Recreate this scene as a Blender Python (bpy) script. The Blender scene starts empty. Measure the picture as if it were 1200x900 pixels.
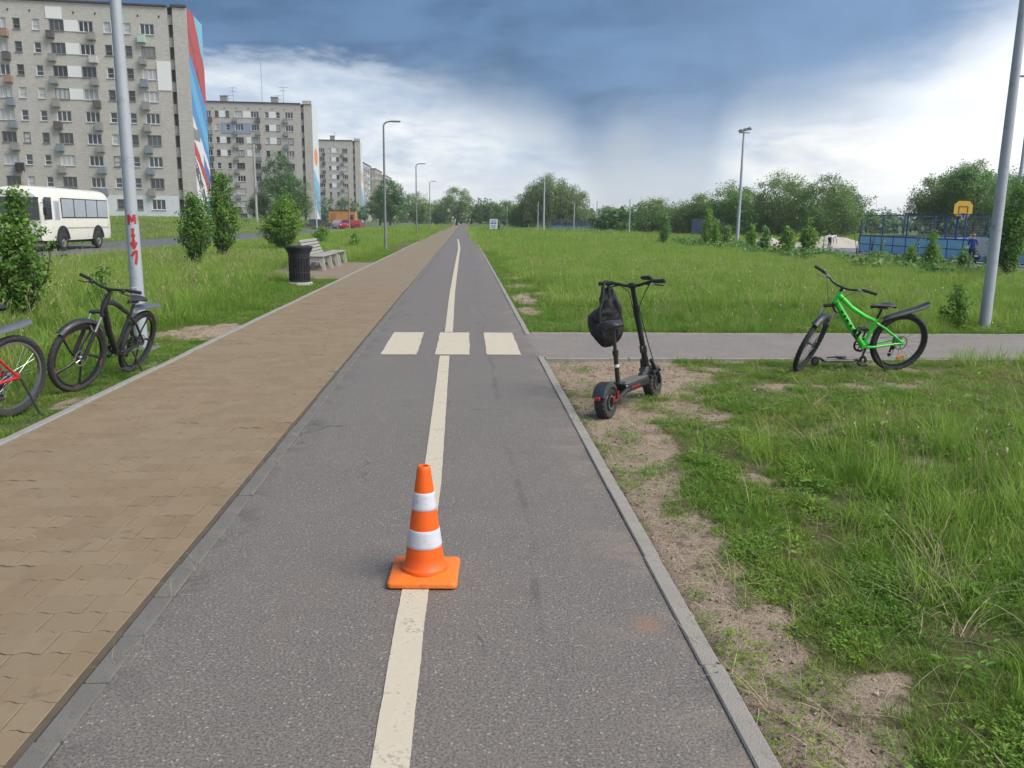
import bpy, bmesh, math, random
import numpy as np
from mathutils import Matrix, Vector

rnd = random.Random(7)
rng = np.random.default_rng(11)
sc = bpy.context.scene
COL = sc.collection
PI = math.pi

# ------------------------------------------------------------------ camera
cam_d = bpy.data.cameras.new('camera')
cam = bpy.data.objects.new('camera', cam_d)
COL.objects.link(cam)
YAW, PITCH, ROLL, FPX = 0.0582624, 0.1947096, 0.0119366, 974.71
_f = Vector((math.sin(YAW)*math.cos(PITCH), math.cos(YAW)*math.cos(PITCH), -math.sin(PITCH)))
_r = Vector((math.cos(YAW), -math.sin(YAW), 0))
_u = _r.cross(_f)
_r2 = _r*math.cos(ROLL) + _u*math.sin(ROLL)
_u2 = _u*math.cos(ROLL) - _r*math.sin(ROLL)
cam.matrix_world = Matrix(((_r2.x, _u2.x, -_f.x, 0), (_r2.y, _u2.y, -_f.y, 0), (_r2.z, _u2.z, -_f.z, 1.6), (0, 0, 0, 1)))
cam_d.sensor_width = 36
cam_d.lens = 36*FPX/1200
cam_d.clip_start = 0.05
cam_d.clip_end = 4000
sc.camera = cam
sc.cycles.use_denoising = True

# ------------------------------------------------------------------ light and exposure
EXPOSURE = 1.72
sc.view_settings.view_transform = 'Standard'
sc.view_settings.look = 'None'
sc.view_settings.exposure = EXPOSURE
sc.view_settings.gamma = 1
SUN_AZ, SUN_EL = math.radians(118), math.radians(52)      # clockwise from the path's direction
sun_d = bpy.data.lights.new('sun', 'SUN')
sun_d.energy = 1.5
sun_d.angle = math.radians(40)
sun_d.color = (1.0, 0.945, 0.865)
sun = bpy.data.objects.new('sun', sun_d)
COL.objects.link(sun)
sd = Vector((math.sin(SUN_AZ)*math.cos(SUN_EL), math.cos(SUN_AZ)*math.cos(SUN_EL), math.sin(SUN_EL)))
sun.rotation_euler = sd.to_track_quat('Z', 'Y').to_euler()
sun.location = (0, 0, 60)


class NT:
    """small helper for node trees"""
    def __init__(s, tree):
        s.t = tree
        s.t.nodes.clear()

    def n(s, typ, ins=None, **props):
        nd = s.t.nodes.new(typ)
        for k, v in props.items():
            setattr(nd, k, v)
        for k, v in (ins or {}).items():
            sock = nd.inputs[k]
            if isinstance(v, bpy.types.NodeSocket):
                s.t.links.new(v, sock)
            else:
                sock.default_value = v
        return nd

    def math(s, op, a, b=None, c=None, clamp=False):
        ins = {0: a}
        if b is not None:
            ins[1] = b
        if c is not None:
            ins[2] = c
        nd = s.n('ShaderNodeMath', ins, operation=op)
        nd.use_clamp = clamp
        return nd.outputs[0]

    def ramp(s, fac, stops, interp='LINEAR'):
        nd = s.n('ShaderNodeValToRGB', {'Fac': fac})
        cr = nd.color_ramp
        cr.interpolation = interp
        while len(cr.elements) < len(stops):
            cr.elements.new(0.5)
        for e, (p, c) in zip(cr.elements, stops):
            e.position = p
            e.color = tuple(c) + (1,) if hasattr(c, '__len__') else (c, c, c, 1)
        return nd.outputs['Color']

    def mix(s, fac, a, b, blend='MIX'):
        nd = s.n('ShaderNodeMix', data_type='RGBA', blend_type=blend)
        for i, v in ((0, fac), (6, a), (7, b)):
            if isinstance(v, bpy.types.NodeSocket):
                s.t.links.new(v, nd.inputs[i])
            else:
                nd.inputs[i].default_value = tuple(v) + (1,) if hasattr(v, '__len__') and len(v) == 3 else v
        return nd.outputs[2]

    def noise(s, vec, scale, detail=4, rough=0.55, dist=0.0):
        return s.n('ShaderNodeTexNoise', {'Vector': vec, 'Scale': scale, 'Detail': detail, 'Roughness': rough, 'Distortion': dist}).outputs['Fac']

    def maprange(s, v, a, b, c=0.0, d=1.0, smooth=True):
        nd = s.n('ShaderNodeMapRange', {'Value': v, 'From Min': a, 'From Max': b, 'To Min': c, 'To Max': d},
                 interpolation_type='SMOOTHSTEP' if smooth else 'LINEAR')
        return nd.outputs['Result']


def build_world():
    w = bpy.data.worlds.new('World')
    sc.world = w
    w.use_nodes = True
    t = NT(w.node_tree)
    tc = t.n('ShaderNodeTexCoord').outputs['Generated']
    sep = t.n('ShaderNodeSeparateXYZ', {0: tc})
    x, y, z = sep.outputs
    az = t.math('ARCTAN2', x, y)
    el = t.math('ARCSINE', t.math('MINIMUM', t.math('MAXIMUM', z, -1.0), 1.0))
    # clear sky above the clouds
    sky = t.n('ShaderNodeTexSky', sky_type='NISHITA', sun_disc=False, sun_elevation=SUN_EL, sun_rotation=SUN_AZ)
    # horizontal stretch for layered clouds
    mp = t.n('ShaderNodeMapping', {'Vector': tc, 'Scale': (1, 1, 3.2)}).outputs[0]
    mpr = t.n('ShaderNodeMapping', {'Vector': tc, 'Scale': (1, 1, 0.35)}).outputs[0]
    n_big = t.noise(mp, 4.0, 6, 0.55, 0.3)
    n_mid = t.noise(mp, 11.0, 6, 0.6, 0.4)
    n_fine = t.noise(mp, 30.0, 5, 0.6, 0.2)
    n_rain = t.noise(mpr, 13.0, 3, 0.5)
    # lower edge of the storm cloud (elevation in radians over azimuth)
    az01 = t.maprange(az, -PI, PI, 0, 1, smooth=False)
    fc = t.n('ShaderNodeFloatCurve', {'Value': az01})
    pts = [(-3.14, .30), (-2.2, .22), (-1.2, .15), (-0.5, .16), (-0.282, .168), (-0.156, .174), (-0.043, .160), (0.03, .142),
           (0.095, .122), (0.142, .100), (0.162, .074), (0.235, .066), (0.272, .078), (0.290, .120), (0.313, .135), (0.383, .150), (0.425, .161), (0.489, .184),
           (0.54, .211), (0.62, .27), (0.9, .45), (1.5, .70), (2.2, .62), (3.14, .30)]
    cu = fc.mapping.curves[0]
    P = [((a + PI)/(2*PI), e) for a, e in pts]
    P[0] = (0, P[0][1])
    P[-1] = (1, P[-1][1])
    while len(cu.points) < len(P):
        cu.points.new(0.5, 0.5)
    for q, (a, b) in zip(cu.points, P):
        q.location = (a, b)
    fc.mapping.update()
    edge = fc.outputs[0]
    d = t.math('SUBTRACT', el, edge)
    wob = t.math('ADD', t.math('MULTIPLY', t.math('SUBTRACT', n_mid, 0.46), 0.056), t.math('MULTIPLY', t.math('SUBTRACT', n_fine, 0.5), 0.026))
    d = t.math('ADD', d, wob)
    soft = t.maprange(az, -0.16, 0.06)
    rainw = t.math('MULTIPLY', t.math('SUBTRACT', n_rain, 0.5), t.math('MULTIPLY', soft, 0.05))
    d = t.math('ADD', d, rainw)
    sharp_ = t.maprange(d, -0.012, 0.014)
    loose = t.maprange(d, -0.065, 0.034)
    shaft = t.math('MULTIPLY', t.maprange(az, .120, .185), t.maprange(az, .262, .312, 1.0, 0.0))
    rain_ = t.maprange(t.math('ADD', el, t.math('MULTIPLY', t.math('SUBTRACT', n_rain, .5), .07)), .022, .165)
    loose = t.mix(shaft, loose, rain_)
    storm = t.math('ADD', t.math('MULTIPLY', sharp_, t.math('SUBTRACT', 1.0, soft)), t.math('MULTIPLY', loose, soft))
    veil = t.maprange(d, -0.13, 0.0)
    # storm cloud colour: deep blue grey, paler where rain falls
    pale = t.maprange(t.math('ADD', az, t.math('MULTIPLY', n_big, .2)), 0.12, 0.55)
    stormc = t.mix(t.maprange(t.math('ADD', t.math('MULTIPLY', n_big, .7), t.math('MULTIPLY', n_mid, .3)), .36, .62), (.048, .118, .245), (.120, .232, .415))
    stormc = t.mix(t.math('MULTIPLY', pale, .8), stormc, (.21, .345, .56))
    topfade = t.maprange(el, .19, .30)
    stormc = t.mix(t.math('MULTIPLY', topfade, .30), stormc, (.16, .28, .46))
    # bright cloud deck below
    brightc = t.ramp(n_big, [(0.30, (.43, .50, .60)), (0.46, (.58, .63, .70)), (0.55, (.72, .74, .77)), (0.68, (.92, .91, .86))])
    wisps = t.ramp(n_mid, [(0.36, (.60, .68, .80)), (0.50, (.90, .92, .94)), (0.62, (1.16, 1.14, 1.07))])
    brightc = t.mix(.85, brightc, wisps, 'MULTIPLY')
    finec = t.ramp(n_fine, [(.36, (.80, .84, .90)), (.5, (.97, .97, .98)), (.64, (1.12, 1.11, 1.08))])
    brightc = t.mix(.7, brightc, finec, 'MULTIPLY')
    lowglow = t.maprange(el, .0, .09, 1.0, 0.0)
    brightc = t.mix(t.math('MULTIPLY', lowglow, .65), brightc, (.92, .91, .88))
    rightb = t.maprange(az, .30, .62)
    brightc = t.mix(t.math('MULTIPLY', rightb, .72), brightc, (1.05, 1.05, 1.04))
    brightc = t.n('ShaderNodeVectorMath', {0: brightc, 3: 1.33}, operation='SCALE').outputs[0]
    brightc = t.mix(t.math('MULTIPLY', veil, .36), brightc, (.46, .56, .70))
    brightc = t.mix(t.math('MULTIPLY', shaft, .75), brightc, (.60, .66, .73))
    col = t.mix(storm, brightc, stormc)
    strk = t.math('ADD', 1.0, t.math('MULTIPLY', t.math('MULTIPLY', t.math('SUBTRACT', n_rain, .5), .5), t.math('MULTIPLY', soft, t.maprange(el, .0, .06))))
    col = t.n('ShaderNodeVectorMath', {0: col, 3: strk}, operation='SCALE').outputs[0]
    # the clouds cover nearly the whole sky; a little clear sky shines through them
    E = 2**EXPOSURE
    sc_ = t.n('ShaderNodeVectorMath', {0: col, 3: 10.0/E}, operation='SCALE').outputs[0]
    col = t.mix(.04, sc_, sky.outputs[0])
    bg = t.n('ShaderNodeBackground', {'Color': col, 'Strength': 0.1})
    out = t.n('ShaderNodeOutputWorld', {'Surface': bg.outputs[0]})


build_world()

# ------------------------------------------------------------------ mesh helpers


class MB:
    """collects shapes into one mesh"""
    def __init__(s):
        s.v, s.f, s.m = [], [], []
        s.M = Matrix.Identity(4)
        s.mi = 0

    def add(s, verts, faces):
        o = len(s.v)
        M = s.M
        s.v.extend([tuple(M @ Vector(p)) for p in verts])
        s.f.extend([tuple(i + o for i in f) for f in faces])
        s.m.extend([s.mi]*len(faces))
        return s

    def box(s, c, size, rot=None, bev=0.0):
        x, y, z = (size[0]/2, size[1]/2, size[2]/2)
        if bev > 0:
            b = min(bev, x*.9, y*.9, z*.9)
            V, F = [], []
            idx = {}
            for sx in (-1, 1):
                for sy in (-1, 1):
                    for sz in (-1, 1):
                        for k in range(3):
                            p = [sx*(x-b), sy*(y-b), sz*(z-b)]
                            p[k] = (sx*x, sy*y, sz*z)[k]
                            idx[(sx, sy, sz, k)] = len(V)
                            V.append(p)
            for k in range(3):
                a, c2 = [q for q in range(3) if q != k]
                for sg in (-1, 1):
                    ring = []
                    for sa, sb in ((-1, -1), (1, -1), (1, 1), (-1, 1)):
                        t = [0, 0, 0]
                        t[k] = sg
                        t[a] = sa
                        t[c2] = sb
                        ring.append(idx[(t[0], t[1], t[2], k)])
                    F.append(ring)
                for sa in (-1, 1):
                    for sb in (-1, 1):
                        t0 = [0, 0, 0]
                        t0[a], t0[c2] = sa, sb
                        t1 = list(t0)
                        t0[k], t1[k] = -1, 1
                        F.append([idx[(*t0, a)], idx[(*t1, a)], idx[(*t1, c2)], idx[(*t0, c2)]])
            for sx in (-1, 1):
                for sy in (-1, 1):
                    for sz in (-1, 1):
                        F.append([idx[(sx, sy, sz, k)] for k in range(3)])
        else:
            V = [(-x, -y, -z), (x, -y, -z), (x, y, -z), (-x, y, -z), (-x, -y, z), (x, -y, z), (x, y, z), (-x, y, z)]
            F = [(0, 3, 2, 1), (4, 5, 6, 7), (0, 1, 5, 4), (1, 2, 6, 5), (2, 3, 7, 6), (3, 0, 4, 7)]
        R = Matrix.Translation(Vector(c))
        if rot is not None:
            R = R @ (rot.to_4x4() if hasattr(rot, 'to_4x4') else rot)
        return s.add([R @ Vector(p) for p in V], F)

    def tube(s, path, r, n=8, closed=False, caps=True, flat=1.0):
        path = [Vector(p) for p in path]
        N = len(path)
        rs = r if hasattr(r, '__len__') else [r]*N
        T = []
        for i in range(N):
            if closed:
                t = path[(i+1) % N] - path[i-1]
            else:
                t = path[min(i+1, N-1)] - path[max(i-1, 0)]
            T.append(t.normalized())
        a = Vector((0, 0, 1)) if abs(T[0].z) < 0.9 else Vector((1, 0, 0))
        nrm = (a - T[0]*a.dot(T[0])).normalized()
        V, F = [], []
        for i in range(N):
            nrm = (nrm - T[i]*nrm.dot(T[i])).normalized()
            b = T[i].cross(nrm)
            for k in range(n):
                th = 2*PI*k/n
                V.append(path[i] + (nrm*math.cos(th) + b*math.sin(th)*flat)*rs[i])
        M = N if closed else N-1
        for i in range(M):
            j = (i+1) % N
            for k in range(n):
                l = (k+1) % n
                F.append((i*n+k, i*n+l, j*n+l, j*n+k))
        if caps and not closed:
            F.append(tuple(range(n-1, -1, -1)))
            F.append(tuple(range((N-1)*n, N*n)))
        return s.add(V, F)

    def lathe(s, prof, n=24, axis='Z', c=(0, 0, 0), closed=False):
        """prof: list of (radius, height) turned round the axis"""
        V, F = [], []
        for k in range(n):
            th = 2*PI*k/n
            ca, sa = math.cos(th), math.sin(th)
            for (r, h) in prof:
                p = (r*ca, r*sa, h) if axis == 'Z' else ((r*ca, h, r*sa) if axis == 'Y' else (h, r*ca, r*sa))
                V.append((p[0]+c[0], p[1]+c[1], p[2]+c[2]))
        m = len(prof)
        for k in range(n):
            l = (k+1) % n
            for i in range(m if closed else m-1):
                j = (i+1) % m
                F.append((k*m+i, l*m+i, l*m+j, k*m+j))
        if not closed:
            if prof[0][0] > 1e-6:
                F.append(tuple(k*m for k in range(n)))
            if prof[-1][0] > 1e-6:
                F.append(tuple(k*m+m-1 for k in range(n-1, -1, -1)))
        return s.add(V, F)

    def torus(s, R, r, n=48, m=8, axis='Y', c=(0, 0, 0), knob=0.0, sq=1.0):
        V, F = [], []
        for k in range(n):
            th = 2*PI*k/n
            for i in range(m):
                ph = 2*PI*i/m
                rr = r
                if knob and math.cos(ph) > -0.1:
                    rr = r + (knob if (k + (i % 2)) % 2 else 0.0)
                rad = R + rr*math.cos(ph)
                h = rr*math.sin(ph)*sq
                p = (rad*math.cos(th), h, rad*math.sin(th)) if axis == 'Y' else (rad*math.cos(th), rad*math.sin(th), h)
                V.append((p[0]+c[0], p[1]+c[1], p[2]+c[2]))
        for k in range(n):
            l = (k+1) % n
            for i in range(m):
                j = (i+1) % m
                F.append((k*m+i, k*m+j, l*m+j, l*m+i))
        return s.add(V, F)

    def prism(s, poly, h0, h1, axis='Z'):
        """poly: 2D outline extruded along axis from h0 to h1"""
        n = len(poly)

        def P(a, b, h):
            return (a, b, h) if axis == 'Z' else ((a, h, b) if axis == 'Y' else (h, a, b))
        V = [P(a, b, h0) for a, b in poly] + [P(a, b, h1) for a, b in poly]
        F = [tuple(range(n-1, -1, -1)), tuple(range(n, 2*n))]
        for i in range(n):
            j = (i+1) % n
            F.append((i, j, n+j, n+i))
        return s.add(V, F)

    def quad(s, a, b, c, d):
        return s.add([a, b, c, d], [(0, 1, 2, 3)])

    def mesh(s, name, mats, sharp=35):
        me = bpy.data.meshes.new(name)
        me.from_pydata(s.v, [], s.f)
        for m in (mats if isinstance(mats, (list, tuple)) else [mats]):
            me.materials.append(m)
        if len(me.materials) > 1:
            me.polygons.foreach_set('material_index', s.m)
        bm = bmesh.new()
        bm.from_mesh(me)
        bmesh.ops.recalc_face_normals(bm, faces=bm.faces)
        bm.to_mesh(me)
        bm.free()
        if sharp:
            me.polygons.foreach_set('use_smooth', [True]*len(me.polygons))
            me.set_sharp_from_angle(angle=math.radians(sharp))
        me.update()
        return me

    def obj(s, name, mats, parent=None, loc=None, sharp=35):
        return link(name, s.mesh(name, mats, sharp), parent, loc)


def link(name, me, parent=None, loc=None, rotz=None):
    o = bpy.data.objects.new(name, me)
    COL.objects.link(o)
    if parent is not None:
        o.parent = parent
    if loc is not None:
        o.location = loc
    if rotz is not None:
        o.rotation_euler = (0, 0, rotz)
    return o


def tag(o, label=None, cat=None, group=None, kind=None):
    for k, v in (('label', label), ('category', cat), ('group', group), ('kind', kind)):
        if v:
            o[k] = v
    return o


def thing(name, label, cat, loc=(0, 0, 0), rotz=0.0, group=None):
    o = bpy.data.objects.new(name, None)
    COL.objects.link(o)
    o.empty_display_size = 0.2
    o.location = loc
    o.rotation_euler = (0, 0, rotz)
    return tag(o, label, cat, group)


def copy_tree(src, parent=None, loc=None, rotz=None, scale=None, label=None):
    c = src.copy()
    COL.objects.link(c)
    c.parent = parent
    if loc is not None:
        c.location = loc
    if rotz is not None:
        c.rotation_euler = (0, 0, rotz)
    if scale is not None:
        c.scale = scale
    if label:
        c['label'] = label
    for ch in [o for o in src.children]:
        copy_tree(ch, c)
    return c


def fast_mesh(name, V, F, mat):
    """numpy arrays: V (n,3), F (m,k)"""
    me = bpy.data.meshes.new(name)
    V = np.asarray(V, np.float32)
    F = np.asarray(F, np.int32)
    me.vertices.add(len(V))
    me.vertices.foreach_set('co', V.ravel())
    me.loops.add(F.size)
    me.loops.foreach_set('vertex_index', F.ravel())
    me.polygons.add(len(F))
    me.polygons.foreach_set('loop_start', np.arange(len(F), dtype=np.int32)*F.shape[1])
    me.materials.append(mat)
    me.update(calc_edges=True)
    me.validate()
    return me


# value noise -------------------------------------------------------
_tab = np.random.default_rng(3).random((256, 256))


def vnoise(x, y, s=0):
    x = np.asarray(x, float) + 37.3*s
    y = np.asarray(y, float) + 91.7*s
    xi, yi = np.floor(x).astype(int), np.floor(y).astype(int)
    fx, fy = x-xi, y-yi
    fx, fy = fx*fx*(3-2*fx), fy*fy*(3-2*fy)
    g = lambda a, b: _tab[a & 255, b & 255]
    return (g(xi, yi)*(1-fx)+g(xi+1, yi)*fx)*(1-fy) + (g(xi, yi+1)*(1-fx)+g(xi+1, yi+1)*fx)*fy


def fbm(x, y, s=0, o=4):
    t, a, n = 0, 0.5, 0
    for i in range(o):
        t = t + a*vnoise(x*2**i, y*2**i, s+i*5)
        n += a
        a *= .55
    return t/n


def sst(a, b, x):
    t = np.clip((np.asarray(x, float)-a)/(b-a), 0, 1)
    return t*t*(3-2*t)


# ------------------------------------------------------------------ materials
MATS = {}


def mat(name, col, rough=0.6, metal=0.0, var=0.15, vscale=6.0, bump=0.0, bscale=40.0, dirt=None, spec=0.5, coat=0.0, obj_var=0.0):
    if name in MATS:
        return MATS[name]
    m = bpy.data.materials.new(name)
    m.use_nodes = True
    t = NT(m.node_tree)
    tc = t.n('ShaderNodeTexCoord').outputs['Object']
    n1 = t.noise(tc, vscale, 5, .6)
    lo = tuple(c*(1-var) for c in col)
    hi = tuple(min(1, c*(1+var)) for c in col)
    c = t.mix(n1, lo, hi)
    if obj_var:
        oi = t.n('ShaderNodeObjectInfo').outputs['Random']
        c = t.mix(t.math('MULTIPLY', oi, obj_var), c, tuple(x*.35 for x in col))
    if dirt:
        n2 = t.noise(tc, vscale*2.7, 6, .7)
        c = t.mix(t.math('MULTIPLY', t.maprange(n2, .52, .72), .7), c, dirt)
    rg = t.maprange(t.noise(tc, vscale*3, 4), .3, .7, max(0.02, rough-.1), min(1, rough+.1))
    ins = {'Base Color': c, 'Roughness': rg, 'Metallic': metal, 'Specular IOR Level': spec, 'Coat Weight': coat}
    if bump:
        b = t.n('ShaderNodeBump', {'Height': t.noise(tc, bscale, 4), 'Strength': bump, 'Distance': 0.01})
        ins['Normal'] = b.outputs[0]
    p = t.n('ShaderNodeBsdfPrincipled', ins)
    t.n('ShaderNodeOutputMaterial', {'Surface': p.outputs[0]})
    MATS[name] = m
    return m


def custom(name, fn):
    if name in MATS:
        return MATS[name]
    m = bpy.data.materials.new(name)
    m.use_nodes = True
    t = NT(m.node_tree)
    surf = fn(t)
    t.n('ShaderNodeOutputMaterial', {'Surface': surf})
    MATS[name] = m
    return m


def pos(t):
    return t.n('ShaderNodeNewGeometry').outputs['Position']


def m_asphalt(base, warm, name):
    def fn(t):
        p = pos(t)
        vor = t.n('ShaderNodeTexVoronoi', {'Vector': p, 'Scale': 78.0}, feature='F1')
        cell = t.n('ShaderNodeSeparateColor', {0: vor.outputs['Color']}).outputs[0]
        dist = vor.outputs['Distance']
        big = t.noise(p, .9, 6, .6, .4)
        mid = t.noise(p, 7.0, 5, .65)
        fine = t.noise(p, 240.0, 3, .6)
        stone = t.maprange(cell, .88, .94)
        round_ = t.maprange(dist, .30, .42, 1.0, 0.0)
        st = t.math('MULTIPLY', stone, round_)
        c = t.mix(big, tuple(x*.80 for x in base), tuple(x*1.22 for x in base))
        c = t.mix(t.math('MULTIPLY', t.maprange(mid, .45, .75), .45), c, tuple(x*.62 for x in base))
        c = t.mix(t.math('MULTIPLY', t.maprange(fine, .35, .62), .65), c, tuple(x*1.45 for x in base))
        c = t.mix(t.math('MULTIPLY', t.maprange(t.noise(p, 115.0, 2, .5), .40, .52, 1.0, 0.0), .64), c, tuple(x*.40 for x in base))
        c = t.mix(t.math('MULTIPLY', t.maprange(t.noise(p, 90.0, 2, .5), .54, .64), .50), c, tuple(x*1.9 for x in base))
        c = t.mix(t.math('MULTIPLY', t.math('MULTIPLY', st, cell), .7), c, tuple(x*2.7 for x in base))
        w = t.maprange(t.noise(p, .55, 5, .6, .8), .54, .74)
        c = t.mix(t.math('MULTIPLY', w, .6), c, warm)
        oil = t.maprange(t.noise(p, 2.1, 6, .7, 1.2), .60, .74)
        c = t.mix(t.math('MULTIPLY', oil, .35), c, tuple(x*.55 for x in base))
        crack = t.n('ShaderNodeTexVoronoi', {'Vector': t.n('ShaderNodeMapping', {'Vector': t.n('ShaderNodeVectorMath', {0: p, 1: t.n('ShaderNodeVectorMath', {0: t.n('ShaderNodeTexNoise', {'Vector': p, 'Scale': 5.0}).outputs['Color'], 3: .25}, operation='SCALE').outputs[0]}, operation='ADD').outputs[0], 'Scale': (1, .45, 1)}).outputs[0], 'Scale': .55}, feature='DISTANCE_TO_EDGE').outputs['Distance']
        ck = t.math('MULTIPLY', t.maprange(crack, .002, .006, 1.0, 0.0), t.maprange(t.noise(p, 1.3, 3), .50, .62))
        c = t.mix(t.math('MULTIPLY', ck, .5), c, tuple(x*.35 for x in base))
        px = t.n('ShaderNodeSeparateXYZ', {0: p}).outputs[0]
        sand = t.math('MULTIPLY', t.maprange(px, .38, .87), t.maprange(t.noise(p, 2.3, 6, .7, .6), .42, .66))
        c = t.mix(t.math('MULTIPLY', sand, .55), c, (.250, .195, .150))
        grime = t.math('MULTIPLY', t.maprange(px, -1.24, -1.02, 1.0, 0.0), t.maprange(t.noise(p, 3.1, 6, .7, .6), .44, .62))
        c = t.mix(t.math('MULTIPLY', grime, .5), c, tuple(x*.5 for x in base))
        track = t.maprange(t.math('ABSOLUTE', t.math('SUBTRACT', px, t.math('ADD', .30, t.math('MULTIPLY', t.math('SUBTRACT', t.noise(p, .35, 3, .5), .5), .5)))), .012, .030, 1.0, 0.0)
        track = t.math('MULTIPLY', track, t.maprange(t.noise(p, 1.7, 4, .6), .46, .62))
        c = t.mix(t.math('MULTIPLY', track, .38), c, tuple(x*.45 for x in base))
        dv = t.n('ShaderNodeVectorMath', {0: p, 1: (.74, 3.08, 0)}, operation='DISTANCE').outputs['Value']
        stn = t.maprange(t.math('ADD', dv, t.math('MULTIPLY', t.math('SUBTRACT', mid, .5), .12)), .03, .10, 1.0, 0.0)
        c = t.mix(t.math('MULTIPLY', stn, .55), c, (.24, .145, .085))
        h = t.math('ADD', t.math('MULTIPLY', t.math('SUBTRACT', 1.0, dist), .8), t.math('MULTIPLY', fine, .5))
        b = t.n('ShaderNodeBump', {'Height': h, 'Strength': .55, 'Distance': .004})
        return t.n('ShaderNodeBsdfPrincipled', {'Base Color': c, 'Roughness': .62, 'Specular IOR Level': .45, 'Normal': b.outputs[0]}).outputs[0]
    return custom(name, fn)


def m_paver():
    def fn(t):
        p = pos(t)
        sp = t.n('ShaderNodeSeparateXYZ', {0: p})
        row = t.math('FLOOR', t.math('DIVIDE', sp.outputs[1], .163))
        colx = t.math('FLOOR', t.math('DIVIDE', t.math('ADD', sp.outputs[0], t.math('MULTIPLY', t.math('MODULO', row, 2.0), .105)), .21))
        cv = t.n('ShaderNodeCombineXYZ', {0: row, 1: colx}).outputs[0]
        wn = t.n('ShaderNodeTexWhiteNoise', {'Vector': cv}, noise_dimensions='2D').outputs['Value']
        big = t.noise(p, 1.1, 5, .6, .3)
        mid = t.noise(p, 9.0, 5, .6)
        fine = t.noise(p, 260.0, 3, .6)
        base = (.205, .140, .078)
        c = t.mix(wn, (.172, .125, .074), (.216, .162, .100))
        c = t.mix(t.math('MULTIPLY', t.maprange(big, .35, .7), .7), c, (.205, .162, .110))
        c = t.mix(t.math('MULTIPLY', t.maprange(mid, .5, .8), .4), c, (.115, .078, .045))
        c = t.mix(t.math('MULTIPLY', t.maprange(fine, .35, .7), .35), c, (.27, .20, .13))
        st = t.maprange(t.noise(p, 3.2, 6, .7, 1.0), .60, .72)
        c = t.mix(t.math('MULTIPLY', st, .5), c, (.085, .060, .040))
        grain = t.n('ShaderNodeBump', {'Height': fine, 'Strength': .35, 'Distance': .003})
        return t.n('ShaderNodeBsdfPrincipled', {'Base Color': c, 'Roughness': .85, 'Specular IOR Level': .3, 'Normal': grain.outputs[0]}).outputs[0]
    return custom('tan_paver', fn)


def m_paver_far():
    def fn(t):
        p = pos(t)
        sw = t.n('ShaderNodeMapping', {'Vector': p, 'Location': (0, 0, 0)}).outputs[0]
        br = t.n('ShaderNodeTexBrick', {'Vector': sw, 'Color1': (.190, .147, .097, 1), 'Color2': (.222, .174, .118, 1), 'Mortar': (.15, .112, .072, 1),
                                        'Scale': 1.0, 'Mortar Size': .004, 'Brick Width': .21, 'Row Height': .163, 'Bias': 0.0})
        big = t.noise(p, .8, 6, .6, .4)
        c = t.mix(t.maprange(big, .35, .7), br.outputs['Color'], (.205, .166, .120))
        st = t.maprange(t.noise(p, 2.4, 6, .7, 1.0), .58, .72)
        c = t.mix(t.math('MULTIPLY', st, .4), c, (.10, .072, .048))
        return t.n('ShaderNodeBsdfPrincipled', {'Base Color': c, 'Roughness': .87, 'Specular IOR Level': .3}).outputs[0]
    return custom('tan_paving_far', fn)


def m_ground():
    def fn(t):
        p = pos(t)
        at = t.n('ShaderNodeAttribute', attribute_name='dirt', attribute_type='GEOMETRY').outputs['Fac']
        n1 = t.noise(p, 1.7, 6, .65)
        n2 = t.noise(p, 14.0, 6, .65)
        n3 = t.noise(p, 110.0, 4, .65)
        n4 = t.noise(p, .12, 5, .6)
        g = t.mix(n2, (.062, .078, .026), (.100, .135, .040))
        g = t.mix(t.maprange(n1, .45, .7), g, (.130, .155, .046))
        g = t.mix(t.math('MULTIPLY', t.maprange(n4, .4, .65), .5), g, (.095, .165, .042))
        n5 = t.noise(p, 75.0, 4, .7)
        g = t.mix(t.math('MULTIPLY', t.maprange(n5, .50, .64), .55), g, (.24, .205, .105))
        g = t.mix(t.math('MULTIPLY', t.maprange(n5, .36, .47, 1.0, 0.0), .7), g, (.028, .030, .014))
        s = t.mix(n2, (.255, .185, .138), (.400, .315, .245))
        s = t.mix(t.math('MULTIPLY', t.maprange(n3, .42, .60), .65), s, (.44, .355, .275))
        s = t.mix(t.math('MULTIPLY', t.maprange(n5, .36, .46, 1.0, 0.0), .75), s, (.075, .048, .034))
        s = t.mix(t.math('MULTIPLY', t.maprange(t.noise(p, 5.0, 6, .7, .6), .50, .66), .7), s, (.105, .066, .046))
        sx = t.n('ShaderNodeSeparateXYZ', {0: p})
        near = t.math('MULTIPLY', t.maprange(sx.outputs[1], 10.5, 9.2, 1.0, 0.0) if False else t.maprange(sx.outputs[1], 9.4, 11.0, 1.0, 0.0), t.maprange(sx.outputs[0], .5, .9))
        thin = t.mix(n2, (.085, .066, .038), (.150, .128, .066))
        g = t.mix(t.math('MULTIPLY', near, t.maprange(n1, .36, .60, 1.0, .25)), g, thin)
        m = t.maprange(t.math('ADD', at, t.math('MULTIPLY', t.math('SUBTRACT', n2, .5), .5)), .35, .62)
        c = t.mix(m, g, s)
        h = t.math('ADD', t.math('MULTIPLY', n2, .5), t.math('MULTIPLY', n3, .35))
        b = t.n('ShaderNodeBump', {'Height': t.math('ADD', h, t.math('MULTIPLY', n5, .4)), 'Strength': 1.0, 'Distance': .04})
        return t.n('ShaderNodeBsdfPrincipled', {'Base Color': c, 'Roughness': .95, 'Specular IOR Level': .15, 'Normal': b.outputs[0]}).outputs[0]
    return custom('soil_and_turf', fn)


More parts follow.
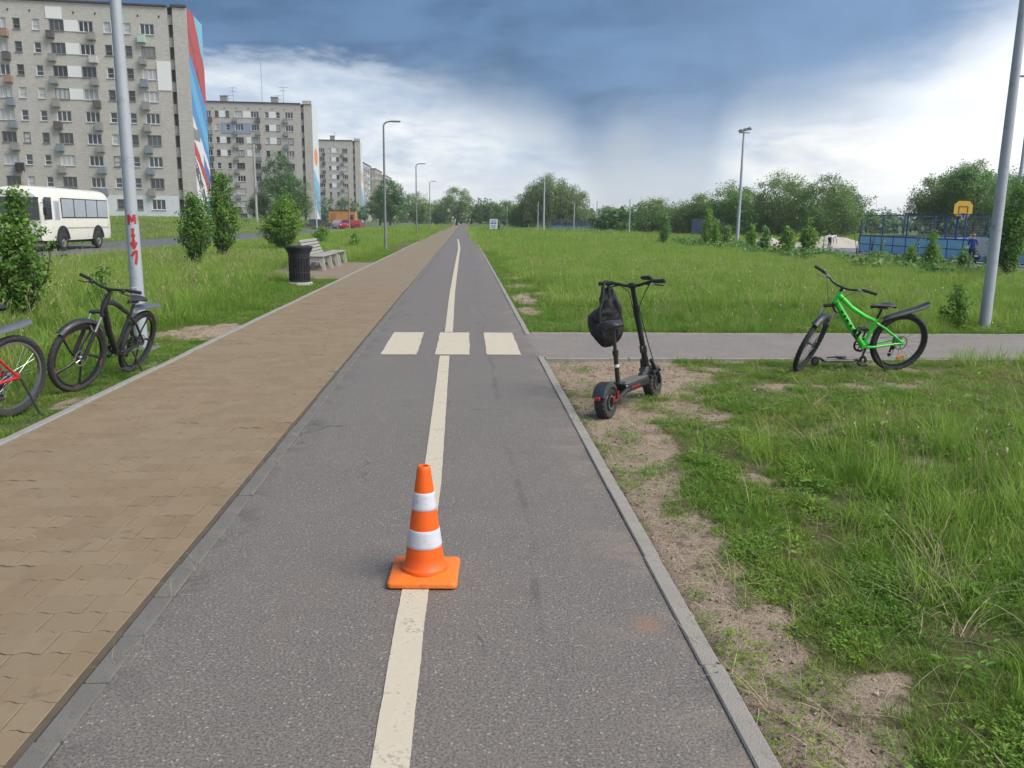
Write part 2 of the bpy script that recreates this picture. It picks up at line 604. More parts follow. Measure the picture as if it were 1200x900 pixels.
def m_leaf(name, dark, light, accent=None, trans=.35, island=True, patch=.35, pscale=.8):
    """leaf or blade: colour differs from leaf to leaf and, softly, from place to place"""
    def fn(t):
        g = t.n('ShaderNodeNewGeometry')
        r = g.outputs['Random Per Island'] if island else t.n('ShaderNodeObjectInfo').outputs['Random']
        r2 = t.n('ShaderNodeTexWhiteNoise', {'W': t.math('MULTIPLY', r, 91.7)}, noise_dimensions='1D').outputs['Value']
        c = t.mix(r, dark, light)
        if accent:
            n = t.noise(g.outputs['Position'], pscale, 4, .6)
            c = t.mix(t.math('MULTIPLY', t.math('MULTIPLY', t.maprange(n, .42, .66), r2), patch*2), c, accent)
        p = t.n('ShaderNodeBsdfPrincipled', {'Base Color': c, 'Roughness': .55, 'Specular IOR Level': .3})
        tr = t.n('ShaderNodeBsdfTranslucent', {'Color': t.mix(.5, c, tuple(min(1, x*1.5) for x in light))})
        return t.n('ShaderNodeMixShader', {0: trans, 1: p.outputs[0], 2: tr.outputs[0]}).outputs[0]
    return custom(name, fn)


def m_brickwall():
    def fn(t):
        tc = t.n('ShaderNodeTexCoord').outputs['Object']
        s = t.n('ShaderNodeSeparateXYZ', {0: tc})
        v = t.n('ShaderNodeCombineXYZ', {0: t.math('ADD', s.outputs[0], s.outputs[1]), 1: s.outputs[2]}).outputs[0]
        br = t.n('ShaderNodeTexBrick', {'Vector': v, 'Color1': (.385, .367, .342, 1), 'Color2': (.465, .445, .418, 1), 'Mortar': (.32, .305, .29, 1),
                                        'Scale': 1.0, 'Mortar Size': .022, 'Brick Width': .42, 'Row Height': .21, 'Bias': 0.0})
        n = t.noise(tc, .18, 6, .65, .6)
        c = t.mix(t.math('MULTIPLY', t.maprange(n, .4, .7), .5), br.outputs['Color'], (.39, .375, .35))
        stv = t.n('ShaderNodeMapping', {'Vector': tc, 'Scale': (1.4, 1.4, .12)}).outputs[0]
        st = t.maprange(t.noise(stv, 1.0, 5, .65), .56, .75)
        c = t.mix(t.math('MULTIPLY', st, .35), c, (.28, .26, .235))
        b = t.n('ShaderNodeBump', {'Height': br.outputs['Fac'], 'Strength': -.3, 'Distance': .02})
        return t.n('ShaderNodeBsdfPrincipled', {'Base Color': c, 'Roughness': .9, 'Specular IOR Level': .25, 'Normal': b.outputs[0]}).outputs[0]
    return custom('grey_silicate_brick', fn)


def m_pane():
    def fn(t):
        r = t.n('ShaderNodeObjectInfo').outputs['Random']
        tc = t.n('ShaderNodeTexCoord').outputs['Object']
        fold = t.n('ShaderNodeTexWave', {'Vector': tc, 'Scale': 3.0, 'Distortion': 1.5}).outputs['Fac']
        cur = t.mix(fold, (.30, .31, .32), (.45, .46, .46))
        dark = t.mix(r, (.015, .018, .022), (.07, .085, .105))
        c = t.mix(t.maprange(r, .60, .70), dark, cur)
        return t.n('ShaderNodeBsdfPrincipled', {'Base Color': c, 'Roughness': .06, 'Specular IOR Level': .6}).outputs[0]
    return custom('window_glass', fn)


def m_mural(name, kind, W, zb, zt):
    """flat painted mural on a gable: object coordinates, y along the gable, z up"""
    def fn(t):
        tc = t.n('ShaderNodeTexCoord').outputs['Object']
        s = t.n('ShaderNodeSeparateXYZ', {0: tc})
        u = t.maprange(s.outputs[1], 0, W, 0, 1, smooth=False)
        v = t.maprange(s.outputs[2], zb, zt, 0, 1, smooth=False)
        wob = t.math('MULTIPLY', t.math('SUBTRACT', t.noise(tc, .22, 3, .5), .5), .08)
        n = t.noise(tc, .9, 5, .6)
        if kind == 0:
            white, red, blue, lb, dk = (.62, .64, .66), (.36, .025, .03), (.035, .20, .46), (.13, .40, .56), (.035, .038, .05)
            # ribbons fall from the near top to the far bottom
            def band(k, lo, hi, col, c):
                q = t.math('ADD', t.math('ADD', v, t.math('MULTIPLY', u, k)), wob)
                m = t.math('MULTIPLY', t.maprange(q, lo, lo+.006), t.maprange(q, hi, hi+.006, 1.0, 0.0))
                return t.mix(m, c, col)
            c = t.mix(t.maprange(n, .0, 1.0), white, (.58, .61, .66))
            c = band(.23, .50, 2.0, blue, c)
            c = band(.30, .62, .74, (.07, .33, .58), c)
            c = band(.37, 1.0, 3.0, lb, c)
            q1 = t.math('ADD', t.math('ADD', v, t.math('MULTIPLY', u, .23)), wob)
            q2 = t.math('ADD', t.math('ADD', v, t.math('MULTIPLY', u, .37)), wob)
            c = t.mix(t.math('MULTIPLY', t.maprange(q1, .80, .806), t.maprange(q2, 1.15, 1.156, 1.0, 0.0)), c, red)
            c = t.mix(t.math('MULTIPLY', t.maprange(q2, .86, .90), t.math('MULTIPLY', t.maprange(q2, .90, .94, 1.0, 0.0), t.maprange(q1, .80, .806))), c, (.20, .012, .02))
            left = t.maprange(u, .38, .42, 1.0, 0.0)
            c = t.mix(t.math('MULTIPLY', left, t.math('MULTIPLY', t.maprange(v, .385, .39), t.maprange(t.math('ADD', v, wob), .44, .45, 1.0, 0.0))), c, (.16, .17, .18))
            c = t.mix(t.math('MULTIPLY', t.maprange(u, .55, .60), t.math('MULTIPLY', t.maprange(q1, .385, .39), t.maprange(q1, .46, .465, 1.0, 0.0))), c, (.03, .12, .36))
            c = band(.22, .31, .38, red, c)
            dkm = t.math('MULTIPLY', t.maprange(u, .62, .70, 1.0, 0.0), t.maprange(n, .40, .46))
            q4 = t.math('ADD', t.math('ADD', v, t.math('MULTIPLY', u, .30)), wob)
            c = t.mix(t.math('MULTIPLY', dkm, t.math('MULTIPLY', t.maprange(q4, .20, .21), t.maprange(q4, .30, .305, 1.0, 0.0))), c, dk)
            low = t.math('SUBTRACT', v, t.math('MULTIPLY', t.math('SUBTRACT', u, .66), .6))
            c = t.mix(t.maprange(low, .0, .006, 1.0, 0.0), c, lb)
        else:
            white, orange, lb, dk = (.56, .60, .63), (.60, .21, .04), (.14, .38, .56), (.05, .07, .10)
            du = t.math('DIVIDE', t.math('SUBTRACT', u, .45), .32)
            dv = t.math('DIVIDE', t.math('SUBTRACT', v, .58), .075)
            rr = t.math('ADD', t.math('ADD', t.math('MULTIPLY', du, du), t.math('MULTIPLY', dv, dv)), wob)
            c = t.mix(t.maprange(rr, .95, 1.0, 1.0, 0.0), white, orange)
            low = t.math('ADD', v, t.math('MULTIPLY', u, .12))
            c = t.mix(t.maprange(t.math('ADD', low, wob), .455, .46, 1.0, 0.0), c, lb)
            c = t.mix(t.math('MULTIPLY', t.maprange(t.math('ADD', low, wob), .34, .345, 1.0, 0.0), t.maprange(n, .52, .55)), c, dk)
            c = t.mix(t.maprange(low, .16, .165, 1.0, 0.0), c, white)
        c = t.mix(t.math('MULTIPLY', n, .18), c, (.45, .45, .45))
        return t.n('ShaderNodeBsdfPrincipled', {'Base Color': c, 'Roughness': .75}).outputs[0]
    return custom(name, fn)

# ------------------------------------------------------------------ the lie of the land
PAVE_L, PAVE_R = -3.25, -1.345
ASPH_L, ASPH_R = -1.236, 0.866
CROSS_N, CROSS_F = 9.78, 11.9
ROAD_L, ROAD_R = -22.3, -14.6
PAD_X = 19.4


def bank(x, y):
    a = sst(-23.5, -34, x)*(0.2 + 1.05*sst(172, 140, y))
    return a


def flat_mask(x, y):
    """1 where a path, road or pad covers the soil"""
    x = np.asarray(x, float)
    y = np.asarray(y, float)
    f = (x > -3.33) & (x < 0.93)
    f |= (x > 0.8) & (x < PAD_X+.5) & (y > CROSS_N-.02) & (y < CROSS_F+.02)
    f |= (x > ROAD_L) & (x < ROAD_R)
    f |= (x > -5.9) & (x < -3.2) & (y > 22.6) & (y < 31.4)
    f |= (x > PAD_X) & (x < 60) & (y > 12) & (y < 63)
    return f


def gz(x, y):
    x = np.asarray(x, float)
    y = np.asarray(y, float)
    h = -0.03 + bank(x, y)
    h = h + (fbm(x*1.3, y*1.3, 1)-.5)*.05 + (fbm(x*7, y*7, 2)-.5)*.018
    h = h + (fbm(x*.05, y*.05, 9)-.5)*.35*sst(16, 60, np.abs(x)+y*.15)*sst(25, 60, y)*(np.abs(x) > 4)
    edge = np.minimum(np.abs(x-.94), np.abs(x+3.3))
    h = h + dirt(x, y)*((fbm(x*5, y*5, 41)-.5)*.05 + (fbm(x*16, y*16, 42)-.5)*.022 - .012)
    h = np.where(flat_mask(x, y), -0.16, h)
    return h


ELL = [  # bare earth: centre x, y, half sizes, strength
    (1.60, 8.85, 1.05, 1.3, 1.3), (1.30, 7.6, .42, .9, .95), (1.85, 7.1, .50, .55, .7), (1.26, 6.2, .34, .8, .9), (1.18, 5.2, .22, .75, .8), (1.28, 6.0, .25, .35, .9),
    (1.18, 3.3, .22, .30, .95), (1.10, 2.42, .20, .30, .8), (1.5, 2.55, .10, .10, .4), (1.9, 5.1, .18, .18, .5), (2.2, 6.5, .20, .12, .5), (2.9, 7.6, .25, .15, .4),
    (2.3, 9.2, .9, .30, .7), (3.4, 9.2, .9, .2, .55), (4.6, 9.1, .8, .25, .45), (3.6, 8.75, .3, .2, .4), (6.8, 8.8, .7, .2, .35),
    (-3.75, 12.2, .55, .95, 1.0), (-4.5, 11.7, .7, .5, .8), (-5.6, 11.6, .9, .35, .5), (-3.48, 7.4, .14, .5, .45), (-3.5, 9.7, .12, .6, .4),
    (1.45, 21.0, .5, .9, .8), (1.35, 23.8, .4, .9, .7), (1.25, 17.5, .3, 1.3, .7), (1.2, 15.2, .25, .9, .7), (1.7, 18.8, .5, .7, .6),
    (-4.0, 21.6, .5, .9, .7), (-3.7, 32.5, .4, 1.5, .5)]


def dirt(x, y):
    x = np.asarray(x, float)
    y = np.asarray(y, float)
    d = np.zeros_like(x)
    for cx, cy, a, b, s in ELL:
        q = ((x-cx)/a)**2 + ((y-cy)/b)**2
        d = np.maximum(d, s*np.clip(1.35-q, 0, 1))
    n = fbm(x*3.1, y*3.1, 4)
    near = (x > .8) & (x < 9) & (y < 9.8)
    strip_ = sst(.62, .20, x-.95 - (fbm(y*.9, x*0, 51)-.5)*.55 - .22*sst(4.6, 6.5, y))*(x > .9)*(y < 9.9)*sst(1.5, 2.6, y+ (x-1)*2)
    d = np.maximum(d, strip_*(.74+.5*(fbm(x*2.0, y*1.6, 52)-.38)))
    d = d + ((n-.5)*1.0 + (fbm(x*11, y*11, 53)-.5)*.9)*(d > .04)
    d = np.where(near, np.maximum(d, ((fbm(x*1.6, y*2.2, 6)-.57)*3.4 + (fbm(x*9, y*9, 54)-.5)*.8)*sst(8.0, 3.0, x)), d)
    return np.clip(d, 0, 1)


def axis(lo, hi, flo, fhi, step, grow=1.12):
    a = list(np.arange(flo, fhi+1e-6, step))
    s = step
    while a[-1] < hi:
        s *= grow
        a.append(a[-1]+s)
    s = step
    while a[0] > lo:
        s *= grow
        a.insert(0, a[0]-s)
    return np.array(a)


def build_ground():
    xs = axis(-900, 900, -8.0, 8.5, .065)
    ys = axis(-60, 1500, 1.6, 14.0, .065, 1.1)
    X, Y = np.meshgrid(xs, ys)
    Z = gz(X, Y)
    V = np.stack([X.ravel(), Y.ravel(), Z.ravel()], 1)
    nx, ny = len(xs), len(ys)
    i = np.arange(nx*ny).reshape(ny, nx)
    F = np.stack([i[:-1, :-1].ravel(), i[:-1, 1:].ravel(), i[1:, 1:].ravel(), i[1:, :-1].ravel()], 1)
    me = fast_mesh('ground', V, F, m_ground())
    at = me.attributes.new('dirt', 'FLOAT', 'POINT')
    at.data.foreach_set('value', dirt(X, Y).ravel().astype(np.float32))
    me.polygons.foreach_set('use_smooth', [True]*len(me.polygons))
    o = link('ground', me)
    tag(o, kind='structure')


build_ground()

ASPH = m_asphalt((.136, .119, .106), (.180, .146, .122), 'worn_asphalt')
ROADM = m_asphalt((.105, .106, .112), (.115, .113, .112), 'road_asphalt')
CROSSM = m_asphalt((.172, .152, .137), (.190, .162, .140), 'pale_asphalt')
KERB_DARK = mat('kerb_concrete_dark', (.135, .126, .114), .9, var=.3, vscale=5, bump=.5, bscale=120, dirt=(.06, .055, .05))
KERB_PALE = mat('kerb_concrete_pale', (.250, .230, .205), .9, var=.22, vscale=4, bump=.5, bscale=120, dirt=(.12, .105, .09))
KERB_GREY = mat('kerb_concrete_grey', (.245, .235, .215), .9, var=.2, vscale=4, bump=.4, bscale=120, dirt=(.14, .13, .11))


def slab(name, x0, x1, y0, y1, z, m, nx=1, ny=1, depth=.08, kind='structure'):
    mb = MB()
    mb.box(((x0+x1)/2, (y0+y1)/2, z-depth/2), (x1-x0, y1-y0, depth))
    o = mb.obj(name, m)
    return tag(o, kind=kind) if kind else o


# asphalt cycle lane with a slightly ragged poured edge
def strip(name, x0, x1, y0, y1, z, m, seed, amp=.004, step=.11, depth=.07):
    ys = list(np.arange(y0, min(y1, 26), step)) + list(np.arange(max(y0, min(y1, 26)), y1, 6.0)) + [y1]
    n = len(ys)
    ys = np.array(ys)
    jl = (fbm(ys*4, ys*0, seed)-.5)*amp*4
    jr = (fbm(ys*4, ys*0, seed+9)-.5)*amp*4
    mb = MB()
    V, F = [], []
    for i in range(n):
        for x, zz in ((x0+jl[i], z-depth), (x0+jl[i], z), (x1+jr[i], z), (x1+jr[i], z-depth)):
            V.append((x, ys[i], zz))
    for i in range(n-1):
        for k in range(3):
            F.append((i*4+k, i*4+k+1, (i+1)*4+k+1, (i+1)*4+k))
    mb.add(V, F)
    return tag(mb.obj(name, m), kind='structure')


strip('cycle_lane', ASPH_L, ASPH_R, -8, 420, 0.0, ASPH, 21)
strip_cross = slab('cross_path', .9, PAD_X, CROSS_N, CROSS_F, -.003, CROSSM)
tag(MB().box((.89, (CROSS_N+CROSS_F)/2, -.045), (.06, CROSS_F-CROSS_N, .08)).obj('cross_path_joint', CROSSM), kind='structure')
slab('road', ROAD_L, ROAD_R, -40, 420, -.06, ROADM)
slab('bench_pad', -5.8, -3.335, 22.7, 31.3, -.006, m_paver_far())
slab('court_pad', PAD_X, 58, 12.2, 62.5, -.012, mat('pad_asphalt', (.135, .14, .15), .9, var=.25, vscale=.8, bump=.3))


def kerb_row(name, x, w, y0, y1, step, z, m, seed, far, skip=None):
    """kerbstones, each one a part, laid end to end; beyond `far` one long run"""
    r = random.Random(seed)
    root = bpy.data.objects.new(name, None)
    COL.objects.link(root)
    tag(root, kind='structure')
    base = []
    for k in range(4):
        mb = MB()
        L = step-.006
        mb.box((0, 0, -.06), (w-.004, L, .12), bev=.006)
        base.append(mb.mesh('kerbstone', m))
    y = y0
    while y < far:
        c = y+step/2
        if not (skip and skip[0] < c < skip[1]):
            o = link('kerbstone', base[r.randrange(4)], root)
            o.location = (x+r.uniform(-.003, .003), c, z+r.uniform(-.003, .003))
            o.rotation_euler = (r.uniform(-.003, .003), r.uniform(-.012, .012), r.uniform(-.003, .003))
        y += step
    mb = MB()
    mb.box((x, (y+y1)/2, z-.06), (w-.004, y1-y, .12))
    mb.obj('kerb_run', m, root)
    return root


kerb_row('lane_kerb_west', (-1.333-1.238)/2, .092, -1.63, 420, .335, .002, KERB_DARK, 1, 22)
kr = kerb_row('lane_kerb_east', (.866+.944)/2, .080, -2.25, 420, 1.0, .012, KERB_PALE, 2, 60, skip=(9.9, 11.9))
kerb_row('pavement_kerb', -3.29, .078, -3, 420, 1.0, .012, KERB_GREY, 3, 60)


def kerb_row_x(name, y, w, x0, x1, m, z):
    root = bpy.data.objects.new(name, None)
    COL.objects.link(root)
    tag(root, kind='structure')
    mb = MB()
    mb.box((0, 0, -.06), (.994, w, .12), bev=.006)
    me = mb.mesh('kerbstone', m)
    x = x0
    while x < x1:
        o = link('kerbstone', me, root)
        o.location = (x+.5, y, z+rnd.uniform(-.003, .003))
        o.rotation_euler = (rnd.uniform(-.01, .01), 0, 0)
        x += 1.0


kerb_row_x('cross_path_kerb_near', CROSS_N-.04, .07, .96, 17.9, KERB_GREY, -.004)
kerb_row_x('cross_path_kerb_far', CROSS_F+.04, .07, .96, 17.9, KERB_GREY, .004)

# ------------------------------------------------------------------ paved footway
PW, PD = .21, .163


def paver_mesh(half, seed):
    """coil-shaped concrete paver: wavy cross joints, chamfered rim"""
    r = random.Random(seed)
    g = .0016
    x0, x1 = (-PW/2+g, PW/2-g) if not half else (-PW/4+g, PW/4-g)

    def wv(x):
        q = ((x + (PW/2 if not half else PW/4)) % (PW/2))/(PW/2)
        return .013*(1 if .22 < q < .62 else (0 if q < .12 or q > .72 else (.5)))
    xs = [x0 + (x1-x0)*k/8 for k in range(9)]
    top = [(x, PD/2-g+wv(x)-.006) for x in xs]
    bot = [(x, -PD/2+g+wv(x)-.006) for x in reversed(xs)]
    ring = top+bot
    n = len(ring)
    cx = sum(p[0] for p in ring)/n
    cy = sum(p[1] for p in ring)/n
    V, F = [], []
    b = .003
    for (x, y) in ring:
        sx = x - math.copysign(b, x-cx) if abs(abs(x)-max(abs(x0), abs(x1))) < 1e-6 else x
        sy = y - math.copysign(b, y-cy)
        V.append((sx, sy, 0.0))
    for (x, y) in ring:
        V.append((x, y, -.0020))
    for (x, y) in ring:
        V.append((x, y, -.03))
    F.append(tuple(range(n-1, -1, -1)))
    for i in range(n):
        j = (i+1) % n
        F.append((i, j, n+j, n+i))
        F.append((n+i, n+j, 2*n+j, 2*n+i))
    return V, F


def build_paving():
    root = MB().box(((PAVE_L+PAVE_R)/2, 200, -.075), (PAVE_R-PAVE_L+.02, 440, .12)).obj('footway', mat('joint_sand', (.185, .140, .090), .95, var=.3))
    tag(root, kind='structure')
    tag(MB().box((-1.3470, 200, -.0325), (.031, 440, .06)).obj('joint_soil', mat('joint_earth', (.085, .066, .047), .95, var=.5, vscale=9), root), kind='stuff')
    P = m_paver()
    V, F = paver_mesh(False, 1)
    Vh, Fh = paver_mesh(True, 2)
    mf = MB().add(V, F).mesh('paver', P, sharp=20)
    mh = MB().add(Vh, Fh).mesh('paver', P, sharp=20)
    far = MB()
    left = PAVE_L+.002
    cells = []
    row = int(2.0/PD)
    while row*PD < 19.4:
        y = row*PD + PD/2
        x = left
        first = (row % 2 == 1)
        while x < PAVE_R-.01:
            half = (first and x == left) or (x+PW > PAVE_R+.012)
            w = PW/2 if half else PW
            if x + w > PAVE_R+.012:
                break
            cells.append((x+w/2, y, half))
            x += w
        row += 1
    cells.sort(key=lambda c: (c[0]*.6)**2 + c[1]**2)
    r = random.Random(5)
    for k, (x, y, half) in enumerate(cells):
        dz = r.uniform(-.0012, .0012) + (-.004 if r.random() < .03 else 0)
        rx, ry = r.gauss(0, .0035), r.gauss(0, .003)
        if k < 300:
            o = link('paver', mh if half else mf, root)
            o.location = (x, y, dz)
            o.rotation_euler = (rx, ry, r.gauss(0, .004))
        else:
            far.M = Matrix.Translation((x, y, dz)) @ Matrix.Rotation(rx, 4, 'X') @ Matrix.Rotation(ry, 4, 'Y')
            far.add(*((Vh, Fh) if half else (V, F)))
    o = far.obj('paver_field', P, root, sharp=20)
    o['kind'] = 'stuff'
    y0 = (max(c[1] for c in cells)) + PD/2
    MB().box(((PAVE_L+PAVE_R)/2, (y0+420)/2, -.02), (PAVE_R-PAVE_L, 420-y0, .04)).obj('distant_paving', m_paver_far(), root)
    MB().box(((PAVE_L+PAVE_R)/2, (-6+1.95)/2, -.02), (PAVE_R-PAVE_L, 7.95, .04)).obj('paving_behind', m_paver_far(), root)


build_paving()

# ------------------------------------------------------------------ painted markings


def m_paint():
    def fn(t):
        p = pos(t)
        n = t.noise(p, 60.0, 4, .7)
        n2 = t.noise(p, 6.0, 5, .65)
        c = t.mix(n2, (.42, .365, .275), (.52, .465, .37))
        w = t.maprange(t.math('ADD', t.math('MULTIPLY', n, .6), t.math('MULTIPLY', n2, .5)), .59, .70)
        c = t.mix(t.math('MULTIPLY', w, .65), c, (.17, .15, .125))
        b = t.n('ShaderNodeBump', {'Height': n, 'Strength': .4, 'Distance': .003})
        return t.n('ShaderNodeBsdfPrincipled', {'Base Color': c, 'Roughness': .75, 'Normal': b.outputs[0]}).outputs[0]
    return custom('worn_cream_paint', fn)


def build_markings():
    pts = [(-8, -.22), (2.2, -.22), (3, -.218), (5, -.20), (9.6, -.235), (11.9, -.225), (18.5, -.268), (25.5, -.278), (37, -.288), (46.5, -.285), (58, -.40), (70, -.56)]
    ys = np.concatenate([np.arange(-8, 13, .03), np.arange(13, 70, .5)])
    xs = np.interp(ys, [a for a, b in pts], [b for a, b in pts])
    wl = .058 + (fbm(ys*6, ys*0, 31)-.5)*.005 + (fbm(ys*40, ys*0, 33)-.5)*.004
    wr = .058 + (fbm(ys*6, ys*0, 32)-.5)*.005 + (fbm(ys*40, ys*0, 34)-.5)*.004
    V, F = [], []
    for i, y in enumerate(ys):
        V += [(xs[i]-wl[i], y, .0045), (xs[i]+wr[i], y, .0045)]
    seg = []
    for i in range(len(ys)-1):
        if 9.84 < ys[i] < 11.93 or 9.84 < ys[i+1] < 11.9:
            continue
        F.append((2*i, 2*i+1, 2*i+3, 2*i+2))
    root = MB().add(V, F).obj('lane_marking', m_paint(), sharp=0)
    tag(root, kind='structure')
    for (x0, x1) in ((-1.005, -.575), (-.35, .065), (.27, .685)):
        mb = MB()
        ring = []
        y0, y1 = 9.9, 11.9
        for k in range(24):
            ring.append((x0+rnd.uniform(-.006, .006), y0+(y1-y0)*k/24))
        for k in range(6):
            ring.append((x0+(x1-x0)*k/6, y1+rnd.uniform(-.006, .006)))
        for k in range(24):
            ring.append((x1+rnd.uniform(-.006, .006), y1-(y1-y0)*k/24))
        for k in range(6):
            ring.append((x1-(x1-x0)*k/6, y0+rnd.uniform(-.006, .006)))
        mb.add([(a, b, .005) for a, b in ring], [tuple(range(len(ring)-1, -1, -1))])
        mb.obj('crossing_bar', MATS['worn_cream_paint'], root, sharp=0)


build_markings()

# ------------------------------------------------------------------ grass


def proto_collection(name, meshes):
    c = bpy.data.collections.new(name)
    for i, me in enumerate(meshes):
        o = bpy.data.objects.new(f'{name}_{i:02d}', me)
        c.objects.link(o)
    return c


def blades(n, rad, hmin, hmax, w, lean, seg, seed, curl=.6, upr=.0):
    """tuft of n tapering blades"""
    g = np.random.default_rng(seed)
    V, F = [], []
    for i in range(n):
        a = g.uniform(0, 2*PI)
        rr = rad*math.sqrt(g.random())
        bx, by = rr*math.cos(a), rr*math.sin(a)
        d = a + g.normal(0, .9)
        h = g.uniform(hmin, hmax)
        ln = lean*g.uniform(.3, 1.3)
        ww = w*g.uniform(.6, 1.3)
        tw = d + PI/2 + g.normal(0, .5)
        o = len(V)
        for k in range(seg+1):
            t = k/seg
            off = ln*h*(t**(1+curl))
            z = h*(t - .25*ln*t*t*t) - .01
            cx, cy = bx+off*math.cos(d), by+off*math.sin(d)
            if k < seg:
                hw = ww*(1-.75*t)/2
                V += [(cx-hw*math.cos(tw), cy-hw*math.sin(tw), z), (cx+hw*math.cos(tw), cy+hw*math.sin(tw), z)]
            else:
                V.append((cx, cy, z))
        for k in range(seg-1):
            F.append((o+2*k, o+2*k+1, o+2*k+3, o+2*k+2))
        F.append((o+2*seg-2, o+2*seg-1, o+2*seg))
    return V, F


def leaves_rosette(n, rad, lmin, lmax, aspect, seed, hgt=.03):
    g = np.random.default_rng(seed)
    V, F = [], []
    for i in range(n):
        a = g.uniform(0, 2*PI)
        rr = rad*math.sqrt(g.random())
        L = g.uniform(lmin, lmax)
        z = g.uniform(.3, 1.0)*hgt
        d = a + g.normal(0, .7)
        p = Vector((rr*math.cos(a), rr*math.sin(a), z))
        f = Vector((math.cos(d), math.sin(d), g.uniform(-.2, .6))).normalized()
        s = f.cross(Vector((g.normal(0, .25), g.normal(0, .25), 1))).normalized()
        w = L*aspect
        up = s.cross(f)
        o = len(V)
        V += [p, p+f*L*.35+s*w*.5+up*.1*w, p+f*L*.75+s*w*.38+up*.05*w, p+f*L, p+f*L*.75-s*w*.38+up*.05*w, p+f*L*.35-s*w*.5+up*.1*w, p+f*L*.5-up*.12*w]
        F += [(o, o+1, o+6), (o+1, o+2, o+6), (o+2, o+3, o+6), (o+3, o+4, o+6), (o+4, o+5, o+6), (o+5, o, o+6)]
    return [tuple(v) for v in V], F


def seedstalk(n, rad, hmin, hmax, seed, head=.05):
    g = np.random.default_rng(seed)
    mb = MB()
    for i in range(n):
        a = g.uniform(0, 2*PI)
        rr = rad*math.sqrt(g.random())
        b = Vector((rr*math.cos(a), rr*math.sin(a), 0))
        h = g.uniform(hmin, hmax)
        d = g.uniform(0, 2*PI)
        l = g.uniform(.1, .4)*h
        path = [b + Vector((math.cos(d)*l*t*t, math.sin(d)*l*t*t, h*t*(1-.12*t))) for t in (0, .35, .7, 1)]
        mb.tube(path, [.0014, .0012, .001, .0008], 3, caps=False)
        e = path[-1]
        dv = (path[-1]-path[-2]).normalized()
        for k in range(5):
            q = e - dv*head*(k/5)
            s = Vector((g.normal(), g.normal(), g.normal()+.5)).normalized()*.009
            t2 = dv*.012
            mb.add([q-t2, q+s, q+t2, q-s], [(0, 1, 2, 3)])
    return mb.v, mb.f


def mk(name, vf, m):
    me = bpy.data.meshes.new(name)
    me.from_pydata([tuple(p) for p in vf[0]], [], vf[1])
    me.materials.append(m)
    me.update()
    return me


def scatter(name, coll, P, S, tilt=.12, label=None, seed=0):
    """one object of many instanced tufts"""
    g = np.random.default_rng(seed+100)
    n = len(P)
    me = bpy.data.meshes.new(name)
    me.vertices.add(n)
    me.vertices.foreach_set('co', np.asarray(P, np.float32).ravel())
    rot = np.stack([g.normal(0, tilt, n), g.normal(0, tilt, n), g.uniform(0, 2*PI, n)], 1).astype(np.float32)
    a = me.attributes.new('tuft_rotation', 'FLOAT_VECTOR', 'POINT')
    a.data.foreach_set('vector', rot.ravel())
    a = me.attributes.new('tuft_scale', 'FLOAT_VECTOR', 'POINT')
    a.data.foreach_set('vector', np.asarray(S, np.float32).ravel())
    a = me.attributes.new('tuft_kind', 'INT', 'POINT')
    a.data.foreach_set('value', g.integers(0, len(coll.objects), n).astype(np.int32))
    o = link(name, me)
    tag(o, kind='stuff')
    if label:
        o['label'] = label
    ng = bpy.data.node_groups.new(name, 'GeometryNodeTree')
    ng.interface.new_socket('Geometry', in_out='INPUT', socket_type='NodeSocketGeometry')
    ng.interface.new_socket('Geometry', in_out='OUTPUT', socket_type='NodeSocketGeometry')
    N, L = ng.nodes, ng.links
    gi, go = N.new('NodeGroupInput'), N.new('NodeGroupOutput')
    ip = N.new('GeometryNodeInstanceOnPoints')
    ci = N.new('GeometryNodeCollectionInfo')
    ci.inputs['Collection'].default_value = coll
    ci.inputs['Separate Children'].default_value = True
    ci.inputs['Reset Children'].default_value = True

    def attr(nm, ty):
        q = N.new('GeometryNodeInputNamedAttribute')
        q.data_type = ty
        q.inputs['Name'].default_value = nm
        return q.outputs['Attribute']
    e2r = N.new('FunctionNodeEulerToRotation')
    L.new(attr('tuft_rotation', 'FLOAT_VECTOR'), e2r.inputs[0])
    L.new(gi.outputs[0], ip.inputs['Points'])
    L.new(ci.outputs[0], ip.inputs['Instance'])
    ip.inputs['Pick Instance'].default_value = True
    L.new(attr('tuft_kind', 'INT'), ip.inputs['Instance Index'])
    L.new(e2r.outputs[0], ip.inputs['Rotation'])
    L.new(attr('tuft_scale', 'FLOAT_VECTOR'), ip.inputs['Scale'])
    L.new(ip.outputs[0], go.inputs[0])
    md = o.modifiers.new('scatter', 'NODES')
    md.node_group = ng
    return o


BLADE = m_leaf('grass_blade', (.070, .160, .020), (.185, .320, .040), accent=(.320, .315, .070), trans=.38, patch=.36, pscale=1.1)
BLADE_TALL = m_leaf('tall_grass_blade', (.128, .232, .032), (.285, .420, .072), accent=(.400, .400, .120), trans=.42, patch=.42, pscale=.35)
WEED = m_leaf('weed_leaf', (.066, .160, .018), (.160, .300, .034), accent=(.250, .290, .030), trans=.35, patch=.42, pscale=1.2)
STRAW = m_leaf('dry_straw', (.28, .24, .125), (.46, .40, .24), trans=.2)
DRYB = m_leaf('drying_blade', (.20, .20, .060), (.40, .34, .155), trans=.3)
BLOOM = m_leaf('pale_bloom', (.55, .56, .50), (.72, .72, .66), trans=.2)

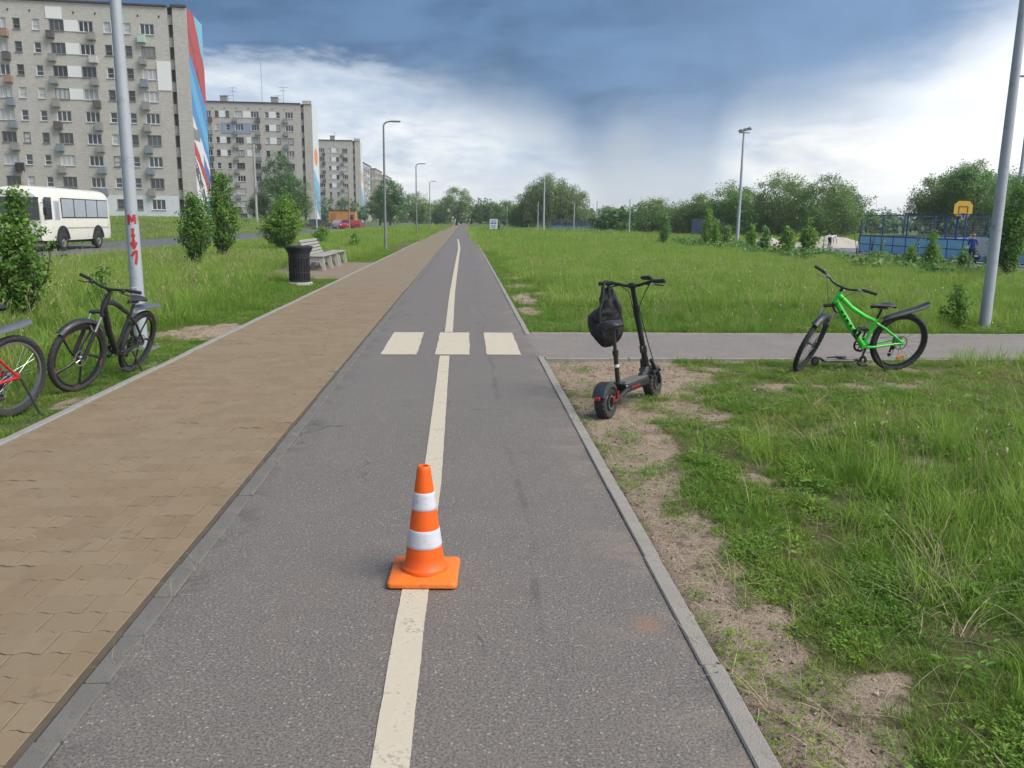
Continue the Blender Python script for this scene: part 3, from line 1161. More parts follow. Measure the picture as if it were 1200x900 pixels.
turf_c = proto_collection('turf_tuft', [mk('turf', blades(44, .055, .018, .058, .0036, .9, 3, s), BLADE) for s in range(4)])
mid_c = proto_collection('meadow_tuft', [mk('meadow', blades(40, .12, .07, .20, .0058, .75, 3, 20+s), BLADE) for s in range(4)])
tall_c = proto_collection('tall_tuft', [mk('tall', blades(44, .15, .16, .44, .0078, .55, 4, 40+s, curl=1.0), BLADE_TALL) for s in range(4)])
field_c = proto_collection('field_tuft', [mk('field', blades(85, .34, .10, .30, .010, .55, 3, 60+s), BLADE_TALL) for s in range(4)])
far_c = proto_collection('far_tuft', [mk('farfield', blades(110, .9, .14, .34, .030, .5, 2, 80+s), BLADE_TALL) for s in range(3)])
weed_c = proto_collection('weed_rosette', [mk('weed', leaves_rosette(60, .080, .009, .024, .42, 100+s, .045), WEED) for s in range(4)])
broad_c = proto_collection('broad_leaf', [mk('broad', leaves_rosette(11, .045, .035, .085, .30, 120+s, .08), WEED) for s in range(3)])
straw_c = proto_collection('straw_tuft', [mk('straw', blades(22, .07, .05, .26, .0035, 1.4, 4, 140+s, curl=.4), STRAW) for s in range(3)])
seed_c = proto_collection('seed_stalk', [mk('seed', seedstalk(7, .2, .28, .55, 160+s), STRAW) for s in range(3)])


def bloom_mesh(s):
    g = np.random.default_rng(s)
    mb = MB()
    for k in range(14):
        d = Vector((g.normal(), g.normal(), g.normal()+.5)).normalized()*.008
        q = Vector((0, .006, .152)) + d
        a = d.cross(Vector((0, 0, 1))).normalized()*.006
        b = a.cross(d).normalized()*.006
        mb.add([q-a, q+b, q+a, q-b], [(0, 1, 2, 3)])
    return mb.v, mb.f


bloom_c = proto_collection('bloom_head', [mk('bloom', bloom_mesh(180+s), BLOOM) for s in range(2)])


def clod(s):
    g = np.random.default_rng(s)
    bm = bmesh.new()
    bmesh.ops.create_icosphere(bm, subdivisions=1, radius=.008)
    for v in bm.verts:
        v.co *= g.uniform(.6, 1.3)
        v.co.z *= .65
    me = bpy.data.meshes.new('clod')
    bm.to_mesh(me)
    bm.free()
    me.materials.append(CLODM)
    return me


CLODM = m_leaf('soil_crumb', (.13, .085, .058), (.34, .26, .19), trans=0, island=False)
clod_c = proto_collection('soil_crumb', [clod(s) for s in range(4)])
dryturf_c = proto_collection('dry_turf_tuft', [mk('dryturf', blades(30, .06, .02, .075, .0034, 1.1, 3, 230+s), DRYB) for s in range(3)])
litter_c = proto_collection('litter_bit', [mk('litter', blades(4, .05, .03, .09, .003, 4.0, 3, 190+s, curl=.1), STRAW) for s in range(3)])


def points(x0, x1, y0, y1, dens, keep, seed, smin=.7, smax=1.3, sz=None):
    g = np.random.default_rng(seed)
    n = int((x1-x0)*(y1-y0)*dens)
    x, y = g.uniform(x0, x1, n), g.uniform(y0, y1, n)
    k = keep(x, y)
    sel = (g.random(n) < k) & (~flat_mask(x, y) if x1-x0 > .05 else True)
    x, y = x[sel], y[sel]
    z = gz(x, y)
    s = g.uniform(smin, smax, len(x))
    sv = np.stack([s, s, s*(1 if sz is None else sz(x, y))], 1)
    return np.stack([x, y, z], 1), sv


def cat2(*ps):
    return np.concatenate([p[0] for p in ps]), np.concatenate([p[1] for p in ps])


def cover(x, y):
    return np.clip(1-1.6*dirt(x, y) + np.clip((fbm(x*5.5, y*5.5, 61)-.63)*7, 0, .5), 0, 1)


def thick(x, y):
    """where the near grass grows tall: towards the south-east"""
    d = sst(1.75, 3.1, x + (y-4)*-.10 + (fbm(x*.9, y*.9, 12)-.5)*1.4)
    return d*sst(7.2, 5.4, y)


def vis(x, y):
    """roughly what lies inside the view, with a margin to either side"""
    return (x > -.62*y-1.2) & (x < .76*y+1.2)


def build_grass():
    # right hand verge in the foreground
    P = points(.96, 9.5, 1.6, 9.72, 520, lambda x, y: vis(x, y)*cover(x, y)*np.clip((fbm(x*2.4, y*2.4, 14)-.36)*5 + (fbm(x*10, y*10, 55)-.5)*1.6, .16, 1), 1, sz=lambda x, y: .7+1.0*thick(x, y)+.5*fbm(x*1.1, y*1.1, 15))
    P2 = points(-8, -3.34, 4.5, 15, 190, lambda x, y: vis(x, y)*cover(x, y)*np.where(x > -4.4, 1, .4), 2)
    P3 = points(.96, 12, CROSS_F+.1, 19, 120, lambda x, y: vis(x, y)*cover(x, y), 3)
    P4 = points(.96, 2.6, 19, 45, 70, lambda x, y: cover(x, y), 4, 1.0, 1.8)
    P5 = points(-4.6, -3.34, 15, 45, 70, lambda x, y: cover(x, y), 5, 1.0, 1.8)
    scatter('short_turf', turf_c, *cat2(P, P2, P3, P4, P5), seed=1)
    # low weeds
    W = points(.96, 8, 1.6, 9.72, 190, lambda x, y: vis(x, y)*cover(x, y)*(fbm(x*3.2, y*3.2, 16) > .48)*sst(6.5, 2.0, x), 6, .6, 1.3)
    W1 = points(.95, 1.35, 1.6, 9.6, 70, lambda x, y: .75*(fbm(x*4, y*4, 18) > .45), 7, .5, 1.2)
    W2 = points(-8, -3.34, 4.5, 14, 40, lambda x, y: vis(x, y)*cover(x, y)*(fbm(x*2.6, y*2.6, 17) > .5), 8, .7, 1.5)
    W3 = points(-1.345, -1.332, 2, 24, 260, lambda x, y: np.ones_like(x)*.5*(fbm(y*2, y*0, 63) > .5), 63, .12, .3)
    W3[0][:, 2] = -.004
    W = cat2(W, W3)
    scatter('low_weeds', weed_c, *cat2(W, W1, W2), seed=2)
    B = points(1.2, 9, 1.8, 9.6, 9, lambda x, y: vis(x, y)*cover(x, y)*(.25+thick(x, y)), 9, .6, 1.3)
    B2 = points(-14, -4.2, 5, 24, 3, lambda x, y: vis(x, y)*cover(x, y), 10, 1.0, 2.0)
    B3 = points(1.5, 16, 12, 24, 2.5, lambda x, y: vis(x, y)*cover(x, y), 10, .8, 1.6)
    scatter('broad_leaved_weeds', broad_c, *cat2(B, B2, B3), seed=3)
    # knee-high grass
    M = points(1.1, 9.5, 1.6, 9.7, 75, lambda x, y: vis(x, y)*cover(x, y)*(.10+.6*thick(x, y)+.45*(fbm(x*1.4, y*1.4, 19) > .57)), 11, .5, 1.15, sz=lambda x, y: .55+.75*thick(x, y))
    M2 = points(-9, -3.9, 4.5, 22, 40, lambda x, y: vis(x, y)*cover(x, y)*sst(-3.7, -4.6, x), 12, .8, 1.5)
    M3 = points(1.0, 15, CROSS_F+.1, 24, 34, lambda x, y: vis(x, y)*cover(x, y)*(.35+.65*sst(1.4, 3.2, x)), 13, .7, 1.25)
    M4 = points(-4.7, -3.5, 14, 40, 20, lambda x, y: cover(x, y)*.5, 14, .7, 1.2)
    scatter('meadow_grass', mid_c, *cat2(M, M2, M3, M4), seed=4)
    T = points(2.0, 9.5, 2.0, 8.8, 20, lambda x, y: vis(x, y)*cover(x, y)*thick(x, y)*(fbm(x*1.2, y*1.2, 21) > .38), 15, .45, .95)
    T2 = points(-14.3, -4.3, 5, 26, 16, lambda x, y: vis(x, y)*cover(x, y)*sst(-4.1, -5.2, x)*(.35+.65*(fbm(x*.6, y*.6, 22) > .45)), 16, .6, 1.25)
    T3 = points(6.5, 9.6, CROSS_F+.15, 15, 14, lambda x, y: (fbm(x*.8, y*.8, 23) > .45)*1.0, 17, .7, 1.2)
    T4 = points(5.8, 7.5, 9.2, 9.72, 26, lambda x, y: np.ones_like(x)*.8, 18, .45, .8)
    scatter('tall_grass', tall_c, *cat2(T, T2, T3, T4), tilt=.16, seed=5)
    # the open field and the verge by the road
    F1 = points(1.2, 19.3, 16, 42, 9, lambda x, y: vis(x, y)*cover(x, y)*sst(1.2, 2.6, x), 19, .7, 1.15)
    F2 = points(-14.5, -4.2, 20, 60, 9, lambda x, y: vis(x, y)*cover(x, y)*sst(-4.0, -5.2, x), 20, .8, 1.3)
    F3 = points(1.0, 19.3, 42, 75, 3.2, lambda x, y: cover(x, y), 21, .8, 1.4)
    F4 = points(-14.5, -3.4, 60, 80, 3.2, lambda x, y: cover(x, y), 22, .8, 1.4)
    scatter('field_grass', field_c, *cat2(F1, F2, F3, F4), seed=6)
    G1 = points(1.2, 60, 63, 165, .55, lambda x, y: vis(x, y)*1.0, 23, .8, 1.5)
    G2 = points(-14.5, -3.6, 80, 200, .6, lambda x, y: vis(x, y)*1.0, 24, .8, 1.4)
    G3 = points(-46, -22.5, 45, 190, .22, lambda x, y: vis(x, y)*1.0, 25, .8, 1.4)
    G4 = points(1.2, 19, 75, 110, .9, lambda x, y: np.ones_like(x), 26, .8, 1.4)
    scatter('distant_grass', far_c, *cat2(G1, G2, G3, G4), seed=7)
    S = points(1.8, 9, 2.2, 9.6, 4.5, lambda x, y: vis(x, y)*cover(x, y)*(.35+.65*(fbm(x*1.0, y*1.0, 27) > .55)), 27, .45, 1.0)
    Sb = (np.array([(2.02, 3.35, 0.0), (2.1, 3.2, 0), (2.2, 3.5, 0), (2.0, 2.95, 0), (2.3, 3.75, 0), (2.45, 4.0, 0)]), np.array([(1.3, 1.3, 1.1)]*6))
    S2 = points(-13, -4.6, 8, 30, .9, lambda x, y: vis(x, y)*1.0, 28, .7, 1.2)
    S3 = points(1.3, 14, 12, 26, 1.1, lambda x, y: vis(x, y)*cover(x, y), 29, .5, .9)
    scatter('dry_straw', straw_c, *cat2(S, Sb, S2, S3), tilt=.3, seed=8)
    K = points(.96, 6, 1.7, 9.7, 420, lambda x, y: vis(x, y)*np.clip(dirt(x, y)*1.4-.15, 0, 1), 40, .3, 1.5)
    K2 = points(-6.5, -3.34, 6, 14.5, 160, lambda x, y: np.clip(dirt(x, y)*1.4-.15, 0, 1), 41, .4, 1.6)
    scatter('soil_crumbs', clod_c, *cat2(K, K2), tilt=1.0, seed=11)
    L_ = points(.96, 8, 1.7, 9.7, 110, lambda x, y: vis(x, y)*(.40+.75*np.clip(dirt(x, y)*1.5, 0, 1)), 42, .5, 1.3)
    gg = np.random.default_rng(71)
    lx, ly = np.concatenate([gg.uniform(-3.2, -1.4, 46), gg.uniform(-1.345, -1.2, 40), gg.uniform(-1.2, .85, 16)]), np.concatenate([gg.uniform(2.2, 11, 46), gg.uniform(2.2, 12, 40), gg.uniform(2.4, 9, 16)])
    ls = gg.uniform(.25, .6, 102)
    L2 = (np.stack([lx, ly, np.full(102, .012)], 1), np.stack([ls, ls, ls], 1))
    scatter('dry_litter', litter_c, *cat2(L_, L2), tilt=.25, seed=12)
    R_ = points(1.6, 9, 4.6, 9.72, 150, lambda x, y: vis(x, y)*cover(x, y)*np.clip((fbm(x*1.3, y*1.9, 72)-.40)*4, 0, 1)*sst(4.4, 6.2, y), 73, .7, 1.25)
    R2 = points(-6, -3.36, 6, 14, 50, lambda x, y: np.clip((fbm(x*1.3, y*1.3, 74)-.50)*4, 0, 1), 75, .7, 1.2)
    R3 = points(1.0, 14, CROSS_F+.1, 22, 22, lambda x, y: vis(x, y)*np.clip((fbm(x*.8, y*.8, 76)-.46)*4, 0, 1), 77, .9, 1.5)
    scatter('dry_turf', dryturf_c, *cat2(R_, R2, R3), seed=13)
    D = points(2.4, 9, 2.2, 8.8, 7, lambda x, y: vis(x, y)*thick(x, y), 30, .6, 1.0)
    D2 = points(1.8, 18, CROSS_F+.2, 34, 1.5, lambda x, y: vis(x, y)*cover(x, y), 31, .7, 1.1)
    D3 = points(-14, -4.6, 8, 34, 2.2, lambda x, y: vis(x, y)*1.0, 32, .8, 1.3)
    scatter('seed_heads', seed_c, *cat2(D, D2, D3), seed=9)
    C = points(1.3, 7, 1.9, 8.5, .55, lambda x, y: vis(x, y)*cover(x, y)*.6, 33, .5, .8)
    C2 = points(1.6, 18, 12.2, 34, .30, lambda x, y: vis(x, y)*1.0, 34, 1.2, 1.9)
    scatter('white_blooms', bloom_c, *cat2(C, C2), seed=10)


build_grass()

# ------------------------------------------------------------------ apartment blocks
BRICK = m_brickwall()
WHITEWASH = mat('whitewashed_wall', (.52, .55, .58), .85, var=.10, vscale=.5, dirt=(.38, .39, .40))
REDBAND = mat('red_plinth_paint', (.13, .035, .04), .8, var=.2)
PANEL_W = mat('white_insulation_render', (.62, .63, .64), .8, var=.06, vscale=.6)
PANEL_B = mat('blue_grey_render', (.22, .27, .36), .8, var=.06, vscale=.6)
FRAME_W = mat('white_window_frame', (.50, .51, .52), .5, var=.05)
FRAME_D = mat('old_window_frame', (.20, .19, .18), .7, var=.2)
PANE = m_pane()
CAPM = mat('dark_roof_flashing', (.045, .040, .045), .7, var=.3)
ROOFM = mat('roof_felt', (.08, .08, .08), .9, var=.3)
CONC = mat('weathered_concrete', (.24, .235, .22), .9, var=.2, vscale=.8, dirt=(.15, .145, .135))
BALC = [mat('balcony_grey', (.225, .225, .22), .8, var=.15, vscale=.9, dirt=(.15, .14, .13)),
        mat('balcony_dark', (.085, .08, .078), .8, var=.25, vscale=.9),
        mat('balcony_pale', (.42, .43, .43), .7, var=.1, vscale=.9),
        mat('balcony_slate', (.17, .20, .24), .7, var=.15, vscale=.9),
        mat('balcony_rust', (.26, .17, .12), .85, var=.3, vscale=.9),
        mat('balcony_teal', (.13, .30, .30), .7, var=.2, vscale=.9),
        mat('balcony_mint', (.33, .46, .40), .7, var=.1, vscale=.9)]
STEEL_DARK = mat('dark_steel', (.05, .05, .052), .6, .6, var=.2)


def window_meshes():
    """frame (with reveal and sill) and pane for a three-light and a one-light window; y points into the wall"""
    out = {}
    for key, w, h, bars in (('wide', 1.72, 1.33, (-.27, .29)), ('narrow', .84, 1.30, ()), ('half', 1.05, 1.33, (.1,))):
        for fk, fm in (('w', FRAME_W), ('d', FRAME_D)):
            mb = MB()
            d = .20
            # reveal
            mb.quad((-w/2, 0, -h/2), (-w/2, d, -h/2), (-w/2, d, h/2), (-w/2, 0, h/2))
            mb.quad((w/2, 0, -h/2), (w/2, 0, h/2), (w/2, d, h/2), (w/2, d, -h/2))
            mb.quad((-w/2, 0, h/2), (-w/2, d, h/2), (w/2, d, h/2), (w/2, 0, h/2))
            mb.quad((-w/2, 0, -h/2), (w/2, 0, -h/2), (w/2, d, -h/2), (-w/2, d, -h/2))
            b = .085
            mb.box((-w/2+b/2, .13, 0), (b, .07, h))
            mb.box((w/2-b/2, .13, 0), (b, .07, h))
            mb.box((0, .13, h/2-b/2), (w-2*b, .066, b))
            mb.box((0, .13, -h/2+b/2), (w-2*b, .066, b))
            for q in bars:
                mb.box((q, .128, 0), (.10, .07, h-2*b))
            if not bars:
                mb.box((0, .128, -.08), (w-2*b, .06, .06))
            mb.box((0, -.04, -h/2-.03), (w+.12, .16, .05))
            fr = mb.mesh('window', fm, sharp=0)
            pn = MB().quad((-w/2, .16, -h/2), (w/2, .16, -h/2), (w/2, .16, h/2), (-w/2, .16, h/2)).mesh('pane', PANE, sharp=0)
            out[key+fk] = (fr, pn, w, h)
    return out


WIN = window_meshes()


def balcony_meshes():
    out = []
    for m in BALC:
        mb = MB()
        mb.box((0, -.36, -.47), (1.0, .72, .10))
        mb.box((0, -.70, .0), (1.0, .05, .86))
        mb.box((-.48, -.35, .0), (.045, .66, .86))
        mb.box((.48, -.35, .0), (.045, .66, .86))
        mb.box((0, -.715, .46), (1.06, .07, .05))
        mb.box((-.3, -.73, .0), (.03, .02, .8))
        mb.box((.3, -.73, .0), (.03, .02, .8))
        out.append(mb.mesh('balcony', m, sharp=0))
    return out


BALM = balcony_meshes()
COLS = [(4.97, 'wide', .68), (7.35, 'narrow', 0), (9.75, 'narrow', 0), (12.3, 'wide', -.72), (15.75, 'wide', .72), (18.15, 'narrow', 0), (20.4, 'narrow', 0),
        (22.5, 'wide', -.72), (26.0, 'wide', .72), (28.4, 'narrow', 0), (30.8, 'narrow', 0), (33.2, 'wide', -.7)]
S_END = 36.0


def apartment(label, C, ang, base, wz0, roof, panels, mural_mat_kind, depth, seed, white_to=None, capped=True, blue=None):
    """nine-storey brick slab; the corner C is the near end of the painted gable; the facade runs along local -x"""
    r = random.Random(seed)
    root = thing('apartment_building', label, 'building', (C[0], C[1], 0), ang, 'brick apartment blocks along the road')
    zs = [wz0+2.74*k for k in range(9)]
    holes = []
    for s, kind, bo in COLS:
        for k, z in enumerate(zs):
            fk = 'w' if r.random() < .72 else 'd'
            fr, pn, w, h = WIN[kind+fk]
            holes.append((-s-w/2, -s+w/2, z-h/2, z+h/2))
            f = link('window', fr, root, (-s, 0, z))
            link('pane', pn, f)
            if bo and k > 0:
                b = link('balcony', BALM[r.choice([0, 0, 0, 1, 1, 2, 3, 0, 0, 1, 0, 3, 0, 4 if seed == 1 else 0] if not (seed == 1 and s < 6 and k == 8) else [6])], root, (-s-bo, 0, z-1.16))
                b.scale = (r.uniform(.78, .94), r.uniform(.85, 1.0), r.uniform(.85, 1.0))
    # facade with real openings
    xs = sorted(set([-S_END, -2.4] + [round(h[0], 4) for h in holes] + [round(h[1], 4) for h in holes]))
    band = [base, base+.30] + ([white_to] if white_to else []) + [roof]
    zc = sorted(set([round(q, 4) for q in band] + [round(h[2], 4) for h in holes] + [round(h[3], 4) for h in holes]))
    mb = MB()
    hs = [(round(a, 4), round(b, 4), round(c, 4), round(d, 4)) for a, b, c, d in holes]
    colh = {}
    for h in hs:
        colh.setdefault((h[0], h[1]), []).append(h)
    for i in range(len(xs)-1):
        xm = (xs[i]+xs[i+1])/2
        hh = [h for key, L in colh.items() if key[0] < xm < key[1] for h in L]
        for j in range(len(zc)-1):
            zm = (zc[j]+zc[j+1])/2
            if any(h[2] < zm < h[3] for h in hh):
                continue
            mb.mi = 2 if (zm < base+.30) else (1 if white_to and zm < white_to else 0)
            mb.quad((xs[i], 0, zc[j]), (xs[i+1], 0, zc[j]), (xs[i+1], 0, zc[j+1]), (xs[i], 0, zc[j+1]))
    mb.mi = 0
    # body behind the facade, stair recess and corner pier
    mb.quad((-S_END, 0, base), (-S_END, 0, roof), (-S_END, depth, roof), (-S_END, depth, base))
    mb.quad((-S_END, depth, base), (-S_END, depth, roof), (0, depth, roof), (0, depth, base))
    mb.quad((-2.4, 0, base), (-2.4, 1.7, base), (-2.4, 1.7, roof), (-2.4, 0, roof))
    mb.quad((-2.4, 1.7, base), (-1.75, 1.7, base), (-1.75, 1.7, roof), (-2.4, 1.7, roof))
    mb.quad((-1.75, 1.7, base), (-1.75, -.12, base), (-1.75, -.12, roof), (-1.75, 1.7, roof))
    mb.quad((-1.75, -.12, base), (0, -.12, base), (0, -.12, roof), (-1.75, -.12, roof))
    mb.quad((0, -.12, base), (0, depth, base), (0, depth, roof), (0, -.12, roof))
    mb.obj('wall', [BRICK, WHITEWASH, REDBAND], root, sharp=0)
    # spandrels of the open stair landings
    sp = MB().box((-2.075, .5, 0), (.65, .16, 1.22)).mesh('stair_spandrel', BRICK, sharp=0)
    for k in range(10):
        z = zs[0]-1.37+2.74*k
        if z > base:
            link('stair_spandrel', sp, root, (0, 0, z))
    # roof
    rf = MB().box((-S_END/2, depth/2, roof+.03), (S_END-.02, depth-.02, .06)).obj('roof', ROOFM, root)
    cap = MB()
    cap.box((-S_END/2-1.2, -.09, roof+.16), (S_END-2.4, .34, .20))
    cap.obj('parapet_cap', CAPM, rf)
    cap = MB().box((-.98, -.16, roof+(.20 if capped else .42)), (1.95, .36, .28 if capped else .72)).obj('pier_cap', CAPM if capped else BRICK, rf)
    vent = MB().box((0, -.03, 0), (.16, .08, .24)).mesh('attic_vent', STEEL_DARK, sharp=0)
    for k in range(13):
        link('attic_vent', vent, root, (-3.4-2.55*k, 0, roof-1.15))
    # insulated patches stuck on between windows
    for (a, b, z0, z1, m) in panels:
        MB().box((-(a+b)/2, -.035, (z0+z1)/2), (abs(b-a), .09, z1-z0)).obj('insulation_panel', m, root, sharp=0)
    if mural_mat_kind is not None:
        mm = m_mural(f'gable_mural_{seed}', mural_mat_kind, depth, base, roof)
        MB().box((.03, depth/2, (base+roof)/2+.1), (.05, depth-.04, roof-base-.1)).obj('mural', mm, root, sharp=0)
    return root, zs


def pnl(zs, a, b, floors, m=None):
    return [(a, b, zs[k]-.67, zs[k]+.67, m or PANEL_W) for k in floors]


z1 = [3.03+2.74*k for k in range(9)]
P1 = pnl(z1, 13.22, 14.84, (5, 6, 7, 8)) + pnl(z1, 8.55, 9.28, (5, 6, 7, 8)) + [(2.35, 4.06, 17.55, 21.15, PANEL_W)] + [(15.0, 16.9, 25.72, 27.1, PANEL_W)]
b1, zs1 = apartment('nearest grey brick apartment block with a red and blue painted gable', (-35.6, 116), math.radians(6), 1.2, 3.03, 27.7, P1, 0, 9.6, 1, white_to=4.2)
z2 = [1.68+2.74*k for k in range(9)]
P2 = pnl(z2, 13.22, 14.84, (8,)) + pnl(z2, 18.62, 19.93, (8, 6, 5)) + pnl(z2, 7.82, 9.28, (8, 7, 6)) + pnl(z2, 13.3, 14.3, (6, 5)) + [(a, b, z2[7]-1.35, z2[7]+1.0, PANEL_B) for a, b in ((13.3, 14.86), (16.64, 17.70), (18.60, 19.5))] + [(a, b, p, q, PANEL_B) for a, b in ((14.862, 16.638), (17.702, 18.598)) for p, q in ((z2[7]-1.35, z2[7]-.74), (z2[7]+.68, z2[7]+1.0))]
b2, zs2 = apartment('middle grey brick apartment block with roof aerials and an orange spot on its gable', (-33.7, 194), math.radians(3), .15, 1.68, 26.0, P2, 1, 10.5, 2, capped=False)
z3 = [.95+2.74*k for k in range(9)]
P3 = pnl(z3, 7.82, 9.28, (8, 7, 6, 5, 4)) + pnl(z3, 13.22, 14.84, (8, 7, 6, 5, 3))
b3, zs3 = apartment('farthest grey brick apartment block with a painted gable behind the parked cars', (-33.7, 281), math.radians(3), -.2, .95, 26.0, P3, 1, 10.5, 3, capped=False)


def roof_gear(root, roof, chim, aer, lens):
    for s in chim:
        mb = MB()
        mb.box((-s, 2.2, roof+.8), (1.4, 1.0, 1.5))
        mb.box((-s, 2.2, roof+1.62), (1.6, 1.2, .14))
        mb.obj('chimney', CONC, root)
    for s, h, bars in zip(aer, lens, (1, 1, 0, 1, 1, 1)):
        mb = MB()
        mb.tube([(-s, 2.0, roof), (-s, 2.0, roof+h)], .032, 6)
        if bars:
            for k in range(2):
                mb.tube([(-s-1.0+k*.3, 2.0, roof+h-.25-k*.7), (-s+1.0-k*.3, 2.0, roof+h-.25-k*.7)], .03, 5)
                mb.tube([(-s-.5, 1.7, roof+h-.25-k*.7), (-s-.5, 2.3, roof+h-.25-k*.7)], .025, 5)
        mb.obj('roof_aerial', STEEL_DARK, root)


roof_gear(b2, 26.0, (8.3, 19.2), (17.1, 6.3, 10.9, 18.2, 7.4), (3.6, 4.0, 9.0, 2.0, 2.2))
roof_gear(b3, 26.0, (9.0, 22.0), (8.2, 25), (2.8, 2.6))

# laundry on the low balconies of the nearest block
_b1m = Matrix.Translation((-35.6, 116, 0)) @ Matrix.Rotation(math.radians(6), 4, 'Z')


def laundry(label, s, z, m, w, h):
    mb = MB()
    V, F = [], []
    for i in range(9):
        for j in range(7):
            V.append((w*(i/8-.5), .05*math.sin(i*1.7)+.03*math.sin(j*2+i), -h*j/6*(1-.12*math.sin(i*2.1))))
    for i in range(8):
        for j in range(6):
            F.append((i*7+j, (i+1)*7+j, (i+1)*7+j+1, i*7+j+1))
    V2 = [(a, b+.02, c) for a, b, c in V]
    mb.add(V, F)
    mb.add(V2, F)
    o = mb.obj('laundry', m, None, sharp=60)
    o.matrix_world = _b1m @ Matrix.Translation((-s, -.92, z))
    tag(o, label, 'laundry', 'washing hung over balcony rails')


laundry('pink washing hung over a low balcony rail beside the bus roof', 21.4, z1[1]-.45, mat('pink_cloth', (.48, .12, .16), .9), 1.3, 1.0)
laundry('dark washing hung over a balcony rail just above the pink washing', 21.3, z1[2]-.45, mat('dark_cloth', (.03, .028, .03), .9), 1.1, 1.1)

# distant panel blocks standing along the road
PANEL_C = mat('pale_panel_wall', (.36, .36, .35), .85, var=.12, vscale=.3)
PANEL_C2 = mat('buff_panel_wall', (.33, .29, .24), .85, var=.12, vscale=.3)
LOGG = mat('loggia_shade', (.13, .125, .12), .8, var=.3, vscale=.5)  # dark grey finish given to some loggias at random


def panel_block(label, x, y0, y1, h, n, m, rear, seed):
    r = random.Random(seed)
    root = thing('panel_building', label, 'building', (x, y0, 0), 0, 'distant panel blocks along the road')
    L = y1-y0
    MB().box((-6, L/2, h/2), (12, L, h)).obj('wall', m, root, sharp=0)
    rf = MB().box((-6, L/2, h+.2), (12.4, L+.4, .4)).obj('roof', CAPM, root, sharp=0)
    MB().box((-5, L*.4, h+1.2), (3, 4, 1.7)).obj('lift_house', CONC, rf, sharp=0)
    bm_ = MB()
    bm_.box((0, 0, 0), (1.3, 2.6, .16))
    bm_.box((.62, 0, .5), (.06, 2.6, .95))
    ba = [bm_.mesh('loggia', q, sharp=0) for q in (PANEL_W, BALC[0], BALC[3], LOGG)]
    wn = MB().box((.0, 0, 0), (.10, 1.5, 1.4)).mesh('window', PANE, sharp=0)
    we = MB().box((0, 0, 0), (1.5, .1, 1.4)).mesh('window', PANE, sharp=0)
    fl = int(h/2.85)
    for k in range(n):
        y = L*(k+.5)/n
        for f in range(fl):
            z = 1.6+2.85*f
            if k % 2 == 0:
                link('loggia', ba[r.choice([0, 1, 1, 2, 3])], root, (.66, y, z-.9))
            link('window', wn, root, (.02, y, z+.3))
    for k in range(3):
        for f in range(fl):
            link('window', we, root, (-2.5-3.4*k, -.02, 1.9+2.85*f))
    return root


panel_block('first pale panel block seen edge on past the farthest brick block', -46.5, 392, 428, 26.5, 9, PANEL_C, 0, 1)
panel_block('second panel block seen edge on, between the pale block and the far trees', -45.0, 436, 470, 26.0, 9, PANEL_C2, 0, 2)
panel_block('last and lowest panel block half hidden by trees at the road', -44.0, 478, 520, 25.0, 9, PANEL_C, 0, 3)

# ------------------------------------------------------------------ poles
POLE = mat('grey_painted_steel', (.35, .385, .43), .55, .15, var=.10, vscale=2, dirt=(.22, .225, .24))
POLE_D = mat('dull_steel_pole', (.20, .21, .225), .6, .3, var=.12, vscale=2)
LAMPG = mat('lamp_lens', (.55, .56, .56), .3, var=.05)
REDP = mat('red_spray_paint', (.36, .025, .03), .7, var=.2)


def lamp_post(label, x, y, h, r0, r1, arm, m, arm_dir=0.0, base=True):
    root = thing('street_lamp', label, 'street lamp', (x, y, float(gz(x, y))), arm_dir, 'lamp posts along the footway')
    N = 14
    mb = MB()
    mb.tube([(0, 0, h*k/N) for k in range(N+1)], [r0+(r1-r0)*k/N for k in range(N+1)], 20)
    mb.obj('pole', m, root, sharp=60)
    if base:
        mb = MB()
        mb.box((0, 0, .015), (r0*4.4, r0*4.4, .03), bev=.006)
        for sx in (-1, 1):
            for sy in (-1, 1):
                mb.lathe([(.016, .03), (.016, .065), (.001, .07)], 8, c=(sx*r0*1.7, sy*r0*1.7, 0))
        mb.obj('base_plate', POLE_D, root)
        mb = MB().box((0, -r0*.97, .62), (r0*.9, .02, .32), bev=.006).obj('service_hatch', m, root)
    if arm:
        mb = MB()
        pts = [(0, 0, h-.02), (.03, 0, h+.10), (.14, 0, h+.2), (.32, 0, h+.24), (.5, 0, h+.25)]
        mb.tube(pts, r1*.85, 10)
        mb.obj('arm', m, root, sharp=60)
        mb = MB()
        mb.box((.62, 0, h+.25), (.52, .2, .07), bev=.025)
        lh = mb.obj('lamp_head', POLE_D, root)
        MB().box((.64, 0, h+.21), (.38, .15, .018), bev=.004).obj('lens', LAMPG, lh)
    return root


lp = lamp_post('tall grey lamp post with red graffiti behind the black bicycle', -3.98, 10.4, 7.2, .080, .048, True, POLE)


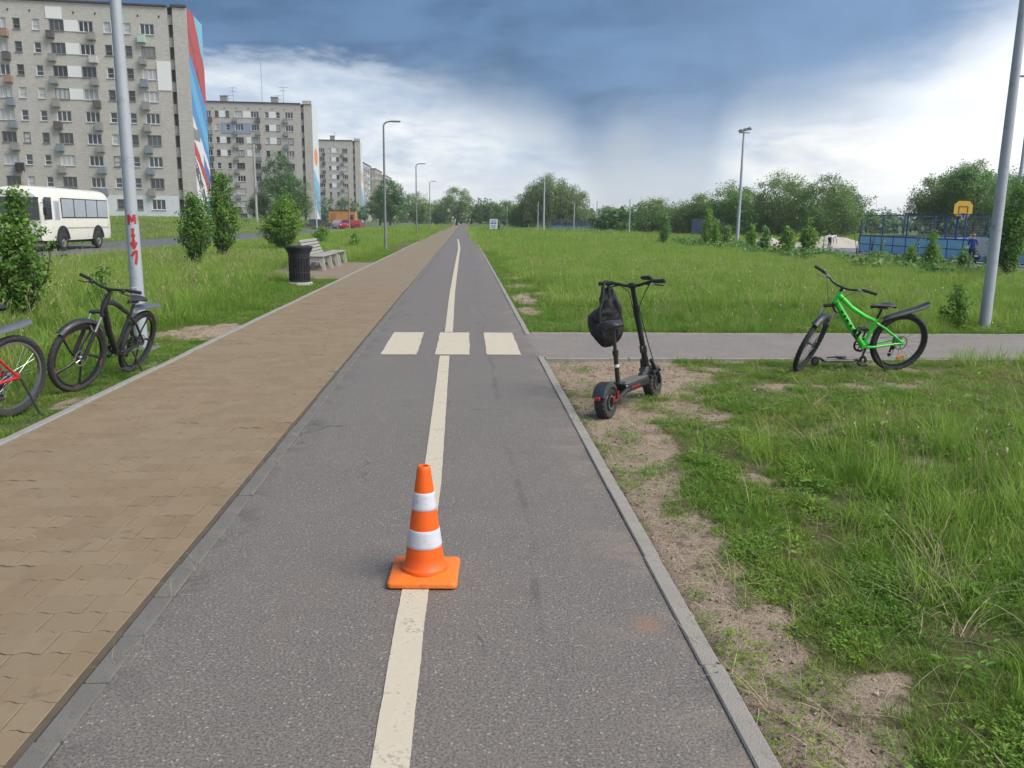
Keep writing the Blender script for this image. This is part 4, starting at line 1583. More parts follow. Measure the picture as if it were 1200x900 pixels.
def graffiti(parent):
    """spray painted strokes lying on the pole's round surface"""
    def Rz(z):
        return .080+(.048-.080)*z/7.2+.0025
    # strokes in (across metres, height metres); 0 across faces the camera
    M1 = [[(-.040, 1.635), (-.038, 1.520)], [(-.038, 1.635), (.000, 1.565), (.030, 1.635)], [(.030, 1.640), (.036, 1.530)]]
    M2 = [[(.0, 1.480), (.002, 1.250)], [(-.030, 1.315), (.002, 1.245), (.036, 1.315)], [(-.022, 1.400), (.024, 1.390)]]
    M3 = [[(-.034, 1.150), (.000, 1.195), (.028, 1.215), (.022, 1.130), (.008, 1.050)]]
    face = math.atan2(-10.4, 3.98)
    for strokes in (M1, M2, M3):
        mb = MB()
        for st in strokes:
            n = 16
            V, F = [], []
            seg = []
            for a, b in zip(st[:-1], st[1:]):
                for k in range(n):
                    t = k/n
                    seg.append((a[0]+(b[0]-a[0])*t, a[1]+(b[1]-a[1])*t))
            seg.append(st[-1])
            for i, p in enumerate(seg):
                q0, q1 = seg[max(i-1, 0)], seg[min(i+1, len(seg)-1)]
                dx, dz = q1[0]-q0[0], q1[1]-q0[1]
                l = math.hypot(dx, dz) or 1
                w = .0150*(1+.25*math.sin(i*1.3))
                for sg in (-1, 1):
                    s = p[0]-dz/l*w*sg
                    z = p[1]+dx/l*w*sg
                    R = Rz(z)
                    th = face + s/R
                    V.append((R*math.cos(th), R*math.sin(th), z))
            for i in range(len(seg)-1):
                F.append((2*i, 2*i+1, 2*i+3, 2*i+2))
            mb.add(V, F)
        mb.obj('graffiti_mark', REDP, parent, sharp=0)


graffiti(lp)
lamp_post('lamp post with a bent arm standing beyond the benches', -4.18, 45.0, 6.3, .075, .045, True, POLE_D)
lamp_post('lamp post next beyond the one behind the benches', -4.5, 80.0, 6.4, .075, .045, True, POLE_D)
lamp_post('small far lamp post close to the trees at the path end', -4.7, 116.0, 6.4, .075, .045, True, POLE_D)
lamp_post('leaning tall grey lamp post beside the cross path, right of the green bicycle', 8.22, 12.66, 7.2, .086, .050, True, POLE, arm_dir=PI)
lamp_post('slim grey lamp post rising behind the dense bush by the court', 26.6, 39.6, 8.4, .11, .06, True, POLE, arm_dir=PI)


def flood_pole():
    x, y = 19.9, 60.7
    root = thing('floodlight_mast', 'steel floodlight mast in front of the tree row', 'floodlight mast', (x, y, -.05), 0)
    h = 8.0
    MB().tube([(0, 0, 0), (0.02, 0, h*.5), (.0, 0, h)], [.13, .10, .06], 14).obj('pole', POLE, root, sharp=60)
    MB().box((0, 0, .02), (.5, .5, .04), bev=.01).obj('base_plate', POLE_D, root)
    MB().box((.05, 0, h-.05), (.75, .06, .06)).obj('crossbar', POLE_D, root)
    for k, (dx, dz, ry) in enumerate(((-.26, .10, .5), (.05, .18, .4), (.34, .26, .6))):
        mb = MB()
        mb.M = Matrix.Translation((dx, -.12, h+dz-.05)) @ Matrix.Rotation(ry, 4, 'X') @ Matrix.Rotation(-.25, 4, 'Y')
        mb.box((0, 0, 0), (.32, .24, .09), bev=.02)
        mb.box((0, 0, .08), (.2, .14, .08), bev=.02)
        f = mb.obj('floodlight', POLE_D, root)
        mb = MB()
        mb.M = Matrix.Translation((dx, -.12, h+dz-.05)) @ Matrix.Rotation(ry, 4, 'X') @ Matrix.Rotation(-.25, 4, 'Y')
        mb.box((0, 0, -.051), (.27, .19, .012))
        mb.obj('lens', LAMPG, f)
    return root


flood_pole()


def plain_pole(label, x, y, h, r, m, head=True, box=False, group='bare poles across the field'):
    root = thing('utility_pole', label, 'pole', (x, y, float(gz(x, y))), 0, group)
    MB().tube([(0, 0, -.1), (0, 0, h*.5), (0, 0, h)], [r, r*.82, r*.62], 10).obj('pole', m, root, sharp=60)
    if head:
        MB().box((.22, 0, h-.02), (.6, .16, .08), bev=.02).obj('lamp_head', POLE_D, root)
    if box:
        MB().box((.18, -.2, h*.42), (.34, .3, .75), bev=.02).obj('junction_box', CONC, root)
        for k in (-.4, .0, .4):
            MB().tube([(k, 0, h-.5), (k, 0, h-.28)], .05, 6).obj('insulator', FRAME_W, root)
        MB().box((0, 0, h-.55), (1.0, .1, .1)).obj('crossarm', POLE_D, root)
    return root


CONC_POLE = mat('pale_concrete_pole', (.30, .30, .29), .85, var=.15, vscale=1)
RUSTP = mat('rusty_pole', (.25, .16, .12), .8, var=.3, vscale=1)
plain_pole('pale concrete utility pole with a grey box before the middle brick block', -30.1, 125, 11.0, .20, CONC_POLE, False, True, None)
plain_pole('thin pale pole standing at the corner of the middle brick block', -22.4, 130, 5.4, .12, POLE, False, group=None)
plain_pole('rusty brown pole standing beside the parked cars', -17.5, 130, 6.6, .14, RUSTP, False, group=None)
for lab, x, y, h, r in (('thin pole rising directly behind the white board near the path end', 7.4, 190, 5.3, .10), ('short pole just right of the white board', 8.5, 170, 4.3, .13), ('thin pole on the left edge of the round willow', 10.7, 150, 6.0, .09),
                        ('short thin pole before the left half of the round willow', 10.4, 120, 4.2, .08), ('tall pole standing before the middle of the round willow', 10.2, 109, 7.0, .13),
                        ('pole just off the right edge of the round willow', 16.2, 125, 4.2, .09), ('lone pole between the willow and the small round tree', 19.6, 125, 4.5, .09), ('thin pole at the left end of the tree row', 20.2, 103, 4.3, .10)):
    plain_pole(lab, x, y, h, r, POLE, False)

# ------------------------------------------------------------------ bus
BUSW = mat('cream_white_bus_paint', (.68, .67, .61), .35, var=.04, vscale=.8, coat=.3)
GLASS = mat('dark_vehicle_glass', (.030, .038, .050), .08, var=.2, spec=.6)
GLASS_L = mat('curtained_vehicle_glass', (.32, .36, .41), .08, var=.15, vscale=4, spec=.6)
RUBBER = mat('tyre_rubber', (.022, .022, .024), .85, var=.3, vscale=20, dirt=(.07, .06, .05))
BLACKP = mat('black_plastic', (.018, .018, .020), .55, var=.2, vscale=8)
HUBM = mat('grey_wheel_steel', (.20, .19, .18), .6, .5, var=.2, dirt=(.11, .09, .07))


def vehicle_wheel(parent, x, y, R, w, outer, hubm=None):
    mb = MB()
    mb.lathe([(R*.60, -w/2), (R*.86, -w/2), (R*.97, -w*.38), (R, -w*.2), (R, w*.2), (R*.97, w*.38), (R*.86, w/2), (R*.60, w/2)], 28, 'Y', (x, y, R), closed=True)
    wh = mb.obj('wheel', RUBBER, parent)
    mb = MB()
    s = outer
    mb.lathe([(R*.61, s*w*.25), (R*.58, s*w*.42), (R*.45, s*w*.30), (R*.25, s*w*.34), (R*.2, s*w*.50), (.001, s*w*.52)], 20, 'Y', (x, y, R))
    mb.obj('rim', hubm or HUBM, wh)
    return wh


def build_bus():
    # local: x forward, y to the left, z up
    root = thing('bus', 'small cream white bus parked on the road behind the left bush', 'bus', (-19.95, 42.5, -.06), -PI/2)
    L, W = 7.3, 2.5
    # body shell lofted from cross sections
    secs = [(-3.62, .86, .30, -.05), (-3.58, .94, .08, -.01), (-3.45, .985, .02, 0), (-3.0, 1, 0, 0), (-1.5, 1, 0, 0), (0, 1, 0, .02), (1.5, 1, 0, .02), (2.9, 1, 0, .0), (3.3, .985, .01, -.03), (3.52, .95, .03, -.10), (3.64, .90, .10, -.22)]

    def section(w, dz, dt):
        hw = W/2*w
        zb, zt = .48+dz*.5, 2.93+dt
        pts = []
        pts.append((-hw*.96, zb))
        pts.append((-hw, zb+.25))
        pts.append((-hw, 1.35))
        pts.append((-hw*.985, 2.2))
        for k in range(7):
            a = PI/2*k/6
            pts.append((-(hw*.97-.52)-.52*math.cos(a), zt-.56+.50*math.sin(a)*1.0))
        for k in range(1, 6):
            t = k/6
            pts.append((-(hw*.97-.52)*(1-2*t), zt-.06+.06*math.sin(PI*t)))
        for k in range(7):
            a = PI/2*(1-k/6)
            pts.append(((hw*.97-.52)+.52*math.cos(a), zt-.56+.50*math.sin(a)))
        pts += [(hw*.985, 2.2), (hw, 1.35), (hw, zb+.25), (hw*.96, zb)]
        return pts
    V, F = [], []
    n = None
    for x, w, dz, dt in secs:
        s = section(w, dz, dt)
        n = len(s)
        V += [(x, y, z) for y, z in s]
    for i in range(len(secs)-1):
        for k in range(n):
            l = (k+1) % n
            F.append((i*n+k, i*n+l, (i+1)*n+l, (i+1)*n+k))
    F.append(tuple(range(n)))
    F.append(tuple(range((len(secs)-1)*n+n-1, (len(secs)-1)*n-1, -1)))
    MB().add(V, F).obj('body', BUSW, root, sharp=40)
    hw = W/2

    def side_window(name, x0, x1, z0, z1, sgn, m, fm=BLACKP):
        mb = MB()
        mb.box(((x0+x1)/2, sgn*(hw+.003), (z0+z1)/2), (x1-x0, .03, z1-z0), bev=.012)
        w = mb.obj(name, fm, root)
        mb = MB()
        mb.box(((x0+x1)/2, sgn*(hw+.012), (z0+z1)/2), (x1-x0-.09, .026, z1-z0-.09), bev=.01)
        mb.obj('pane', m, w)
        return w
    for sgn in (1, -1):
        for k in range(4):
            side_window('side_window', -3.15+1.27*k, -3.15+1.27*(k+1)-.01, 1.50, 2.42, sgn, GLASS_L)
        side_window('driver_window', 2.10, 2.62, 1.42, 2.30, sgn, GLASS_L, FRAME_W)
        MB().box((-.5, sgn*(hw+.004), 1.05), (5.3, .02, .05)).obj('side_trim', mat('grey_trim', (.30, .29, .27), .6), root)
        for wx in (1.95, -1.85):
            mb = MB()
            ring = []
            R0, R1 = .50, .64
            for k in range(13):
                a = PI*k/12
                ring.append((wx+R1*math.cos(a), .52+R1*math.sin(a)))
            for k in range(12, -1, -1):
                a = PI*k/12
                ring.append((wx+R0*math.cos(a), .52+R0*math.sin(a)))
            # arch as short quads
            for k in range(12):
                p = [ring[k], ring[k+1], ring[25-k-1], ring[25-k]]
                mb.prism([(a, b) for a, b in p], sgn*(hw-.02), sgn*(hw+.035), axis='Y')
            ar = mb.obj('wheel_arch', BLACKP, root)
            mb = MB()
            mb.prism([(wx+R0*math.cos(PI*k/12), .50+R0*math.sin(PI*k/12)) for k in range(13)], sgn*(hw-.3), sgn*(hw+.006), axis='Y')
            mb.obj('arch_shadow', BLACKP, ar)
            vehicle_wheel(root, wx, sgn*(hw-.10), .44, .26, sgn)
    # windscreen wraps round the front, in two panes
    mb = MB()
    for (y0, y1) in ((-1.08, -.02), (.02, 1.08)):
        mb.add([(3.675, y0, 1.42), (3.675, y1, 1.42), (3.655, y1, 2.42), (3.655, y0, 2.42), (3.60, y0, 1.42), (3.60, y1, 1.42), (3.60, y1, 2.42), (3.60, y0, 2.42)],
               [(0, 1, 2, 3), (4, 7, 6, 5), (0, 4, 5, 1), (1, 5, 6, 2), (2, 6, 7, 3), (3, 7, 4, 0)])
    mb.obj('windscreen', GLASS, root)
    for sgn in (1, -1):
        side_window('corner_window', 2.86, 3.50, 1.44, 2.42, sgn, GLASS)
        MB().lathe([(.11, 0), (.10, .04), (.001, .05)], 14, 'X', (3.62, sgn*.85, .98)).obj('headlight', LAMPG, root)
        mb = MB().tube([(3.5, sgn*1.1, 2.2), (3.75, sgn*1.35, 2.15), (3.78, sgn*1.4, 1.95)], .018, 6)
        mb.box((3.78, sgn*1.42, 1.8), (.08, .2, .36), bev=.03)
        mb.obj('mirror', BLACKP, root)
    MB().box((3.66, 0, .62), (.12, 2.2, .24), bev=.03).obj('bumper', mat('bumper_grey', (.40, .39, .36), .6), root)
    MB().box((-3.64, 0, .62), (.1, 2.1, .2), bev=.03).obj('bumper', MATS['bumper_grey'], root)
    MB().box((0, 0, .44), (6.0, 1.9, .18)).obj('underbody', BLACKP, root)
    return root


build_bus()


def build_car(label, x, y, rz, paint, estate=False):
    root = thing('parked_car', label, 'car', (x, y, float(gz(x, y))+.02), rz, 'cars parked by the road')
    prof = [(-2.05, .32), (-2.1, .62), (-2.02, .92), (-1.55, .98), (-1.0 if not estate else -1.75, 1.40), (.25, 1.44), (1.0, 1.0), (1.9, .86), (2.08, .62), (2.05, .32)]
    mb = MB()
    n = len(prof)
    V = []
    for w, yy in ((.78, -.80), (1, -.74), (1, .74), (.78, .80)):
        for (a, b) in prof:
            inset = .16 if b > 1.05 else 0
            V.append((a, math.copysign(abs(yy)-inset, yy)*(1 if abs(yy) < .78 else 1.0), b))
    F = []
    for k in range(3):
        for i in range(n):
            j = (i+1) % n
            F.append((k*n+i, k*n+j, (k+1)*n+j, (k+1)*n+i))
    F.append(tuple(range(n)))
    F.append(tuple(range(4*n-1, 3*n-1, -1)))
    mb.add(V, F)
    mb.obj('body', paint, root, sharp=30)
    for s in (-1, 1):
        for wx in (-1.28, 1.3):
            vehicle_wheel(root, wx, s*.72, .31, .19, s)
        MB().add([(-1.3, s*.79, 1.0), (.75, s*.79, 1.0), (.2, s*.70, 1.36), (-.95, s*.70, 1.36), (-1.3, s*.74, 1.0), (.75, s*.74, 1.0), (.2, s*.65, 1.36), (-.95, s*.65, 1.36)],
                 [(0, 1, 2, 3), (4, 7, 6, 5), (0, 4, 5, 1), (1, 5, 6, 2), (2, 6, 7, 3), (3, 7, 4, 0)]).obj('side_window', GLASS, root)
        MB().box((2.03, s*.55, .68), (.1, .3, .14), bev=.03).obj('headlight', LAMPG, root)
        MB().box((-2.07, s*.6, .76), (.08, .22, .14), bev=.02).obj('tail_light', mat('tail_red', (.3, .02, .02), .3), root)
    MB().add([(.98, -.62, 1.02), (.98, .62, 1.02), (.30, .56, 1.42), (.30, -.56, 1.42), (.93, -.62, 1.0), (.93, .62, 1.0), (.25, .56, 1.40), (.25, -.56, 1.40)],
             [(0, 1, 2, 3), (4, 7, 6, 5), (0, 4, 5, 1), (1, 5, 6, 2), (2, 6, 7, 3), (3, 7, 4, 0)]).obj('windscreen', GLASS, root)
    return root


CARP = [mat('black_car_paint', (.012, .014, .020), .25, coat=.5), mat('silver_car_paint', (.30, .31, .33), .3, .4, coat=.5), mat('red_car_paint', (.40, .015, .03), .3, coat=.5), mat('dark_red_car_paint', (.22, .03, .03), .35, coat=.3)]
build_car('black car at the left end of the parked row', -22.6, 133, PI*.06, CARP[0], True)
build_car('silver car parked between the black car and the red one', -19.9, 136, PI*.5, CARP[1])
build_car('bright red car parked beside the rusty pole', -18.5, 134, -PI*.5, CARP[2])
build_car('dull red car parked at the right end, past the rusty pole', -16.9, 135, PI*.48, CARP[3])


def build_kiosk():
    root = thing('kiosk', 'low orange kiosk behind the parked cars', 'kiosk', (-21.4, 150, .35), 0)
    om = mat('orange_cladding', (.42, .21, .06), .7, var=.1, vscale=.6)
    MB().box((0, 1.2, 1.25), (4.6, 2.4, 2.5)).obj('wall', om, root, sharp=0)
    MB().box((0, 1.2, 2.56), (4.8, 2.6, .12)).obj('roof', CAPM, root, sharp=0)
    MB().box((1.6, -.02, 1.4), (.8, .08, .8)).obj('window', PANE, root)
    MB().box((-1.5, -.02, 1.0), (.9, .08, 2.0)).obj('door', mat('kiosk_door', (.30, .14, .05), .7), root)


build_kiosk()

# ------------------------------------------------------------------ cone
ORANGE = mat('orange_plastic', (.78, .110, .008), .48, var=.10, vscale=7, bump=.12, bscale=90, spec=.4, dirt=(.50, .10, .02))
ORANGE_B = mat('worn_orange_plastic', (.78, .165, .014), .5, var=.12, vscale=8, dirt=(.36, .12, .04), bump=.15, bscale=80)
BANDW = mat('reflective_band', (.56, .56, .62), .4, var=.10, vscale=14, bump=.25, bscale=400, dirt=(.34, .33, .35))


def build_cone():
    root = thing('traffic_cone', 'orange traffic cone with two white bands standing on the centre line', 'traffic cone', (-.180, 3.575, .0045), math.radians(-2.5))
    # rounded square foot
    def rsq(h, r, k=6):
        out = []
        for cx, cy, a0 in ((h-r, h-r, 0), (-h+r, h-r, 90), (-h+r, -h+r, 180), (h-r, -h+r, 270)):
            for i in range(k+1):
                a = math.radians(a0+90*i/k)
                out.append((cx+r*math.cos(a), cy+r*math.sin(a)))
        return out
    rings = [(.150, .002), (.154, .006), (.154, .020), (.151, .026), (.143, .030)]
    V, F = [], []
    n = None
    for h, z in rings:
        p = rsq(h, .022)
        n = len(p)
        V += [(x, y, z) for x, y in p]
    for i in range(len(rings)-1):
        for k in range(n):
            l = (k+1) % n
            F.append((i*n+k, i*n+l, (i+1)*n+l, (i+1)*n+k))
    # top dished to the circle of the cone
    o = len(V)
    m = 56
    for r, z in ((.138, .033), (.104, .040)):
        V += [(r*math.cos(2*PI*k/n+PI/4*0), r*math.sin(2*PI*k/n), z) for k in range(n)]
    base = (len(rings)-1)*n
    # match the square ring's start angle
    def near(k):
        return k
    ang0 = [math.atan2(V[base+k][1], V[base+k][0]) for k in range(n)]
    for q, (r, z) in enumerate(((.136, .0335), (.104, .040))):
        for k in range(n):
            V[o+q*n+k] = (r*math.cos(ang0[k]), r*math.sin(ang0[k]), z)
    for k in range(n):
        l = (k+1) % n
        F.append((base+k, base+l, o+l, o+k))
        F.append((o+k, o+l, o+n+l, o+n+k))
    F.append(tuple(range(n-1, -1, -1)))
    MB().add(V, F).obj('base', ORANGE_B, root, sharp=40)
    R = lambda z: .092 + (.0285-.092)*(z-.05)/(.520-.05)
    prof = [(.1035, .036), (.1035, .050), (.0985, .056), (R(.06), .062)] + [(R(z), z) for z in (.10, .2, .3, .4, .50)] + [(R(.513)-.001, .513), (.0235, .5195), (.019, .5185), (.017, .50), (.05, .10), (.05, .036)]
    MB().lathe(prof, 56).obj('cone_body', ORANGE, root, sharp=50)
    for z0, z1 in ((.150, .232), (.322, .402)):
        p = [(R(z0)+.0004, z0), (R(z0)+.0016, z0+.001)] + [(R(z0+(z1-z0)*k/6)+.0016, z0+(z1-z0)*k/6) for k in range(1, 6)] + [(R(z1)+.0016, z1-.001), (R(z1)+.0004, z1)]
        MB().lathe(p, 56).obj('reflective_band', BANDW, root, sharp=60)


build_cone()

# ------------------------------------------------------------------ litter bin, benches
BINM = mat('black_bin_steel', (.020, .021, .027), .5, .2, var=.2, vscale=4, dirt=(.05, .048, .045))


def build_bin():
    root = thing('litter_bin', 'black slatted litter bin with a flared rim beside the footway', 'litter bin', (-3.98, 20.5, 0), 0)
    MB().lathe([(.30, 0), (.30, .055), (.285, .065), (.001, .066)], 28).obj('foot', mat('white_bin_foot', (.42, .40, .36), .8, var=.2, dirt=(.2, .18, .15)), root)
    MB().lathe([(.175, .07), (.18, .10), (.18, .70), (.17, .70), (.17, .10)], 28).obj('liner', mat('bin_liner', (.010, .010, .013), .6), root)
    sl = MB().box((0, 0, 0), (.038, .014, .60), bev=.004).mesh('slat', BINM)
    for k in range(24):
        a = 2*PI*k/24
        o = link('slat', sl, root, (.243*math.cos(a), .243*math.sin(a), .375))
        o.rotation_euler = (0, 0, a+PI/2)
    for z in (.10, .30, .66):
        MB().lathe([(.233, z-.014), (.252, z-.014), (.252, z+.014), (.233, z+.014)], 30, closed=True).obj('hoop', BINM, root)
    MB().lathe([(.252, .67), (.262, .74), (.262, .76), (.325, .865), (.335, .90), (.330, .925), (.30, .93), (.22, .90), (.20, .82), (.20, .70)], 32).obj('rim', BINM, root, sharp=40)


build_bin()

WOODG = mat('weathered_grey_slat', (.26, .255, .24), .85, var=.22, vscale=3, bump=.3, bscale=30, dirt=(.20, .19, .17))
BCONC = mat('pale_bench_concrete', (.36, .355, .33), .9, var=.12, vscale=3, dirt=(.25, .24, .22))


def build_bench(label, y0, L, back):
    root = thing('park_bench', label, 'bench', (-4.62, y0, -.006), 0, 'park benches on the pad')
    # concrete end frames: splayed foot, seat rail, raked back
    out = [(.36, 0), (.28, 0), (.16, .26), (-.12, .26), (-.26, 0), (-.36, 0), (-.30, .36), (-.50, .84), (-.42, .87), (-.20, .42), (.30, .40), (.31, .34)] if back else \
          [(.34, 0), (.25, 0), (.14, .28), (-.14, .28), (-.25, 0), (-.34, 0), (-.26, .40), (.26, .40)]
    nleg = 3 if L > 2 else 2
    for k in range(nleg):
        yy = .12 + (L-.24)*k/(nleg-1)
        MB().prism([(a, b) for a, b in out], yy-.05, yy+.05, axis='Y').obj('end_frame', BCONC, root, sharp=20)
    sl = MB().box((0, L/2, 0), (.085, L, .035), bev=.006).mesh('seat_slat', WOODG)
    for k in range(5):
        o = link('seat_slat', sl, root, (-.16+.105*k, 0, .44-.0*k))
        o.rotation_euler = (0, 0, rnd.uniform(-.003, .003))
    if back:
        sb = MB().box((0, L/2, 0), (.035, L, .085), bev=.006).mesh('back_slat', WOODG)
        for k in range(5):
            o = link('back_slat', sb, root, (-.215-.047*k, 0, .50+.096*k))
            o.rotation_euler = (0, -.44, 0)


build_bench('grey slatted bench with concrete frames and a raked back beside the bin', 26.0, 3.0, True)
build_bench('backless low bench just beyond the one with a back', 29.4, 1.7, False)

# ------------------------------------------------------------------ bicycles
CHROME = mat('bright_alloy', (.45, .46, .48), .3, .9, var=.1)
ALLOY = mat('dull_alloy', (.26, .265, .27), .4, .8, var=.15)
BLK = mat('satin_black_paint', (.016, .016, .018), .38, var=.25, vscale=8, dirt=(.05, .045, .04))
BLKM = mat('matt_black_rubber', (.020, .020, .022), .75, var=.25, vscale=14)
SADM = mat('black_saddle_vinyl', (.022, .022, .025), .5, var=.2, vscale=10)
FENDG = mat('grey_plastic_mudguard', (.085, .095, .112), .45, var=.15, vscale=6, dirt=(.13, .12, .11))
FENDB = mat('black_plastic_mudguard', (.024, .026, .031), .45, var=.2, vscale=6, dirt=(.055, .05, .046))
GREENP = mat('bright_green_paint', (.045, .60, .045), .28, var=.05, vscale=6, coat=.6)
REDF = mat('red_bike_paint', (.42, .015, .025), .3, var=.08, vscale=6, coat=.5)
REFW = mat('white_reflector', (.55, .55, .52), .25)
REFO = mat('orange_reflector', (.75, .22, .02), .25)
REFR = mat('red_reflector', (.5, .02, .02), .25)
PINK = mat('faded_red_decal', (.16, .05, .05), .5)
TYRE = mat('bike_tyre', (.026, .026, .028), .85, var=.35, vscale=25, dirt=(.085, .078, .068))


def arc(cx, cz, R, a0, a1, n, y=0.0):
    return [(cx+R*math.cos(math.radians(a0+(a1-a0)*k/n)), y, cz+R*math.sin(math.radians(a0+(a1-a0)*k/n))) for k in range(n+1)]


def bicycle(label, loc, heading, lean, steer, fm, mag=False, low=False, rear_only=False, fork_guard=True, tail='black', pedal_a=200, seat_z=.93, decal=None):
    """local x forward, y to the rider's left, z up; rear contact point at the origin"""
    root = thing('bicycle', label, 'bicycle', loc, 0, 'parked bicycles')
    root.matrix_world = Matrix.Translation(loc) @ Matrix.Rotation(heading, 4, 'Z') @ Matrix.Rotation(-lean, 4, 'X')
    R = .335
    WB = 1.07
    ra, fa = Vector((0, 0, R)), Vector((WB, 0, R))
    bb = Vector((.42, 0, .285))
    ca = math.radians(70)
    ax = Vector((-math.cos(ca), 0, math.sin(ca)))
    a0 = Vector((WB-.045/math.sin(ca), 0, R))
    hb, ht = a0+ax*.49, a0+ax*.62
    S = Matrix.Translation(a0) @ Matrix.Rotation(steer, 4, ax) @ Matrix.Translation(-a0)
    I4 = Matrix.Identity(4)

    def wheel(c, M, front):
        mb = MB()
        mb.M = M
        mb.torus(.309, .027, 88, 10, 'Y', c, knob=.0055, sq=.95)
        w = mb.obj('wheel', TYRE, root, sharp=28)
        mb = MB()
        mb.M = M
        rp = [(.268, -.013), (.281, -.014), (.290, -.012), (.290, .012), (.281, .014), (.268, .013)]
        mb.lathe(rp, 60, 'Y', c, closed=True)
        mb.obj('rim', BLK if mag else (BLK if low else ALLOY), w, sharp=40)
        mb = MB()
        mb.M = M
        mb.lathe([(.001, -.062), (.008, -.062), (.009, -.045), (.024, -.032), (.024, -.028), (.014, -.024), (.014, .024), (.024, .028), (.024, .032), (.009, .045), (.008, .062), (.001, .062)], 16, 'Y', c)
        mb.obj('hub', ALLOY, w)
        mb = MB()
        mb.M = M
        if mag:
            for k in range(5):
                a = 2*PI*k/5+.3
                pth = []
                for q in range(9):
                    t = q/8
                    rr = .02+.258*t
                    th = a + .42*math.sin(t*PI*.5)
                    pth.append((c.x+rr*math.cos(th), 0, c.z+rr*math.sin(th)))
                mb.tube(pth, [.017-.006*math.sin(PI*q/8) for q in range(9)], 8, flat=.7)
            mb.obj('mag_spokes', BLK, w, sharp=60)
            mb = MB()
            mb.M = M
            for k in range(5):
                a = 2*PI*k/5+.75
                V, F = [], []
                for q in range(7):
                    th = a+.24*q/6
                    for sgn in (-1, 1):
                        for rr in (.2705, .2875):
                            V.append((c.x+rr*math.cos(th), sgn*.0155, c.z+rr*math.sin(th)))
                for q in range(6):
                    F.append((q*4, q*4+1, q*4+5, q*4+4))
                    F.append((q*4+2, q*4+6, q*4+7, q*4+3))
                mb.add(V, F)
            o = mb.obj('rim_decal', PINK, w, sharp=0)
            o['kind'] = 'stuff'
        else:
            for k in range(28):
                a = 2*PI*k/28
                sgn = 1 if k % 2 else -1
                b = a + (.5 if (k//2) % 2 else -.5)
                mb.tube([(c.x+.023*math.cos(b), sgn*.030, c.z+.023*math.sin(b)), (c.x+.272*math.cos(a), sgn*.004, c.z+.272*math.sin(a))], .0011, 4, caps=False)
            o = mb.obj('spokes', BLK if low else CHROME, w, sharp=0)
            o['kind'] = 'stuff'
        # brake disc
        mb = MB()
        mb.M = M
        if not rear_only:
            mb.lathe([(.068, .034), (.080, .034), (.080, .037), (.068, .037)], 36, 'Y', c, closed=True)
            for k in range(6):
                a = 2*PI*k/6
                mb.tube([(c.x+.02*math.cos(a), .0355, c.z+.02*math.sin(a)), (c.x+.07*math.cos(a+.4), .0355, c.z+.07*math.sin(a+.4))], .003, 5)
            mb.obj('brake_disc', CHROME, w)
        return w

    rw = wheel(ra, I4, False)
    if not mag:
        mb = MB()
        a = math.radians(252 if low else 28)
        p = Vector((.19*math.cos(a), .0, R+.19*math.sin(a)))
        mb.M = Matrix.Translation(p) @ Matrix.Rotation(-a+PI/2 if True else 0, 4, 'Y')
        mb.box((0, 0, 0), (.10, .016, .032), bev=.006)
        mb.obj('reflector', REFO if low else REFW, rw)
    # frame
    st_dir = Vector((-math.cos(math.radians(73)), 0, math.sin(math.radians(73))))
    st_top = bb + st_dir*(.34 if low else .42)
    mb = MB()
    hm = a0+ax*.58
    if low:
        mb.tube([hm, hm+(st_top-hm)*.35+Vector((0, 0, -.05)), hm+(st_top-hm)*.7+Vector((0, 0, -.055)), st_top-st_dir*.03], [.030, .027, .024, .020], 14)
        mb.tube([a0+ax*.51, a0+ax*.50+(bb-a0-ax*.50)*.5+Vector((-.004, 0, -.012)), bb+Vector((.01, 0, .02))], [.037, .037, .031], 14)
    elif mag:
        h2 = a0+ax*.545
        k1 = [h2, h2+Vector((-.12, 0, -.005)), h2+Vector((-.24, 0, -.045)), h2+Vector((-.35, 0, -.10)), st_top+Vector((.08, 0, .012)), st_top-st_dir*.02]
        mb.tube(k1, [.026, .027, .026, .024, .021, .018], 14)
        mb.tube([a0+ax*.51, a0+ax*.49+(bb-a0-ax*.49)*.45+Vector((-.01, 0, -.03)), bb+Vector((.01, 0, .02))], [.032, .033, .027], 14)
    else:
        mb.tube([hm, st_top-st_dir*.02], [.020, .018], 12)
        mb.tube([a0+ax*.51, bb], [.024, .022], 12)
    mb.tube([bb, st_top], .020 if low else .0165, 12)
    mb.tube([hb, ht], [.025, .025], 16)
    mb.lathe([(.03, -.036), (.03, .036)], 16, 'Y', bb)
    for s in (-1, 1):
        y = s*.062
        mb.tube([bb+Vector((-.03, s*.03, 0)), bb+Vector((-.11, s*.05, .008)), ra+Vector((.06, y, .0)), ra+Vector((.0, y, 0))], [.016, .015, .012, .010], 10)
        stt = st_top-st_dir*.05
        mb.tube([stt+Vector((-.01, s*.018, 0)), stt+(ra-stt)*.3+Vector((.0, s*.045, .02)), ra+Vector((.02, y, .03)), ra+Vector((0, y, 0))], [.014, .012, .011, .010], 10)
        mb.box(ra+Vector((.012, y, .012)), (.06, .007, .06), bev=.002)
    mb.obj('frame', fm, root, sharp=50)
    if decal:
        # dark lettering strip along the down tube, on both flanks
        mb = MB()
        A, B = a0+ax*.50, bb+Vector((.01, 0, .02))
        d = (B-A).normalized()
        nrm = Vector((0, 1, 0))
        up = d.cross(nrm)
        for s in (-1, 1):
            for k, (t, l, h) in enumerate(((.20, .040, .030), (.30, .030, .036), (.40, .045, .030), (.52, .032, .036), (.63, .040, .028))):
                c = A+(B-A)*t+Vector((0, s*.0385, -.008))
                mb.quad(c-d*l*.5-up*h*.4, c+d*l*.4-up*h*.5, c+d*l*.5+up*h*.4, c-d*l*.4+up*h*.5)
